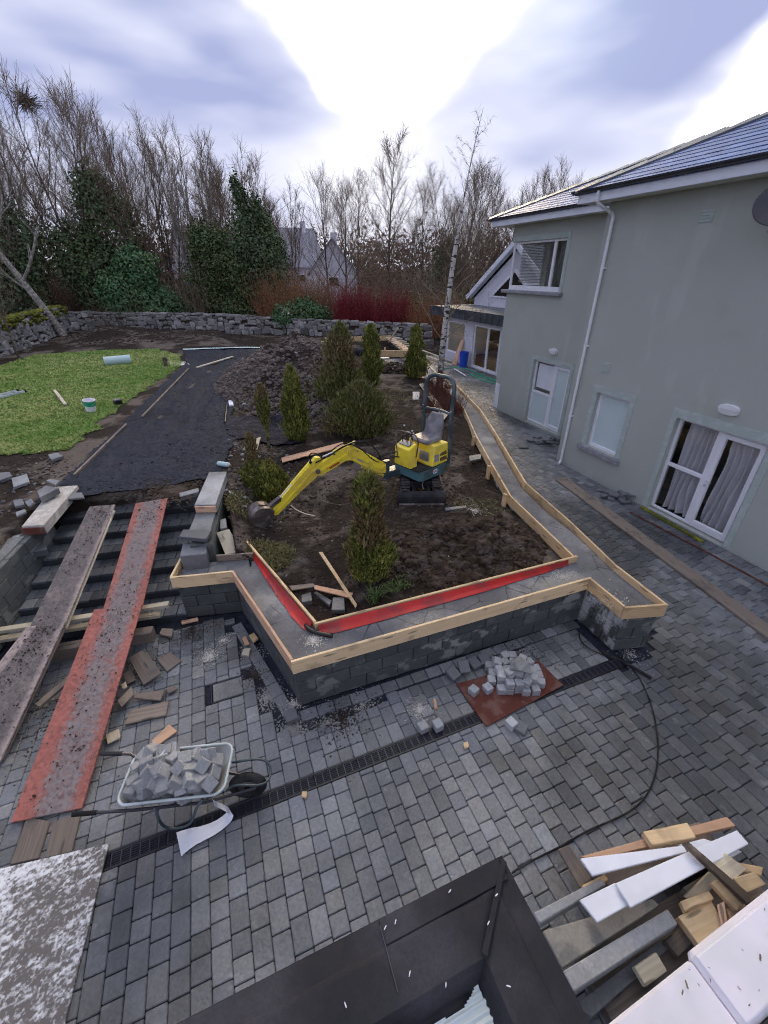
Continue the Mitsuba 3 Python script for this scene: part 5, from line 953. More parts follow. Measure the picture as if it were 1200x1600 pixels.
for pts, mat, l in (
    (((-1.877, 5.224, 0.16), (-1.665, 5.264, 0.2), (-1.446, 4.813, 0.1), (-1.675, 4.745, 0.05)), 'old_timber', 'largest grey plywood offcut leaning on the debris beside the red ramp'),
    (((-1.543, 5.178, 0.03), (-1.368, 5.261, 0.03), (-1.206, 5.02, 0.03), (-1.394, 4.889, 0.03)), 'old_timber', 'small square grey board lying right of the plywood offcut'),
    (((-1.766, 4.625, 0.07), (-1.391, 4.54, 0.07), (-1.436, 4.382, 0.07), (-1.774, 4.556, 0.07)), 'old_timber', 'narrow weathered board across the middle of the debris pile'),
    (((-1.844, 4.2, 0.04), (-1.78, 4.401, 0.04), (-1.343, 4.369, 0.04), (-1.371, 4.153, 0.04)), 'old_timber', 'broad brown board lying lowest in the debris pile'),
    (((-1.519, 3.85, 0.03), (-1.33, 4.014, 0.03), (-1.231, 3.875, 0.03), (-1.437, 3.767, 0.03)), 'pink_timber', 'short orange brown timber offcut above the wheelbarrow'),
    (((-1.39, 4.578, 0.05), (-1.288, 4.592, 0.05), (-1.237, 4.507, 0.05), (-1.353, 4.468, 0.05)), 'old_timber', 'small split offcut at the right of the debris pile'),
    (((-1.975, 5.054, 0.05), (-1.861, 5.102, 0.05), (-1.773, 4.872, 0.05), (-1.88, 4.847, 0.05)), 'old_timber', 'dark square board behind the debris pile next to the ramp'),
    (((-1.95, 4.55, 0.1), (-1.807, 4.733, 0.1), (-1.761, 4.578, 0.1), (-1.884, 4.436, 0.1)), 'old_timber', 'dark timber stub tucked against the red ramp'),
    (((-2.033, 4.133, 0.05), (-1.892, 4.157, 0.05), (-1.861, 4.022, 0.05), (-1.991, 3.988, 0.05)), 'pale_timber', 'rough splintered offcut beside the red ramp edge'),
    (((-1.922, 4.766, 0.14), (-1.874, 4.812, 0.14), (-1.838, 4.701, 0.14), (-1.89, 4.69, 0.14)), 'pale_timber', 'tiny pale offcut on the debris beside the ramp'),
    (((-1.232, 5.874, 0.04), (-0.983, 5.868, 0.04), (-0.974, 5.802, 0.04), (-1.221, 5.809, 0.04)), 'pink_timber', 'thin pink batten lying in front of the dark block wall'),
    (((-1.529, 5.664, 0.07), (-1.5, 5.783, 0.07), (-1.332, 5.701, 0.07), (-1.352, 5.524, 0.07)), 'old_timber', 'dark cut block on the pavers beneath the bearers'),
    (((-0.356, 5.137, 0.05), (-0.298, 5.156, 0.05), (-0.26, 4.962, 0.05), (-0.325, 4.961, 0.05)), 'pink_timber', 'pink offcut standing by the left planter wall'),
    (((-0.25, 5.14, 0.06), (-0.171, 5.166, 0.06), (-0.121, 5.02, 0.06), (-0.202, 4.97, 0.06)), 'new_timber', 'orange timber cube by the left planter wall'),
    (((-0.349, 4.904, 0.05), (-0.251, 4.878, 0.05), (-0.292, 4.74, 0.05), (-0.394, 4.806, 0.05)), 'pale_timber', 'pale cut block below the two others by the left planter wall'),
    (((0.046, 2.63, 0.04), (0.098, 2.61, 0.04), (0.079, 2.556, 0.04), (0.03, 2.582, 0.04)), 'new_timber', 'tiny pale wood cube lying on the channel drain'),
    (((1.935, 2.468, 0.04), (1.993, 2.462, 0.04), (1.974, 2.403, 0.04), (1.917, 2.409, 0.04)), 'new_timber', 'tiny pale wood cube on the pavers below the red board'),
    (((1.884, 3.146, 0.03), (1.907, 3.117, 0.03), (1.869, 2.991, 0.03), (1.827, 2.998, 0.03)), 'pink_timber', 'splinter of pale wood above the two loose grey cubes'),
    (((-0.484, 6.867, 0.95), (-0.265, 6.828, 1), (-0.126, 6.3, 0.82), (-0.39, 6.327, 0.82)), 'pale_timber', 'pale board leaning behind the left end of the formwork'),
    (((1.181, 10.234, 0.8), (2.816, 10.28, 0.98), (2.753, 9.953, 0.98), (1.148, 9.938, 0.8)), 'pink_timber', 'long pink board standing on edge behind the digger arm'),
    (((0.493, 11.169, 1), (0.857, 11.446, 1), (0.646, 10.515, 1), (0.359, 10.445, 1)), 'pale_timber', 'pale square board dropped at the end of the weed fabric'),
    (((0.562, 10.963, 0.85), (0.635, 10.754, 0.95), (0.667, 10.348, 0.75), (0.59, 10.418, 0.7)), 'new_timber', 'short new timber batten beside the low conifer'),
    (((1.069, 5.824, 0.82), (1.134, 5.829, 0.8), (1.342, 4.627, 0.58), (1.308, 4.587, 0.55)), 'new_timber', 'pointed timber stake lying across the front of the bed'),
    (((0.826, 5.272, 0.62), (0.829, 5.155, 0.62), (1.289, 4.775, 0.6), (1.361, 4.873, 0.6)), 'pink_timber', 'orange board end crossing the pointed stake'),
    (((0.474, 5.379, 0.62), (0.833, 5.303, 0.62), (0.862, 5.208, 0.62), (0.492, 5.257, 0.62)), 'old_timber', 'dark weathered board end left of the orange one'),
    (((7.624, 15.749, 0.88), (7.888, 15.881, 0.88), (6.678, 11.62, 0.88), (6.343, 11.254, 0.88)), 'pale_timber', 'pale board leaning at the far end of the formwork strip')):
    qboard('timber_offcut', pts, .035 if 'cube' in l or 'block' in l else .022, mat, l)
def stick(label, pts, r0, mat='pale_timber', name='stick'): solo(name, tube(spline(pts, 12), r0, 6), mat, label, 'stick', smooth=True)
stick('thin pale stick lying on the fresh soil in front of the digger', [(3.038, 4.962, 0.78), (3.181, 4.737, 0.7), (3.254, 4.459, 0.66)], .010); stick('thin root lying in the pit under the digger arm', [(0.983, 7.964, 0.62), (1.12, 7.656, 0.6), (1.352, 7.395, 0.6)], .012); stick('dark root crossing the pit wall under the digger arm', [(1.62, 8.056, 0.6), (2.058, 7.593, 0.62), (2.365, 7.573, 0.66)], .014, 'bark', 'root')
def stone_block(name, pts, t, tone, label, cat_='block', group=None, hue=.5, **kw):
    m = quad(*pts, t, kind='m', tone=tone, hue=hue, bev=.008, **kw); return solo(name, m[:2], 'mineral', label, cat_, group, uv=m[2])
for pts, t, tone, l in (
    (((-4.033, 11.648, 1.15), (-3.852, 11.705, 1.15), (-3.671, 11.415, 1.15), (-3.861, 11.242, 1.15)), .07, .6, 'grey block lying at the near edge of the lawn'), (((-4.402, 10.426, 1.13), (-4.172, 10.577, 1.13), (-3.998, 10.095, 1.13), (-4.216, 9.893, 1.13)), .06, .75, 'pale square slab on the bare soil at the left'),
    (((-4.716, 10.821, 1.15), (-4.533, 10.783, 1.15), (-4.411, 10.521, 1.15), (-4.571, 10.347, 1.15)), .08, .45, 'dark block at the left edge on the bare soil'), (((-4.035, 9.229, 1.13), (-3.881, 9.223, 1.13), (-3.771, 8.931, 1.13), (-3.913, 8.908, 1.13)), .06, .5, 'bluish slab leaning behind the left stair cap'),
    (((-3.518, 9.002, 1.33), (-3.43, 9.231, 1.33), (-3.17, 9.007, 1.33), (-3.395, 8.675, 1.33)), .12, .62, 'wedge shaped stone block on the left stair cap'), (((-3.525, 9.585, 1.3), (-3.446, 9.617, 1.3), (-3.262, 9.479, 1.3), (-3.303, 9.276, 1.3)), .05, .7, 'pale slab at the far end of the left stair cap'),
    (((-3.652, 8.692, 1.28), (-3.551, 8.731, 1.32), (-3.501, 8.645, 1.26), (-3.573, 8.571, 1.22)), .05, .55, 'square block tilted on the left stair cap'), (((-3.736, 8.435, 1.22), (-3.615, 8.511, 1.22), (-3.563, 8.391, 1.22), (-3.669, 8.263, 1.22)), .04, .6, 'triangular grey piece lying on the left stair cap'),
    (((-3.591, 8.025, 0.76), (-3.361, 7.977, 0.76), (-3.242, 7.717, 0.76), (-3.466, 7.724, 0.76)), .13, .16, 'dark block standing on the third step by the left wall'), (((-3.126, 9.159, 1.14), (-2.862, 9.082, 1.14), (-2.769, 8.812, 1.14), (-3.118, 8.868, 1.14)), .04, .8, 'pale slab at the top left of the steps'),
    (((-1.088, 8.422, 1.1), (-0.732, 8.523, 1.1), (-0.722, 8.335, 1.1), (-1.072, 8.24, 1.1)), .10, .5, 'grey kerb at the top right of the steps'), (((-0.397, 7.246, 0.98), (-0.296, 7.279, 0.98), (-0.295, 6.92, 0.98), (-0.412, 6.922, 0.98)), .05, .66, 'pale block beside the right stair wall'),
    (((-0.176, 8.282, 1.05), (-0.072, 8.179, 1.05), (-0.037, 7.985, 1.05), (-0.179, 8.042, 1.05)), .06, .5, 'grey fragment beside the right stair cap'), (((0.618, 5.182, 0.55), (0.773, 5.202, 0.55), (0.745, 4.991, 0.55), (0.583, 5.009, 0.55)), .08, .5, 'grey block in the hollow by the left inner board'),
    (((0.807, 5.181, 0.53), (0.855, 5.211, 0.53), (1.03, 4.902, 0.53), (0.968, 4.819, 0.53)), .06, .42, 'narrow block leaning in the hollow'), (((1.046, 4.912, 0.58), (1.209, 4.847, 0.58), (1.146, 4.607, 0.55), (0.961, 4.68, 0.55)), .09, .38, 'larger grey block at the right of the hollow'),
    (((2.223, 5.232, 0.7), (2.329, 5.237, 0.72), (2.35, 5.125, 0.66), (2.235, 5.097, 0.66)), .05, .8, 'pale broken block beside the nearest conifer'), (((3.852, 6.569, 0.7), (4.304, 6.504, 0.7), (4.273, 6.4, 0.7), (3.825, 6.466, 0.7)), .04, .35, 'flat dark slab right of the digger blade'), (((3.768, 6.279, 0.68), (3.984, 6.357, 0.68), (3.966, 6.199, 0.68), (3.754, 6.125, 0.68)), .05, .5, 'grey rubble lump right of the digger blade'),
    (((6.749, 14.463, 0.95), (6.99, 14.362, 0.95), (6.671, 13.737, 0.85), (6.459, 13.826, 0.85)), .05, .95, 'small cream block on the soil near the rightmost conifer'), (((5.726, 8.737, 0.72), (6.088, 8.732, 0.72), (5.923, 8.473, 0.72), (5.565, 8.438, 0.72)), .05, .55, 'pinkish slab by the inside of the curved board')):
    stone_block('block', pts, t, tone, l)
# white dirt smeared board at the lower left
qboard('white_board', ((-2.743, 2.997, 0.03), (-1.82, 2.856, 0.03), (-1.942, 1.661, 0.03), (-3.1, 1.68, .03)), .022, 'dirty_white', 'large white painted board smeared with dirt at the lower left')

# ---- red board, sett pile, wheelbarrow ----------------------------------------------------------------------------------
qboard('red_board', ((2.273, 3.227, 0.03), (2.306, 2.547, 0.03), (3.601, 2.681, 0.03), (3.566, 3.135, 0.03)), .02, 'rust', 'square dark red board lying beside the drain under a pile of setts')
def sett(c, R, label, group, r, s=.10, par=None, tone=None):
    m = box(c, (s * (.95 + .1 * r.rand()), s * (.95 + .1 * r.rand()), s * (.8 + .15 * r.rand())), R=R, bev=.007, kind='m', tone=float(np.clip(.80 + .10 * r.randn() if tone is None else tone, .3, 1)), hue=float(.35 + .35 * r.rand()))
    return solo('sett', m[:2], 'mineral', label, 'paving sett', group, uv=m[2])
def pile():
    r = rs(6); c0 = np.array((3.06, 3.028, 0.03)); a = -.42; d = rotv([0, 0, 1], a)
    for i in range(7):
        for j in range(5):
            for k in range(3):
                e = ((i - 3) / 3.4) ** 2 + ((j - 2) / 2.5) ** 2
                if e > 1.15 - .42 * k or (k and r.rand() < .18): continue
                p = c0 + d @ np.array([(i - 3) * .108 + r.randn() * .010, (j - 2) * .112 + r.randn() * .010, .045 + .092 * k + (0.012 * r.rand() if k else 0)])
                sett(p, rotv([0, 0, 1], a + r.randn() * (.10 + .3 * k)) @ rotv([1, 0, 0], r.randn() * .10 * k) @ rotv([0, 1, 0], r.randn() * .10 * k), 'pale grey cube sett in the pile on the red board', 'setts piled on the red board', r, .108)
pile(); r6 = rs(16)
for p, l in (((1.575, 2.815, 0.045), 'left loose grey cube on the pavers left of the red board'), ((1.754, 2.771, 0.045), 'right loose grey cube on the pavers left of the red board'), ((2.412, 3.02, 0.07), 'single large pale cube on the corner of the red board'), ((2.603, 2.456, 0.045), 'loose cube lying just below the drain'), ((2.606, 2.984, 0.06), 'half sett next to the single cube on the red board')):
    sett(p, rotv([0, 0, 1], r6.rand() * .5), l, None, r6, .115)
v, f = lumps(np.array([(3.054, 2.966, 0.33)]), np.array([.15]), rs(3), .6); solo('broken_slab', trimesh.Trimesh(v, f).subdivide(), 'concrete', 'broken grey lump on top of the sett pile', 'rubble')
for p, a, t_, l in (((2.292, 3.355, 0.08), .3, .3, 'dark cut paver standing against the wall left of the sett pile'), ((2.476, 3.381, 0.1), -.2, .4, 'dark square paver leaning behind the red board'), ((2.666, 3.414, 0.06), .2, .1, 'dark paver lying flat behind the red board'), ((2.838, 3.419, 0.06), -.1, .1, 'second dark paver lying flat behind the red board'), ((0.102, 3.571, 0.03), .1, .0, 'single grey paver lifted beside the gap in front of the wall'), ((2.68, 2.391, 0.03), .6, .1, 'dark chipped paver piece below the drain')):
    m = box(p, (.15, .17, .06), R=rotv([0, 0, 1], a) @ rotv([1, 0, 0], t_), bev=.006, kind='m', tone=.24, hue=.5); solo('loose_paver', m[:2], 'mineral', l, 'paver', uv=m[2])
def barrow():
    t = thing('wheelbarrow', 'old grey wheelbarrow heaped with grey setts standing by the drain', 'wheelbarrow'); r = rs(8)
    zr = .56; A, B, C, D = (np.array(q) for q in ((-1.579, 2.87, 0.56), (-0.649, 2.577, 0.56), (-0.547, 3.114, 0.56), (-1.52, 3.334, 0.56)))
    ctr = (A + B + C + D) / 4; X = ((B + C) - (A + D)) / 2; X /= np.linalg.norm(X); Y = np.array([-X[1], X[0], 0]); L, W = np.linalg.norm((B + C - A - D) / 2), np.linalg.norm((C + D - A - B) / 2)
    def P(x, y, z): return ctr + X * x + Y * y + np.array([0, 0, z - zr])
    def ring(l0, l1, w0, w1, z, rad, n=6):
        pts = []
        for cx, cy, a0 in ((l1 - rad, w1 - rad, 0), (-l0 + rad, w0 - rad, 90), (-l0 + rad, -w0 + rad, 180), (l1 - rad, -w1 + rad, 270)):
            for k in range(n): a = math.radians(a0 + 90 * k / (n - 1)); pts.append(P(cx + rad * math.cos(a), cy + rad * math.sin(a), z))
        return np.array(pts)
    h, w = L / 2, W / 2; rings = [ring(h, h, w, w, .56, .10), ring(h - .015, h - .015, w - .015, w - .015, .555, .10), ring(h - .10, h - .22, w - .08, w - .1, .36, .08), ring(h - .14, h - .30, w - .12, w - .14, .30, .05)]
    n = len(rings[0]); v = np.vstack(rings); f = [[i * n + j, i * n + (j + 1) % n, (i + 1) * n + (j + 1) % n, (i + 1) * n + j] for i in range(3) for j in range(n)]
    v = np.vstack([v, rings[3].mean(0)]); ft = np.vstack([tri(np.array(f)), [[3 * n + j, 3 * n + (j + 1) % n, 4 * n] for j in range(n)]])
    add('tray', (v, ft), 'barrow_paint', t, smooth=50); rim = np.vstack([rings[0], rings[0][:1]]); add('rim', tube(rim, .014, 8, False), 'galvanised', t, smooth=True)
    for s in (1, -1):
        hb = key_of('handle', t); add('tube', tube([P(h + .22, s * .05, .22), P(h - .25, s * .16, .27), P(-h + .1, s * (w - .04), .38), P(-h - .08, s * (w + .02), .52), P(-h - .34, s * (w + .03), .56)], .016, 8), 'dark_metal', hb, smooth=40); add('grip', tube([P(-h - .16, s * (w + .025), .535), P(-h - .36, s * (w + .03), .562)], .022, 8), 'rubber', hb, smooth=40)
        add('leg', tube(spline([P(-h + .28, s * (w - .05), .36), P(-h + .30, s * (w - .02), .10), P(-h + .34, s * (w - .02), .02), P(-h + .52, s * (w - .02), .02), P(-h + .60, s * (w - .03), .12), P(-h + .72, s * (w - .10), .32)], 18), .014, 8), 'frame_paint', t, smooth=True)
    wh = key_of('wheel', t); cw = P(h + .13, 0, .20); th = np.linspace(0, 2 * np.pi, 17)
    tyre = [(.150 + .045 * math.cos(a), .045 * math.sin(a)) for a in th]; add('tyre', lathe(tyre, cw, Y, 28), 'rubber', wh, smooth=True); add('rim', lathe([(.03, .03), (.11, .012), (.118, 0), (.11, -.012), (.03, -.03)], cw, Y, 20), 'worn_steel', wh, smooth=40); add('axle', tube([cw - Y * .09, cw + Y * .09], .012, 8), 'dark_metal', wh)
    add('wheel_guard', tube(spline([P(h - .02, .14, .40), P(h + .20, .13, .43), P(h + .36, .09, .38), P(h + .385, 0, .36), P(h + .36, -.09, .38), P(h + .20, -.13, .43), P(h - .02, -.14, .40)], 24), .012, 8), 'frame_paint', t, smooth=True)
    for k in range(70):
        lay = 0 if k < 26 else 1 if k < 50 else 2; i = k if lay == 0 else k - 26 if lay == 1 else k - 50; nx, ny = (7, 4) if lay == 0 else (7, 4) if lay == 1 else (6, 4)
        x = (i % nx - (nx - 1) / 2) * .118 * (.86, 1, .92)[lay] + r.randn() * .018 - (.05 if lay == 0 else 0); y = (i // nx - (ny - 1) / 2) * (.095, .112, .108)[lay] + r.randn() * .014
        if i // nx >= ny: continue
        z = .485 + .11 * lay + .03 * r.rand() - (.10 * abs(y) / w if lay == 2 else 0); R = rotv([0, 0, 1], r.rand() * 3.1) @ rotv([1, 0, 0], r.randn() * .42) @ rotv([0, 1, 0], r.randn() * .42)
        if abs(x) > h - .08 or abs(y) > w - .06: x *= .85; y *= .85
        sett(P(x, y, z), R, 'grey cube sett heaped in the wheelbarrow', 'setts heaped in the wheelbarrow', r, .122)
    tw = thing('trowel', 'small trowel with green handle lying on the setts in the wheelbarrow', 'trowel'); p0, p1 = np.array((-1.315, 3.084, 0.7)), np.array((-1.252, 3.086, 0.7)); p2 = np.array((-1.173, 3.159, 0.71))
    add('handle', tube([p0, p0 * .5 + p1 * .5, p1], [.018, .024, .017], 10), 'green_plastic', tw, smooth=40); m = quad(p1 + [0, -.012, .004], p2 + [-.01, -.03, .0], p2 + [.02, .02, .0], p1 + [0, .012, .004], .006); add('blade', m[:2], 'galvanised', tw)
    m1 = spline([P(.10, -w - .03, .50), P(.22, -w - .045, .40), P(.30, -w - .08, .24), P(.33, -w - .16, .10), P(.25, -w - .24, .045)], 14)
    return t
barrow()
def crumpled(name, label, pts, widths, mat, seed):
    c = spline(pts, 22); t = np.gradient(c, axis=0); t /= np.linalg.norm(t, axis=1, keepdims=True); n = np.cross(np.array([0, 0, 1.0]), t); n /= np.linalg.norm(n, axis=1, keepdims=True); w = np.interp(np.linspace(0, 1, 22), np.linspace(0, 1, len(widths)), widths); R = []
    for k in np.linspace(-1, 1, 9): R.append(c + n * (w * k / 2)[:, None] + np.array([0, 0, 1]) * (.012 + .02 * nz(np.arange(22) * .5, np.full(22, k * 2.5), 1, seed))[:, None])
    v = np.stack(R, 1).reshape(-1, 3); i, j = np.meshgrid(np.arange(21), np.arange(8), indexing='ij'); f = tri(np.stack([i * 9 + j, (i + 1) * 9 + j, (i + 1) * 9 + j + 1, i * 9 + j + 1], -1).reshape(-1, 4)); m = trimesh.Trimesh(v, f, process=False); b = v + m.vertex_normals * .003
    solo(name, (np.vstack([v, b]), np.vstack([f[:, ::-1], f + len(v)])), mat, label, 'sheet', smooth=True)
crumpled('plastic_strip', 'crumpled white plastic strip trailing from the wheelbarrow onto the drain', [(-0.771, 2.644, 0.42), (-0.727, 2.657, 0.24), (-0.703, 2.659, 0.03), (-0.831, 2.615, 0.02), (-0.989, 2.605, 0.02), (-1.177, 2.591, 0.02)], [.06, .08, .10, .12, .15, .24], 'white_paint', 4)

# ---- cable, plank, pipes and broken pavers along the house -----------------------------------------------------------------
solo('cable', tube(spline([(4.528, 3.381, 0.03), (4.463, 2.931, 0.03), (4.695, 2.577, 0.02), (4.614, 2.294, 0.015), (4.4, 1.967, 0.015), (4.089, 1.638, 0.015), (3.739, 1.381, 0.015), (3.332, 1.226, 0.015), (2.963, 1.21, 0.015), (2.605, 1.229, 0.015), (2.321, 1.223, 0.015), (2.056, 1.227, 0.015), (1.721, 1.219, 0.015)], 90), .0085, 7), 'rubber', 'black cable looping over the pavers from the wall to the timber pile', 'cable', smooth=True)
stick('short black pipe end sticking out beside the pier corner', [(4.506, 2.921, 0.05), (4.695, 2.583, 0.04), (4.792, 2.322, 0.03)], .02, 'rubber', 'black_pipe')
qboard('plank', ((7.932, 7.892, 0.045), (8.268, 7.886, 0.045), (7.354, 2.349, 0.045), (7.037, 2.163, 0.045)), .04, 'old_timber', 'long weathered plank lying on the pavers parallel to the house')
solo('rusty_bar', tube([(8.317, 5.844, 0.03), (8.392, 4.161, 0.03), (8.398, 2.905, 0.03)], .016, 6), 'rust', 'thin rusty bar lying on the pavers between plank and house', 'bar')
m = plank((8.78, 5.95, .0), (8.70, 4.4, .0), .10, .03, kind='m', tone=.6, hue=.9); solo('threshold_strip', m[:2], 'moss', 'yellow green mossy strip of paving in front of the french door', 'paving')
def rubble(label, pts, seed, group):
    r = rs(seed)
    for x, y, z, s in pts:
        m = box((x, y, z), (s * (1.2 + .8 * r.rand()), s * (.9 + .4 * r.rand()), .045), R=rotv([0, 0, 1], r.rand() * 3) @ rotv([1, 0, 0], r.randn() * .14), bev=.006, kind='m', tone=.24 + .1 * r.rand(), hue=.6); solo('broken_paver', m[:2], 'mineral', label, 'broken paver', group, uv=m[2])
r7 = rs(33); ga, gb = np.array((8.473, 6.747, 0.03)), np.array((8.89, 6.36, 0.03))
rubble('broken dark paver in the heap under the ground floor window', [(*(ga + (gb - ga) * q + [r7.randn() * .10, r7.randn() * .14, 0])[:2], .03 + .035 * (k % 3), .12) for k, q in enumerate(np.linspace(0, 1, 18))], 3, 'broken pavers under the window')
ga, gb = np.array((9.445, 10.346, 0.03)), np.array((9.884, 10.167, 0.03))
rubble('broken dark paver in the heap by the far door', [(*(ga + (gb - ga) * q + [r7.randn() * .14, r7.randn() * .20, 0])[:2], .03 + .04 * (k % 4), .15) for k, q in enumerate(np.linspace(0, 1, 20))], 4, 'broken pavers by the far door')
stone_block('flag', ((9.082, 10.634, 0.07), (9.672, 10.93, 0.07), (9.726, 10.703, 0.07), (9.159, 10.41, 0.07)), .05, .30, 'large dark flag in front of the broken pavers at the far door', 'slab'); stone_block('flag', ((8.598, 10.383, 0.05), (8.898, 10.261, 0.05), (8.72, 10.031, 0.05), (8.444, 10.144, 0.05)), .04, .22, 'small dark flag left of the broken pavers at the far door', 'slab')

# ---- mini digger -----------------------------------------------------------------------------------------------------------
def digger():
    t = thing('mini_digger', 'small yellow and teal tracked mini digger with open seat and roll bar in the bed', 'excavator')
    fU = np.array([-.37, -.93, 0]); fU /= np.linalg.norm(fU); lU = np.array([-fU[1], fU[0], 0]); c0 = np.array([3.80, 7.66, .63]); UZ = np.array([0, 0, 1.0])
    def U(x, y, z): return c0 + fU * x + lU * y + UZ * z
    AU = np.array([fU, lU, UZ]); ub = lambda x, y, z, dx, dy, dz, bev=.008: hexa(corners(U(x, y, z), AU, (dx, dy, dz)), bev)[:2]
    def stad(L, rr, n=9):
        return [(L / 2 + rr * math.cos(a), rr + rr * math.sin(a)) for a in np.linspace(-np.pi / 2, np.pi / 2, n)] + [(-L / 2 + rr * math.cos(a), rr + rr * math.sin(a)) for a in np.linspace(np.pi / 2, 1.5 * np.pi, n)]
    for s in (1, -1):
        k = add('track', prism(stad(.86, .165), U(0, s * .33 + .09, .0), np.array([fU, UZ, -lU]), .18), 'rubber', t); o = stad(.86, .172, 12); o = np.array(o + o[:1]); dd = np.r_[0, np.cumsum(np.linalg.norm(np.diff(o, axis=0), axis=1))]; G_ = []
        for q in np.linspace(0, dd[-1], 41)[:-1]:
            x, z = np.interp(q, dd, o[:, 0]), np.interp(q, dd, o[:, 1]); x2, z2 = np.interp(min(q + .01, dd[-1]), dd, o[:, 0]), np.interp(min(q + .01, dd[-1]), dd, o[:, 1]); d = fU * (x2 - x) + UZ * (z2 - z); d /= np.linalg.norm(d) + 1e-9; G_.append(hexa(corners(U(x, s * .33, z), np.array([d, lU, np.cross(d, lU)]), (.035, .185, .03)), .006)[:2])
        add('grousers', cat(G_)[:2], 'muddy_steel', k); add('sprocket', lathe([(.0, -.01), (.10, -.01), (.11, 0), (.10, .012), (0, .02)], U(-.43, s * .42, .17), lU * s, 16), 'worn_steel', k); add('idler', lathe([(.0, -.01), (.10, -.01), (.11, 0), (.10, .012), (0, .02)], U(.43, s * .42, .17), lU * s, 16), 'worn_steel', k)
    add('undercarriage', cat([ub(0, 0, .24, .62, .50, .16), ub(.50, .16, .20, .50, .07, .09), ub(.50, -.16, .20, .50, .07, .09), lathe([(.24, 0), (.24, .12), (0, .12)], U(0, 0, .31), UZ, 20)])[:2], 'muddy_steel', t)
    bl = []
    for k in range(6):
        a = np.linspace(-.5, .5, 7)[k:k + 2]; p = [U(.76 + .05 * math.cos(q * 2.4) - .05, 0, .15 + .31 * q) for q in a]; bl.append(hexa([p[i] + lU * .50 * j + fU * .022 * kk for i in (0, 1) for j in (-1, 1) for kk in (0, 1)], .002)[:2])
    b = add('dozer_blade', cat(bl)[:2], 'muddy_steel', t); add('edge', ub(.79, 0, .02, .03, .94, .06), 'worn_steel', b); add('hose', tube(spline([U(.30, .05, .34), U(.45, .06, .44), U(.55, .02, .36), U(.62, .05, .30)], 14), .012, 7), 'worn_steel', t, smooth=True)
    # upper body: looks along e, its left side towards the house yard
    e = np.array([-.933, -.36, 0]); l = np.array([.36, -.933, 0]); b0 = c0 + UZ * .44
    def B(x, y, z): return b0 + e * x + l * y + UZ * z
    AB = np.array([e, l, UZ]); bb = lambda x, y, z, dx, dy, dz, bev=.02: hexa(corners(B(x, y, z), AB, (dx, dy, dz)), bev)[:2]
    def hull(pts, rr, mat, name, par, smooth=30):
        hs = m3.Manifold.batch_hull([m3.Manifold.sphere(rr, 16).translate(B(*p).tolist()) for p in pts]); return add(name, hs, mat, par, smooth=smooth)
    def rounded(x0, x1, w, rr, n=6):
        pts = []
        for cx, cy, a0 in ((x1 - rr[1], w - rr[1], 0), (x0 + rr[0], w - rr[0], 90), (x0 + rr[0], -w + rr[0], 180), (x1 - rr[1], -w + rr[1], 270)):
            q = rr[1] if cx > (x0 + x1) / 2 else rr[0]
            for k in range(n): a = math.radians(a0 + 90 * k / (n - 1)); pts.append((cx + q * math.cos(a), cy + q * math.sin(a)))
        return pts
    A2 = np.array([e, l, UZ])
    sk = add('body_skirt', prism(rounded(-.52, .42, .42, (.22, .12)), B(0, 0, .0), A2, .21), 'teal_paint', t, smooth=25); add('counterweight', prism(rounded(-.56, -.22, .43, (.24, .03)), B(0, 0, .005), A2, .20), 'frame_paint', t, smooth=25)
    add('label', bb(-.02, .424, .12, .12, .006, .09, .001), 'white_plastic', sk); add('label_mark', cat([bb(-.02, .429, .135, .09, .004, .014, .001), bb(-.02, .429, .112, .09, .004, .012, .001)])[:2], 'red_membrane', sk)
    add('floor', prism(rounded(-.1, .46, .40, (.02, .10)), B(0, 0, .212), A2, .018), 'rubber', t)
    ec = hull([(x, y, z) for x, y, z in ((-.48, -.36, .26), (-.48, .36, .26), (.04, .38, .26), (.04, -.38, .26), (-.45, .335, .60), (-.45, -.335, .60), (-.05, .34, .63), (-.05, -.34, .63))], .04, 'yellow_paint', 'engine_cover', t)
    gx_ = lambda x, z: hexa(corners(B(x, .408 - .035 * (z - .30) / .28, z), np.array([e, l * .98 + UZ * .18, np.cross(e, l * .98 + UZ * .18)]), (.22, .016, .085)), .008)[:2]
    for z in (.34, .45): add('grille', gx_(-.28, z), 'warm_wood', ec)
    add('sticker', hexa(corners(B(.068, .16, .42), np.array([l, UZ, e]), (.26, .20, .006)), .002)[:2], 'print_grey', ec); add('sticker', hexa(corners(B(.066, .05, .50), np.array([l, UZ, e]), (.12, .07, .006)), .002)[:2], 'white_plastic', ec)
    add('sticker', hexa(corners(B(-.06, .412, .40), np.array([e, UZ, -l]), (.14, .16, .006)), .002)[:2], 'print_grey', ec)
    # seat
    s = key_of('seat', t); hull([(x, y, z) for x in (-.36, .04) for y in (-.22, .22) for z in (.70, .73)] + [(.08, -.15, .71), (.08, .15, .71)], .035, 'seat_vinyl', 'cushion', s); hull([(-.36, y, .75) for y in (-.20, .20)] + [(-.42, y, .97) for y in (-.20, .20)] + [(-.47, y, 1.16) for y in (-.12, .12)], .045, 'seat_vinyl', 'backrest', s)
    add('base', bb(-.18, 0, .645, .34, .30, .05), 'black_plastic', s)
    for y in (.21, -.21): add('hinge', bb(-.36, y, .76, .06, .025, .12), 'black_plastic', s)
    # control console with levers and handrail
    cn = hull([(.28, y, .24) for y in (-.30, .12)] + [(.43, y, .24) for y in (-.30, .12)] + [(.28, y, .68) for y in (-.27, .09)] + [(.45, y, .61) for y in (-.27, .09)], .035, 'yellow_paint', 'console', t); add('panel', hexa(corners(B(.34, -.10, .70), np.array([e * .97 - UZ * .24, l, np.cross(e * .97 - UZ * .24, l)]), (.16, .30, .02)), .004)[:2], 'grey_plastic', cn)
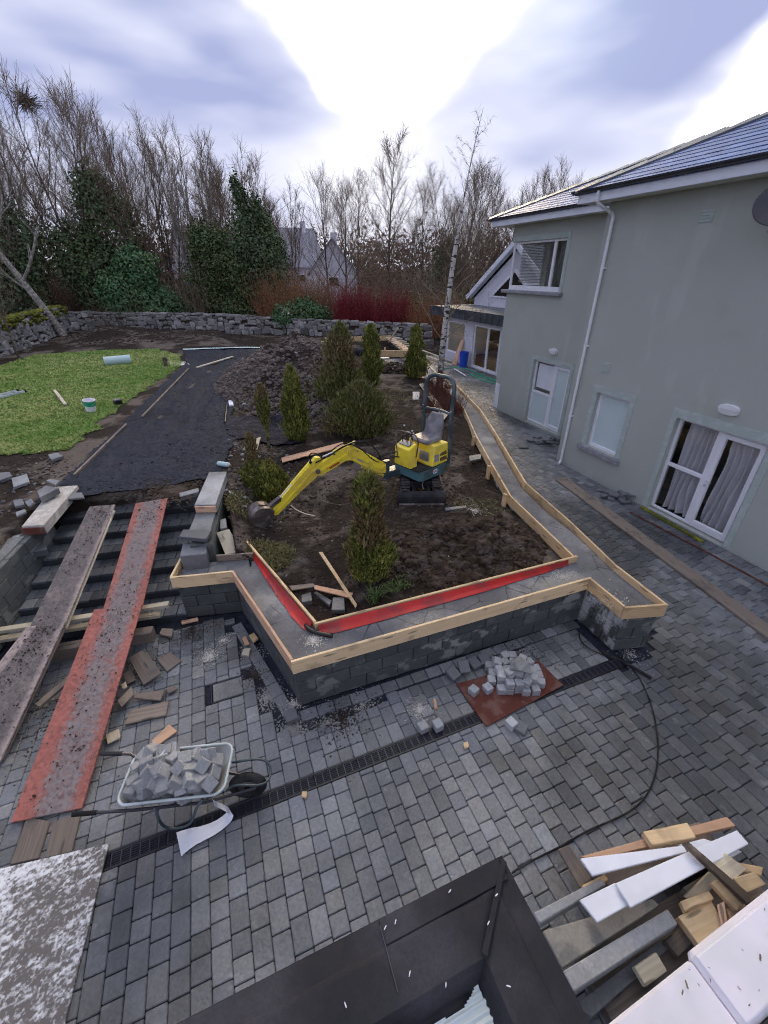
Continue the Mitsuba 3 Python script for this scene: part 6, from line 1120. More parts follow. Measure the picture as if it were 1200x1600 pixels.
    for y, h, x in ((-.22, .34, .30), (-.10, .22, .28), (.02, .22, .27), (-.16, .20, .26), (.05, .30, .34)):
        lv = key_of('lever', cn); add('rod', tube([B(x + .04, y, .68), B(x, y + .01, .70 + h)], .009, 7), 'black_plastic', lv); add('knob', lathe([(0, -.022), (.016, -.016), (.022, 0), (.016, .016), (0, .022)], B(x, y + .01, .70 + h), UZ, 10), 'galvanised', lv, smooth=True)
    add('handrail', tube(spline([B(.44, -.29, .40), B(.46, -.29, .78), B(.42, -.29, .92), B(.36, -.10, .94), B(.30, .16, .88), B(.28, .18, .72), B(.30, .16, .45)], 30), .014, 8), 'worn_steel', cn, smooth=True)
    add('boot', hull([(.16, .02, .25), (.24, .08, .25), (.20, .05, .34)], .02, 'black_plastic', 'pedal', t) and bb(.20, -.2, .25, .10, .08, .03), 'black_plastic', t)
    # roll bar
    rb = key_of('roll_bar', t); hp = spline([B(-.46, .385, .16), B(-.47, .385, .9), B(-.49, .385, 1.55), B(-.52, .345, 1.83), B(-.54, .22, 1.93), B(-.54, 0, 1.94), B(-.54, -.22, 1.93), B(-.52, -.345, 1.83), B(-.49, -.385, 1.55), B(-.47, -.385, .9), B(-.46, -.385, .16)], 70)
    add('hoop', tube(hp, .042, 10), 'frame_paint', rb, smooth=True); add('crossbar', tube(spline([B(-.485, -.38, 1.22), B(-.53, 0, 1.24), B(-.485, .38, 1.22)], 14), .030, 9), 'frame_paint', rb, smooth=True)
    for y in (.385, -.385):
        add('foot', bb(-.46, y, .20, .10, .07, .22, .008), 'frame_paint', rb)
        for z in (1.16, 1.30): add('bolt', lathe([(0, .012), (.014, .010), (.016, 0)], B(-.445, y, z), e, 8), 'galvanised', rb)
    # boom, arm and bucket in the plane along e
    e = np.array([-.987, -.159, 0]); l = np.array([.159, -.987, 0]); AB = np.array([e, l, UZ])
    P = np.array([2.95, 7.75, 0]); ED = np.array([e, UZ, -l])
    def plate(poly, y0, th, mat, name, par, smooth=False): return add(name, prism(poly, P + l * (y0 + th / 2), ED, th), mat, par, smooth=smooth)
    sw = add('swing_post', cat([lathe([(0, -.20), (.075, -.20), (.075, .22), (0, .22)], P - e * .10 + UZ * 1.18, UZ, 14), hexa(corners(P - e * .30 + UZ * 1.10, AB, (.44, .26, .16)), .02)[:2]])[:2], 'frame_paint', t)
    bm = plate([(-.06, 1.14), (-.06, 1.34), (.02, 1.40), (.66, 1.86), (.80, 1.905), (.93, 1.87), (1.50, 1.62), (1.54, 1.54), (1.48, 1.44), (1.40, 1.42), (.86, 1.62), (.74, 1.60), (.10, 1.16)], 0, .125, 'yellow_paint', 'boom', t)
    add('rib', prism([(.05, 1.27), (.72, 1.75), (.84, 1.76), (1.42, 1.53), (1.41, 1.50), (.83, 1.72), (.74, 1.71), (.07, 1.24)], P + l * .075, ED, .012), 'yellow_paint', bm); add('decal', prism([(1.0, 1.60), (1.22, 1.52), (1.24, 1.565), (1.02, 1.645)], P + l * .070, ED, .005), 'print_orange', bm); add('decal', prism([(.50, 1.50), (.62, 1.585), (.60, 1.61), (.48, 1.525)], P + l * .070, ED, .005), 'print_grey', bm)
    for q, z in ((.78, 1.80), (1.47, 1.53), (0, 1.27)): add('pin', lathe([(.0, .085), (.045, .083), (.05, .07), (.05, -.07), (.045, -.083), (0, -.085)], P + e * q + UZ * z, l, 16), 'yellow_paint' if q < 1 else 'worn_steel', bm)
    def ram(a, b, name, k=.6, y=0):
        rm = key_of(name, t); pa, pb = P + e * a[0] + UZ * a[1] + l * y, P + e * b[0] + UZ * b[1] + l * y; mid = pa + (pb - pa) * k; add('barrel', tube([pa, mid], .036, 12), 'yellow_paint', rm, smooth=40); add('rod', tube([mid, pb], .018, 10), 'chrome', rm, smooth=40)
        for q in (pa, pb): add('eye', lathe([(0, .05), (.035, .05), (.035, -.05), (0, -.05)], q, l, 12), 'dark_metal', rm)
    ram((-.05, 1.05), (.72, 1.55), 'boom_ram', .68, .0); ram((.62, 1.93), (1.38, 1.76), 'arm_ram', .62, .0); ram((1.58, 1.72), (2.26, 1.13), 'bucket_ram', .60, .0)
    ar = plate([(1.34, 1.72), (1.40, 1.80), (1.48, 1.80), (1.62, 1.68), (1.98, 1.38), (2.42, .98), (2.46, .90), (2.42, .82), (2.34, .83), (1.86, 1.18), (1.52, 1.40), (1.42, 1.52)], 0, .11, 'yellow_paint', 'arm', t)
    add('rib', prism([(1.55, 1.58), (2.36, .91), (2.34, .88), (1.53, 1.54)], P + l * .068, ED, .012), 'yellow_paint', ar); add('hose', tube(spline([P + e * .05 + UZ * 1.45 + l * .05, P + e * .75 + UZ * 1.95 + l * .06, P + e * 1.2 + UZ * 1.80 + l * .05, P + e * 1.5 + UZ * 1.72 + l * .07], 22), .014, 7), 'rubber', ar, smooth=True)
    for k, (y, h) in enumerate(((.06, .14), (-.02, .22), (-.10, .18))): add('hose', tube(spline([P + e * -.42 + l * y + UZ * 1.30, P + e * -.25 + l * (y + .10) + UZ * (1.36 + h), P + e * -.05 + l * (y + .05) + UZ * (1.40 + h * .6), P + e * .12 + l * y * .5 + UZ * 1.46], 18), .015, 7), 'rubber', t, smooth=True)
    add('link', prism([(2.24, 1.15), (2.30, 1.15), (2.52, 1.02), (2.50, .97), (2.26, 1.09)], P + l * .06, ED, .10), 'worn_steel', t)
    for y in (.06, -.06): add('hose', tube(spline([P + e * .10 + UZ * 1.42 + l * y, P + e * .45 + UZ * 1.72 + l * y, P + e * .74 + UZ * 1.93 + l * y, P + e * 1.05 + UZ * 1.87 + l * y, P + e * 1.30 + UZ * 1.78 + l * y, P + e * 1.46 + UZ * 1.86 + l * y, P + e * 1.62 + UZ * 1.74 + l * y], 30), .011, 6), 'rubber', bm, smooth=True)
    for q, z in ((.30, 1.56), (.60, 1.77), (1.10, 1.80)): add('clamp', hexa(corners(P + e * q + UZ * z, AB, (.03, .15, .02)), .003)[:2], 'dark_metal', bm)
    add('muddy_clods', lumps(np.stack([U(x, y, z) for x, y, z in zip(rs(2).uniform(-.5, .75, 70), np.where(rs(3).rand(70) < .5, 1, -1) * (.33 + .08 * rs(4).randn(70)), .335 + .01 * rs(5).rand(70))]), .015 + .03 * rs(6).rand(70), rs(7), .5), 'clods', t, stuff=True)
    # bucket
    arc = spline([(2.44, .98, 0), (2.60, 1.09, 0), (2.76, 1.07, 0), (2.88, .94, 0), (2.92, .78, 0), (2.90, .60, 0)], 16)[:, :2]; inn = spline([(2.46, .955, 0), (2.60, 1.06, 0), (2.745, 1.045, 0), (2.855, .93, 0), (2.893, .78, 0), (2.875, .60, 0)], 16)[:, :2]
    bk = add('bucket', prism(np.vstack([arc, inn[::-1]]), P + l * .17, ED, .34), 'worn_steel', t, smooth=25)
    for y in (.17, -.155): add('side_plate', prism(np.vstack([arc, [(2.80, .56), (2.46, .86)]]), P + l * (y + .0), ED, .014), 'worn_steel', bk)
    for y in (-.13, 0, .13): add('tooth', prism([(2.865, .62), (2.905, .62), (2.895, .53), (2.88, .53)], P + l * (y + .025), ED, .05), 'worn_steel', bk)
    add('ear', prism([(2.40, .90), (2.44, .99), (2.56, 1.10), (2.66, 1.13), (2.62, 1.06), (2.50, .92)], P + l * .055, ED, .11), 'worn_steel', bk)
digger()

# ---- things on the lawn and path --------------------------------------------------------------------------------------------
def roll():
    t = thing('membrane_roll', 'pale blue green roll of plastic lying at the back of the lawn', 'roll'); a, b = np.array((-4.703, 24.022, 1.25)), np.array((-3.634, 24.274, 1.25)); d = b - a; n = np.linalg.norm(d); d /= n
    add('roll', lathe([(.05, 0), (.20, 0), (.205, .02), (.205, n - .02), (.20, n), (.05, n)], a, d, 20), 'mint_roll', t, smooth=40); add('core', lathe([(.05, -.01), (.055, -.012), (.055, n + .01), (.05, n + .01)], a, d, 14), 'cream_board', t)
roll()
def bucket():
    t = thing('paint_bucket', 'white and green plastic bucket tipped on the lawn', 'bucket'); c = np.array((-3.827, 15.602, 1.1)); ax = np.array([.12, -.10, 1.0]); pr = [(0, .0), (.13, .0), (.135, .02), (.165, .34), (.175, .34), (.175, .36), (.158, .36), (.128, .02), (0, .02)]
    add('body', lathe(pr, c, ax, 22), 'white_plastic', t, smooth=40); add('band', lathe([(.153, .18), (.166, .33), (.169, .33), (.156, .18)], c, ax, 22), 'green_plastic', t, smooth=40); add('handle', tube(spline([c + [-.17, 0, .33], c + [-.1, -.14, .20], c + [.1, -.16, .2], c + [.18, -.02, .32]], 14), .006, 6), 'chrome', t, smooth=True)
bucket()
m = box((-3.157, 16.212, 1.16), (.24, .18, .14), .5, bev=.02); t_ = thing('black_tub', 'small black tub lying on the lawn right of the bucket', 'tub'); add('body', m[:2], 'black_plastic', t_); m = box(np.array((-3.157, 16.212, 1.16)) + [0, 0, .078], (.20, .14, .02), .5, bev=.006); add('lid', m[:2], 'grey_plastic', t_)
def ladder():
    t = thing('aluminium_ladder', 'aluminium ladder lying on the lawn at the left edge', 'ladder'); a, b = np.array((-6.828, 19.385, 1.12)), np.array([-8.6, 16.9, 1.12]); d = (b - a) / np.linalg.norm(b - a); n = np.array([-d[1], d[0], 0]); L = np.linalg.norm(b - a)
    for s in (0, 1): m = plank(a + n * .36 * s, a + n * .36 * s + d * L, .03, .07); add('stile', m[:2], 'galvanised', t)
    for k in range(int(L / .28)): add('rung', tube([a + d * (.12 + .28 * k) + [0, 0, .035], a + n * .36 + d * (.12 + .28 * k) + [0, 0, .035]], .014, 7), 'galvanised', t)
    for s in (0, 1): add('foot', box(a + n * .36 * s - d * .03 + [0, 0, .04], (.07, .07, .09))[:2], 'rubber', t)
ladder()
for p, q, w, mat, l in (((-5.573, 19.007, 1.11), (-4.734, 16.646, 1.11), .09, 'pale_timber', 'short pale batten lying on the lawn'), ((-0.692, 21.543, 1.1), (1.016, 23.789, 1.1), .10, 'pale_timber', 'pale batten lying across the far end of the dark path'), ((0.38, 16.996, 1.12), (0.315, 14.433, 1.1), .14, 'white_paint', 'white board lying on the right edge of the dark path')):
    m = plank(p, q, w, .05); solo('batten', m[:2], mat, l, 'batten', uv=m[2])
for p, q, l in (((-1.04, 21.383, 1.1), (-2.254, 14.235, 1.1), 'far grey edging strip along the left side of the path'), ((-2.609, 13.598, 1.1), (-3.197, 10.112, 1.1), 'near grey edging strip along the left side of the path')):
    m = plank(p, q, .045, .05); solo('edging_strip', m[:2], 'old_timber', l, 'edging', uv=m[2])
solo('edging_strip', tube(spline([(1.207, 20.936, 1.12), (0.604, 17.911, 1.12), (0.248, 15.217, 1.12), (0.024, 12.701, 1.12)], 20), .03, 6), 'black_plastic', 'thin black edging pipe curving along the right side of the path', 'edging', smooth=True)
def bottle():
    t = thing('sealant_tube', 'pale blue sealant tube lying at the near right edge of the path', 'tube'); a, b = np.array((-0.3, 9.608, 1.13)), np.array((-0.038, 9.386, 1.13)); d = b - a; n = np.linalg.norm(d); d /= n
    add('body', lathe([(0, 0), (.05, 0), (.055, .01), (.055, n * .82), (.03, n * .9), (0, n * .9)], a, d, 16), 'mint_roll', t, smooth=40); add('cap', lathe([(.03, n * .88), (.03, n), (0, n)], a, d, 12), 'pink_timber', t, smooth=40)
bottle()
t_ = thing('post_stub', 'dark upright post stub at the top corner of the lawn', 'post'); b = np.array((-2.058, 22.724, 1.05)); m = plank(b + [-.06, 0, 0], b + [.09, .02, 0], .2, .42); add('post', m[:2], 'bark', t_, uv=m[2]); m = box(b + [.10, 0, .30], (.08, .22, .10)); add('bracket', m[:2], 'dark_metal', t_)
qboard('path_board', ((-1.937, 23.863, 1.08), (-1.094, 23.502, 1.08), (-1.028, 22.607, 1.08), (-1.863, 22.797, 1.08)), .04, 'cream_board', 'grey board lying between lawn corner and path', 'board')
# weed fabric
def fabric():
    P_ = [(0.007, 13.239, 1.06)[:2], (1.313, 13.187, 1.06)[:2], (2.375, 12.271, 1)[:2], (1.855, 11.038, 1)[:2], (0.818, 11.14, 1)[:2], (0.24, 11.156, 1.04)[:2], (0.037, 11.931, 1.06)[:2]]
    return sheet(P_, .05, lambda x, y: np.maximum(zf(x, y), zf(x + .1, y)) + .05 + .09 * np.abs(nz(x * .45 + y * 1.2, y * 1.2, 3.2, 41, 2)) + .03 * nz(x, y, 9, 44), .10, 6)
solo('weed_fabric', fabric(), 'fabric', 'wrinkled black weed fabric spread between the path and the heap', 'fabric', smooth=True)
crumpled('geotextile_edge', 'grey strip of fabric along the far edge of the dark path', [(-1.391, 27.289, 1.12), (0.417, 26.984, 1.12), (2.114, 26.49, 1.12), (3.565, 25.229, 1.14)], [.35, .3, .3, .2], 'mint_roll', 9)

# ---- the building corner behind the bed -----------------------------------------------------------------------------------
def pallet_deck():
    t = thing('half_built_deck', 'half built low timber deck of long beams near the back wall', 'deck'); 
    a0, a1, b0, b1 = np.array((7.478, 30.432, 0.75)), np.array((11.858, 29.099, 0.8)), np.array((7.418, 24.371, 0.75)), np.array((10.688, 22.959, 0.75))
    for p, q, w, h in ((a0, a1, .10, .30), (b0, b1, .10, .34), (a1, b1, .45, .14)): m = plank(p - [0, 0, .15], q - [0, 0, .15], w, h); add('beam', m[:2], 'new_timber' if w < .2 else 'pink_timber', t, uv=m[2])
    for k in range(9): q = (k + .5) / 9; p = a1 + (b1 - a1) * q; m = plank(p + [-.5, .1, .05], p + [.5, -.1, .05], .10, .04); add('slat', m[:2], 'pale_timber', t, uv=m[2])
    for k in range(4): m = plank(a0 + [-.4, -.25 * k, .02 * k - .1], a0 + [1.0, -.1 - .25 * k, .02 * k - .1], .12, .06); add('slat', m[:2], 'new_timber', t, uv=m[2])
    for q in (.3, .55, .8): p = b0 + (b1 - b0) * q; m = plank(p + [0, -.02, -.2], p + [0, -.02, .35], .08, .05, up=(0, 1, 0)); add('peg', m[:2], 'new_timber', t, uv=m[2])
pallet_deck()
for p, q, w, mat, l in (((10.39, 25.913, 1), (10.543, 24.878, 1.9), .10, 'pale_timber', 'pale board leaning up at the corner of the timber frame'), ((12.746, 26.028, 0.35), (13.27, 22.924, 0.12), .12, 'pale_timber', 'upper long pale board pointing at the garden room'), ((12.188, 25.049, 0.3), (12.782, 22.198, 0.1), .12, 'pale_timber', 'lower long pale board pointing at the garden room'), ((10.319, 20.8, 0.75), (9.608, 18.113, 0.7), .10, 'pale_timber', 'pale board standing behind the digger hoop'), ((7.062, 19.045, 0.9), (8.172, 19.556, 0.9), .14, 'old_timber', 'dark board on the small rubble heap'), ((6.873, 18.214, 0.9), (8.562, 19.22, 0.9), .14, 'pale_timber', 'pale board on the small rubble heap'), ((7.844, 19.24, 0.95), (8.364, 18.335, 0.9), .12, 'pale_timber', 'crossing board on the small rubble heap'), ((8.012, 22.074, 0.8), (8.797, 21.94, 0.8), .25, 'cream_board', 'pale slab between the back conifers'), ((12.511, 21.415, 0.05), (12.171, 19.606, 0.05), .05, 'white_paint', 'thin white batten on the yard near the green hose')):
    m = plank(p, q, w, .05); solo('board', m[:2], mat, l, 'board', uv=m[2])
m = quad((13.75, 23.0, 1.35), (13.82, 22.8, 1.35), (13.3, 22.6, .02), (13.2, 22.95, .02), .05); solo('leaning_board', m[:2], 'pink_timber', 'orange brown board leaning by the blue bin', 'board', uv=m[2])
def bin_():
    t = thing('blue_bin', 'bright blue plastic bin standing by the garden room door', 'bin'); c = np.array([13.45, 22.05, .0]); add('body', lathe([(0, 0), (.20, 0), (.215, .02), (.26, .78), (.285, .78), (.285, .82), (.25, .82), (.20, .04), (0, .04)], c, (0, 0, 1), 24), 'blue_plastic', t, smooth=40)
    for s in (1, -1): add('handle', tube([c + [.0, .27 * s, .70], c + [.03, .32 * s, .68], c + [.03, .32 * s, .60], c + [0, .26 * s, .58]], .012, 6), 'blue_plastic', t)
bin_()
hs = [(11.929, 21.827, 0.02), (13.164, 21.69, 0.02), (13.201, 20.007, 0.02), (13.197, 18.677, 0.02), (13.166, 18.07, 0.02), (12.91, 19.119, 0.02), (12.792, 20.18, 0.02), (12.598, 18.929, 0.02), (12.844, 17.711, 0.03)]
solo('green_hose', tube(spline(hs, 70), .028, 7), 'green_plastic', 'green hose lying in loops outside the garden room', 'hose', smooth=True)
def tarp():
    c = np.array((7.224, 22.809, 0.9)); m = trimesh.creation.icosphere(3); v = np.asarray(m.vertices) * [.62, .45, .40]; v *= (1 + .5 * (meshkit.fbm(v * 4, 3, 3) - .5))[:, None]; return v + c + [0, 0, .05], m.faces
solo('wrapped_bundle', tarp(), 'fabric', 'dark crumpled bag lying in front of the timber frame', 'bag', smooth=True)
solo('rubble_heap', pebbles(160, *(7.744, 18.524, 0.8)[:2], .9, .6, .05, .16, 8, lambda x, y: zf(x, y) + .30 * np.exp(-((x - (7.744, 18.524, 0.8)[0]) ** 2 + (y - (7.744, 18.524, 0.8)[1]) ** 2) / .35))[:2], 'clods', 'small brown rubble heap between the back conifers', 'rubble', stuff=True); labels['rubble_heap'] = {'label': 'small brown rubble heap between the back conifers', 'category': 'rubble', 'kind': 'stuff'}

# ---- felt covered roof edge under the camera ----------------------------------------------------------------------------------
ZF = 2.70
def felt_roof():
    t = thing('felt_roof_edge', 'black felt covered roof upstand running along the bottom of the picture', 'roof'); x1, y1, wd = .776, .62, .245
    def strip(fx, nu, nv, name, zfn):
        s, q = np.meshgrid(np.linspace(0, 1, nu), np.linspace(0, 1, nv), indexing='ij'); p = fx(s, q); p[..., 2] += zfn(p[..., 0], p[..., 1]); i, j = np.meshgrid(np.arange(nu - 1), np.arange(nv - 1), indexing='ij'); f = np.stack([i * nv + j, (i + 1) * nv + j, (i + 1) * nv + j + 1, i * nv + j + 1], -1).reshape(-1, 4); m = trimesh.Trimesh(p.reshape(-1, 3), tri(f), process=False)
        if m.face_normals[:, 2].mean() < 0 and name != 'drop': m.invert()
        return m
    wr = lambda x, y: .007 * nz(x, y, 9, 3) + .004 * nz(x + 3 * y, y, 22, 6)
    prof = [(0, -1.2), (0, -.012), (.006, 0), (wd * .35, .004), (wd * .38, .009), (wd, .004), (wd + .02, -.02), (wd + .05, -.075), (wd + .12, -.09)]
    pr = np.array(prof); sn = np.r_[0, np.cumsum(np.linalg.norm(np.diff(pr, axis=0), axis=1))]; qs = np.unique(np.r_[np.linspace(0, sn[-1], 60), sn]); pd, pz = np.interp(qs, sn, pr[:, 0]), np.interp(qs, sn, pr[:, 1])
    def run(s0, s1, front, nu):
        S, D = np.meshgrid(np.linspace(0, 1, nu), pd, indexing='ij'); Z = np.broadcast_to(pz, S.shape) + ZF
        if front: X = (x1 - D) * S + (1 - S) * s0; Y = y1 - D
        else: X = x1 - D; Y = (y1 - D) * S + (1 - S) * s0
        Z = Z + wr(X, Y) * (D > .004) - .006 * np.exp(-((X - x1) - (Y - y1)) ** 2 / .0004) * (D > .01); p = np.stack([X, Y, Z], -1).reshape(-1, 3); n = len(pd); i, j = np.meshgrid(np.arange(nu - 1), np.arange(n - 1), indexing='ij'); f = np.stack([i * n + j, (i + 1) * n + j, (i + 1) * n + j + 1, i * n + j + 1], -1).reshape(-1, 4)
        return p, (f if front else f[:, ::-1])
    add('felt_front', run(-2.6, 0, True, 200), 'felt', t, smooth=50); add('felt_side', run(-.9, 0, False, 110), 'felt', t, smooth=50)
    # lap joint and hem strip
    yj = lambda k: y1 - .012 - k
    add('felt_lap', hexa([(x, y, ZF + z) for x in ((0.203, 0.599, 2.7)[0], x1 - .03) for y in (y1 - .085, y1 - .006) for z in (.004, .012)], .002)[:2], 'felt', t)
    m = plank(np.array((0.201, 0.594, 2.712)), np.array((0.197, 0.407, 2.712)), .004, .002); add('joint_line', m[:2], 'dark_metal', t)
    m = plank(np.array((0.766, 0.593, 2.712)), np.array((0.528, 0.377, 2.715)), .022, .005); add('corner_fold', m[:2], 'felt', t)
    ST = [(0.499, 0.586, 2.72), (0.668, 0.507, 2.72), (0.59, 0.447, 2.72), (0.216, 0.579, 2.72), (0.259, 0.58, 2.72), (0.253, 0.434, 2.72), (0.018, 0.446, 2.72), (0.364, 0.367, 2.7), (0.563, 0.28, 2.72)]
    for k, p in enumerate(ST): m = box(np.array(p), (.016, .004, .003), [.4, .2, .5, .6, .9, .9, 1.7, 1.0, -.6][k]); add('staple', m[:2], 'white_plastic', t)
    lo = ZF - .095; X, Y = np.meshgrid(np.linspace(-2.6, x1 - .30, 120), np.linspace(-.9, y1 - .30, 90), indexing='ij'); Z = lo + wr(X, Y); p = np.stack([X, Y, Z], -1).reshape(-1, 3); i, j = np.meshgrid(np.arange(119), np.arange(89), indexing='ij'); add('felt_gutter', (p, np.stack([i * 90 + j, (i + 1) * 90 + j, (i + 1) * 90 + j + 1, i * 90 + j + 1], -1).reshape(-1, 4)), 'felt', t, smooth=True)
    # torn corrugated roofing sheet in the recess
    pg = Pg([(0.482, 0.346, 2.635)[:2], (0.486, 0.297, 2.635)[:2], (0.51, 0.272, 2.635)[:2], (.50, .14), (.46, -.1), (-.3, -.1), (.10, .18), (0.267, 0.312, 2.635)[:2], (0.398, 0.303, 2.635)[:2], (0.453, 0.324, 2.635)[:2]]).buffer(0)
    from shapely import contains_xy
    xs, ys = np.linspace(-.4, .56, 240), np.linspace(-.15, .42, 120); v, f = grid(xs, ys, lambda x, y: lo + .030 + .004 * np.sin(y * 2 * np.pi / .022)); c = v[f].mean(1); f = f[contains_xy(pg, c[:, 0], c[:, 1])]; uu, ii = np.unique(f, return_inverse=True)
    solo('corrugated_sheet', (v[uu], tri(ii.reshape(f.shape))), 'galvanised', 'pale corrugated sheet in the recess of the felt roof at the bottom', 'sheet', smooth=True)
    m = plank(np.array((0.53, 0.357, 2.6)), np.array((0.505, 0.257, 2.6)), .03, .004); solo('torn_strip', m[:2], 'white_plastic', 'torn white strip beside the corrugated sheet', 'strip', uv=m[2])
felt_roof()

# ---- stacked timber, lintels and the white window frame at lower right ---------------------------------------------------------
def PX(z, *q): return q
def pile2():
    Q = qboard
    for pts, t, tone, l in (
        (((1.627, 0.862, 0.3), (2.312, 0.839, 0.3), (2.329, 0.785, 0.3), (1.632, 0.788, 0.3)), .14, .62, 'rearmost grey concrete lintel in the stack below the white boards'),
        (((1.596, 0.501, 0.36), (2.641, 0.472, 0.36), (2.632, 0.375, 0.36), (1.599, 0.386, 0.36)), .15, .72, 'nearest grey concrete lintel in the stack'),
        (((1.636, 0.353, 0.16), (2.51, 0.376, 0.16), (2.824, 0.336, 0.16), (1.695, 0.257, 0.16)), .12, .25, 'low dark lintel hidden beneath the nearest one')):
        stone_block('concrete_lintel', pts, t, tone, l, 'lintel')
    m = quad((1.628, 0.744, 0.3), (2.615, 0.572, 0.3), (2.628, 0.522, 0.3), (1.625, 0.523, 0.3), .06, kind='m'); solo('stained_slab', m[:2], 'cement', 'wide stained pale concrete slab between the two grey lintels', 'slab', uv=m[2])
    for pts, t, mat, l, nm in (
        (((2.199, 0.987, 0.42), (3.095, 0.721, 0.46), (3.082, 0.675, 0.46), (2.205, 0.854, 0.42)), .03, 'white_paint', 'upper white painted board on the timber stack', 'white_board'),
        (((2.303, 0.73, 0.5), (3.609, 0.619, 0.52), (3.597, 0.513, 0.52), (2.293, 0.569, 0.5)), .03, 'white_paint', 'widest white painted board on the timber stack', 'white_board'),
        (((1.977, 0.764, 0.44), (2.333, 0.742, 0.45), (2.313, 0.595, 0.45), (2.008, 0.606, 0.44)), .03, 'white_paint', 'short pinkish white board end under the widest white board', 'white_board'),
        (((3.072, 0.744, 0.44), (3.33, 0.695, 0.44), (3.55, 0.505, 0.44), (3.393, 0.511, 0.44)), .03, 'white_paint', 'white board end showing below the widest white board', 'white_board'),
        (((2.239, 1.012, 0.36), (3.75, 0.748, 0.38), (3.751, 0.667, 0.38), (2.307, 0.954, 0.36)), .05, 'pink_timber', 'long pale timber at the back of the stack', 'stacked_timber'),
        (((2.857, 0.93, 0.46), (3.296, 0.835, 0.46), (3.261, 0.724, 0.46), (2.842, 0.825, 0.46)), .07, 'new_timber', 'short chunky timber block lying on the back timber', 'stacked_timber'),
        (((2.173, 1.171, 0.18), (2.278, 1.16, 0.2), (2.314, 0.891, 0.16), (2.177, 0.879, 0.14)), .04, 'old_timber', 'brown weathered board leaning at the left end of the stack', 'stacked_timber'),
        (((2.141, 0.861, 0.28), (2.38, 0.849, 0.28), (2.383, 0.809, 0.28), (2.122, 0.804, 0.28)), .05, 'new_timber', 'orange timber stub under the left white board', 'stacked_timber'),
        (((2.872, 0.48, 0.3), (3.159, 0.509, 0.42), (3.207, 0.443, 0.42), (2.933, 0.412, 0.3)), .05, 'pale_timber', 'grey pale board sloping down the middle of the offcuts', 'stacked_timber'),
        (((3.174, 0.539, 0.5), (3.338, 0.544, 0.52), (3.394, 0.397, 0.52), (3.197, 0.389, 0.5)), .05, 'pale_timber', 'broad pale board behind the dark batten', 'stacked_timber'),
        (((2.686, 0.409, 0.34), (3.021, 0.384, 0.36), (2.979, 0.213, 0.34), (2.682, 0.234, 0.34)), .08, 'new_timber', 'square cut orange timber end nearest the white frame', 'stacked_timber'),
        (((2.765, 0.468, 0.38), (3.036, 0.426, 0.4), (3.027, 0.376, 0.4), (2.74, 0.409, 0.38)), .06, 'new_timber', 'rough sawn timber end above the orange one', 'stacked_timber'),
        (((3.037, 0.443, 0.5), (3.111, 0.441, 0.5), (3.15, 0.266, 0.48), (3.078, 0.251, 0.46)), .06, 'new_timber', 'bright split timber under the dark batten', 'stacked_timber'),
        (((3.401, 0.471, 0.46), (3.581, 0.361, 0.46), (3.511, 0.326, 0.44), (3.397, 0.408, 0.44)), .05, 'new_timber', 'orange batten at the right end of the stack', 'stacked_timber'),
        (((3.223, 0.399, 0.52), (3.436, 0.362, 0.52), (3.448, 0.273, 0.5), (3.222, 0.3, 0.5)), .06, 'new_timber', 'cut timber block behind the lower end of the dark batten', 'stacked_timber'),
        (((2.993, 0.34, 0.42), (3.047, 0.33, 0.46), (2.959, 0.218, 0.4), (2.911, 0.227, 0.38)), .03, 'pink_timber', 'thin orange splinter standing between the cut ends', 'stacked_timber'),
        (((3.054, 0.297, 0.4), (3.25, 0.256, 0.42), (3.211, 0.152, 0.4), (2.975, 0.162, 0.38)), .06, 'pink_timber', 'reddish timber end beside the white frame', 'stacked_timber'),
        (((2.137, 0.326, 0.3), (2.36, 0.325, 0.3), (2.359, 0.223, 0.28), (2.139, 0.22, 0.28)), .06, 'pale_timber', 'short cut board projecting below the nearest lintel', 'stacked_timber'),
        (((2.526, 0.352, 0.22), (2.801, 0.369, 0.22), (2.836, 0.278, 0.2), (2.548, 0.251, 0.2)), .05, 'old_timber', 'dark board in the shadow behind the nearest lintel', 'stacked_timber'),
        (((3.015, 0.711, 0.6), (3.065, 0.702, 0.6), (3.22, 0.245, 0.56), (3.136, 0.24, 0.56)), .045, 'bark', 'dark weathered batten lying diagonally over the white boards', 'stacked_timber')):
        Q(nm, pts, t, mat, l, 'board' if nm == 'white_board' else 'timber')
    m = plank((1.849, 0.332, 0), (3.164, 0.296, 0), .5, .09); solo('stacked_timber', m[:2], 'old_timber', 'dark timbers at the bottom of the stack in shadow', 'timber', uv=m[2]); m = plank((2.373, 0.863, 0), (3.556, 0.69, 0), .30, .24); solo('stacked_timber', m[:2], 'old_timber', 'dark bearer under the boards of the stack', 'timber', uv=m[2]); m = plank((2.945, 0.337, 0), (3.575, 0.32, 0), .4, .26); solo('stacked_timber', m[:2], 'old_timber', 'dark bearer under the orange cut ends', 'timber', uv=m[2])
pile2()
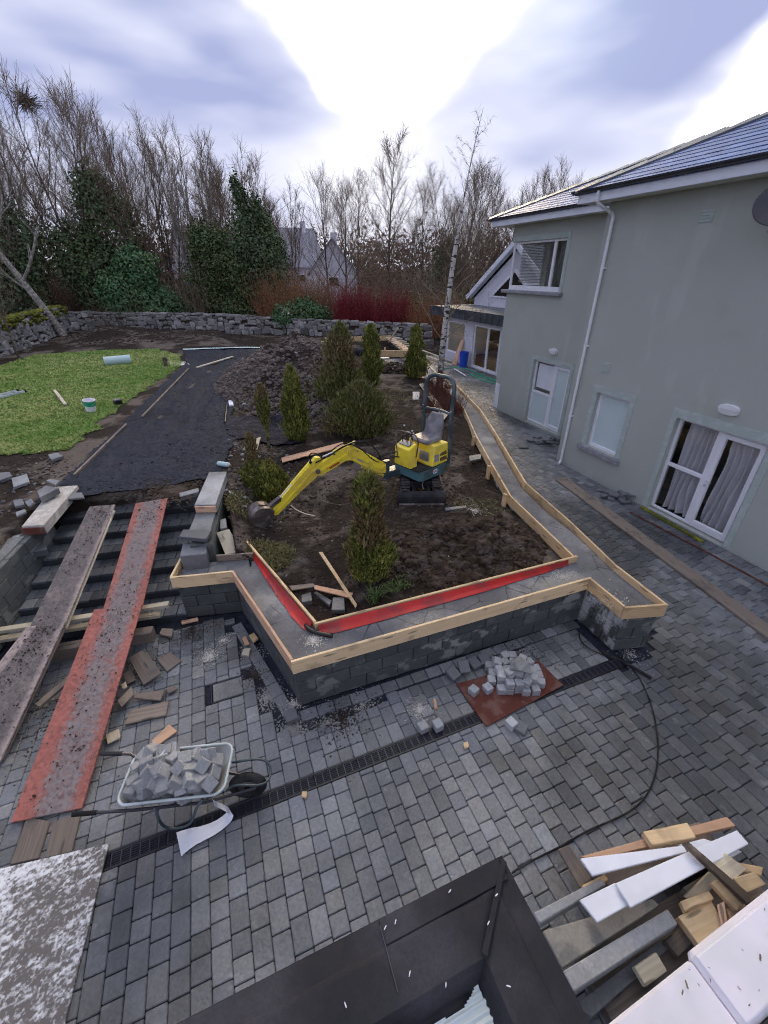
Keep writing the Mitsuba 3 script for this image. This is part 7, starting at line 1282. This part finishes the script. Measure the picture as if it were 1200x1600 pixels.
def white_unit():
    t = thing('white_window_frame', 'white plastic framed unit with a seam and black gasket at lower right', 'window frame'); z = .85; a, b = np.array((1.509, 0.163, 0.85)), np.array((3.151, 0.203, 0.85)); d = (b - a) / np.linalg.norm(b - a); n = np.array([d[1], -d[0], 0]); L = np.linalg.norm(b - a)
    s0 = np.array((2.269, 0.198, 0.85)); k = float((s0 - a) @ d)
    def slab(x0, x1, w0, w1, zt, th, mat, name, bev=.02): return add(name, hexa([a + d * x + n * w + np.array([0, 0, zz - z]) for x in (x0, x1) for w in (w0, w1) for zz in (zt - th, zt)], bev)[:2], mat, t)
    slab(-.7, k - .005, 0, .62, .85, .09, 'white_plastic', 'left_panel'); slab(k + .005, L + .8, -.028, .36, .862, .10, 'white_plastic', 'right_panel', .03); slab(k + .03, L + .8, .01, .33, .872, .012, 'white_plastic', 'raised_face', .008)
    slab(k + .0, L + .8, .365, .385, .855, .09, 'rubber', 'gasket', .006); slab(k + .0, L + .8, .39, 1.0, .835, .05, 'frosted', 'glazing', .004); slab(-.6, L + .8, .03, .95, .755, .06, 'dark_metal', 'underside', .01)
    sd = rs(5); B_ = []
    for q in range(26): p = a + d * (sd.rand() * (L + .2)) + n * (.03 + .3 * sd.rand()) + np.array([0, 0, .012 + .013 * 1]); B_.append((p, sd.rand() * 6.28, .006 + .016 * sd.rand() ** 2))
    solo('bark_specks', cat([box(p + [0, 0, .002], (s_ * 2, s_ * .5, .003), an)[:2] for p, an, s_ in B_])[:2], 'bark', 'dark splinters and specks scattered on the white plastic unit', 'splinters', stuff=True); labels['bark_specks'] = {'label': 'dark splinters and specks scattered on the white plastic unit', 'category': 'splinters', 'kind': 'stuff'}
    for x in (.1, .9): m = plank(a + d * x + n * .12 + [0, 0, -.85], a + d * x + n * .12 + [0, 0, -.16], .12, .12, up=(0, 1, 0)); solo('prop_block', m[:2], 'old_timber', 'timber block propping the white plastic unit', 'timber', 'blocks under the white unit', uv=m[2])
white_unit()

def ramp_crumbs():
    r = rs(51); C, S = [], []
    for pts, n in ((((-1.824, 8.183, 1.14), (-1.276, 8.183, 1.14), (-1.652, 5.832, 0.54), (-2.197, 5.914, 0.54)), 420), (((-2.304, 5.966, 0.57), (-1.655, 5.824, 0.56), (-2.122, 3.296, 0.06), (-2.771, 3.405, 0.06)), 700), (((-2.606, 8.363, 1.14), (-2.175, 8.27, 1.14), (-2.648, 5.785, 0.54), (-3.106, 5.874, 0.54)), 900), (((-3.114, 5.9, 0.58), (-2.634, 5.817, 0.58), (-3.071, 4.156, 0.1), (-4.0, 4.1, .09)), 900)):
        a, b, c, d = (np.array(q) for q in pts); u = r.rand(n, 1) ** 1.2; v = np.clip(.5 + .20 * r.randn(n, 1), .03, .97); p = (a * (1 - v) + b * v) * (1 - u) + (d * (1 - v) + c * v) * u; k = meshkit.noise(p * 3, 5) + .4 * r.rand(n) > .62; C.append(p[k]); S.append((.003 + .011 * r.rand(n) ** 4)[k])
    return lumps(np.vstack(C), np.concatenate(S), r, .5)
solo('ramp_crumbs', ramp_crumbs(), 'clods', 'dark mud crumbs lying on the ramp boards', 'crumbs', stuff=True); labels['ramp_crumbs'] = {'label': 'dark mud crumbs lying on the ramp boards', 'category': 'crumbs', 'kind': 'stuff'}
def path_stones():
    r = rs(53); n = 1800; p = np.asarray(PATH)[:, :2]; x = r.uniform(p[:, 0].min(), p[:, 0].max(), n); y = p[:, 1].min() + (p[:, 1].max() - p[:, 1].min()) * r.rand(n) ** 1.8; k = inside(p, x, y); x, y = x[k], y[k]; s = .008 + .028 * r.rand(len(x)) ** 3
    return lumps(np.stack([x, y, zpath(x, y) + s * .1], 1), s, r)
solo('path_gravel', path_stones(), 'dark_gravel', 'loose dark gravel lying on the path', 'gravel', stuff=True); labels['path_gravel'] = {'label': 'loose dark gravel lying on the path', 'category': 'gravel', 'kind': 'stuff'}

# ---- dust, chips and crumbs lying on the paving ------------------------------------------------------------------------------
def flakes(name, label, spots, mat, seed, cat_='dust'):
    r = rs(seed); C, S = [], []
    for x, y, z, rx, n, s in spots: a, q = r.rand(n) * 6.28, np.abs(r.randn(n)) * .5; C.append(np.stack([x + rx * q * np.cos(a), y + rx * q * np.sin(a), np.full(n, z)], 1)); S.append(s * (.4 + 1.2 * r.rand(n) ** 2))
    v, f = lumps(np.vstack(C), np.concatenate(S), r, .3); solo(name, (v, f), mat, label, cat_, stuff=True); labels[name] = {'label': label, 'category': cat_, 'kind': 'stuff'}
flakes('sawdust', 'pale sawdust and chips dropped on pavers and slab beside the formwork', [(*(-0.847, 4.99, 0.004)[:2], .004, .22, 900, .006), (*(-0.619, 5.232, 0.004)[:2], .004, .16, 300, .006), (*(0.172, 3.739, 0.004)[:2], .004, .18, 420, .006), (*(1.642, 3.062, 0.004)[:2], .004, .22, 700, .006), (*(0.557, 4.018, 0.74)[:2], .738, .16, 700, .006), (*(4.477, 3.881, 0.74)[:2], .738, .25, 400, .006), (*(8.6, 11.963, 0.74)[:2], .738, .5, 300, .008), (*(4.336, 6.253, 0.66)[:2], .70, .3, 300, .007), (4.9, 2.75, .004, .3, 300, .006), (*(4.746, 3.143, 0.74)[:2], .738, .3, 420, .006)], 'chalk', 3)
flakes('mortar_dust', 'pale mortar dust in the gap along the planter wall foot', [(.06, 3.42, -.03, .30, 1500, .008), (-.12, 4.0, -.03, .30, 1200, .008), (.5, 3.33, -.03, .4, 900, .008), (-.3, 4.8, -.03, .3, 900, .008), (1.0, 3.40, -.03, .4, 600, .008)], 'grey_dust', 13)
flakes('grit_crumbs', 'dark crumbs of soil and gravel trodden over the paving and ramps', [(*(-1.076, 5.627, 0.004)[:2], .004, .7, 1500, .007), (*(-1.671, 5.129, 0.004)[:2], .004, .6, 600, .008), (-2.6, 4.6, .004, .9, 900, .008), (.7, 3.30, .004, .5, 700, .008), (3.4, 3.3, .004, .7, 900, .007), (-.25, 4.4, .004, .3, 500, .007), (*(-1.222, 8.581, 1.05)[:2], 1.08, .7, 1200, .02), (-1.2, 8.7, 1.08, .8, 1400, .02), (7.8, 5.0, .004, 1.0, 500, .007)], 'clods', 5, 'crumbs')
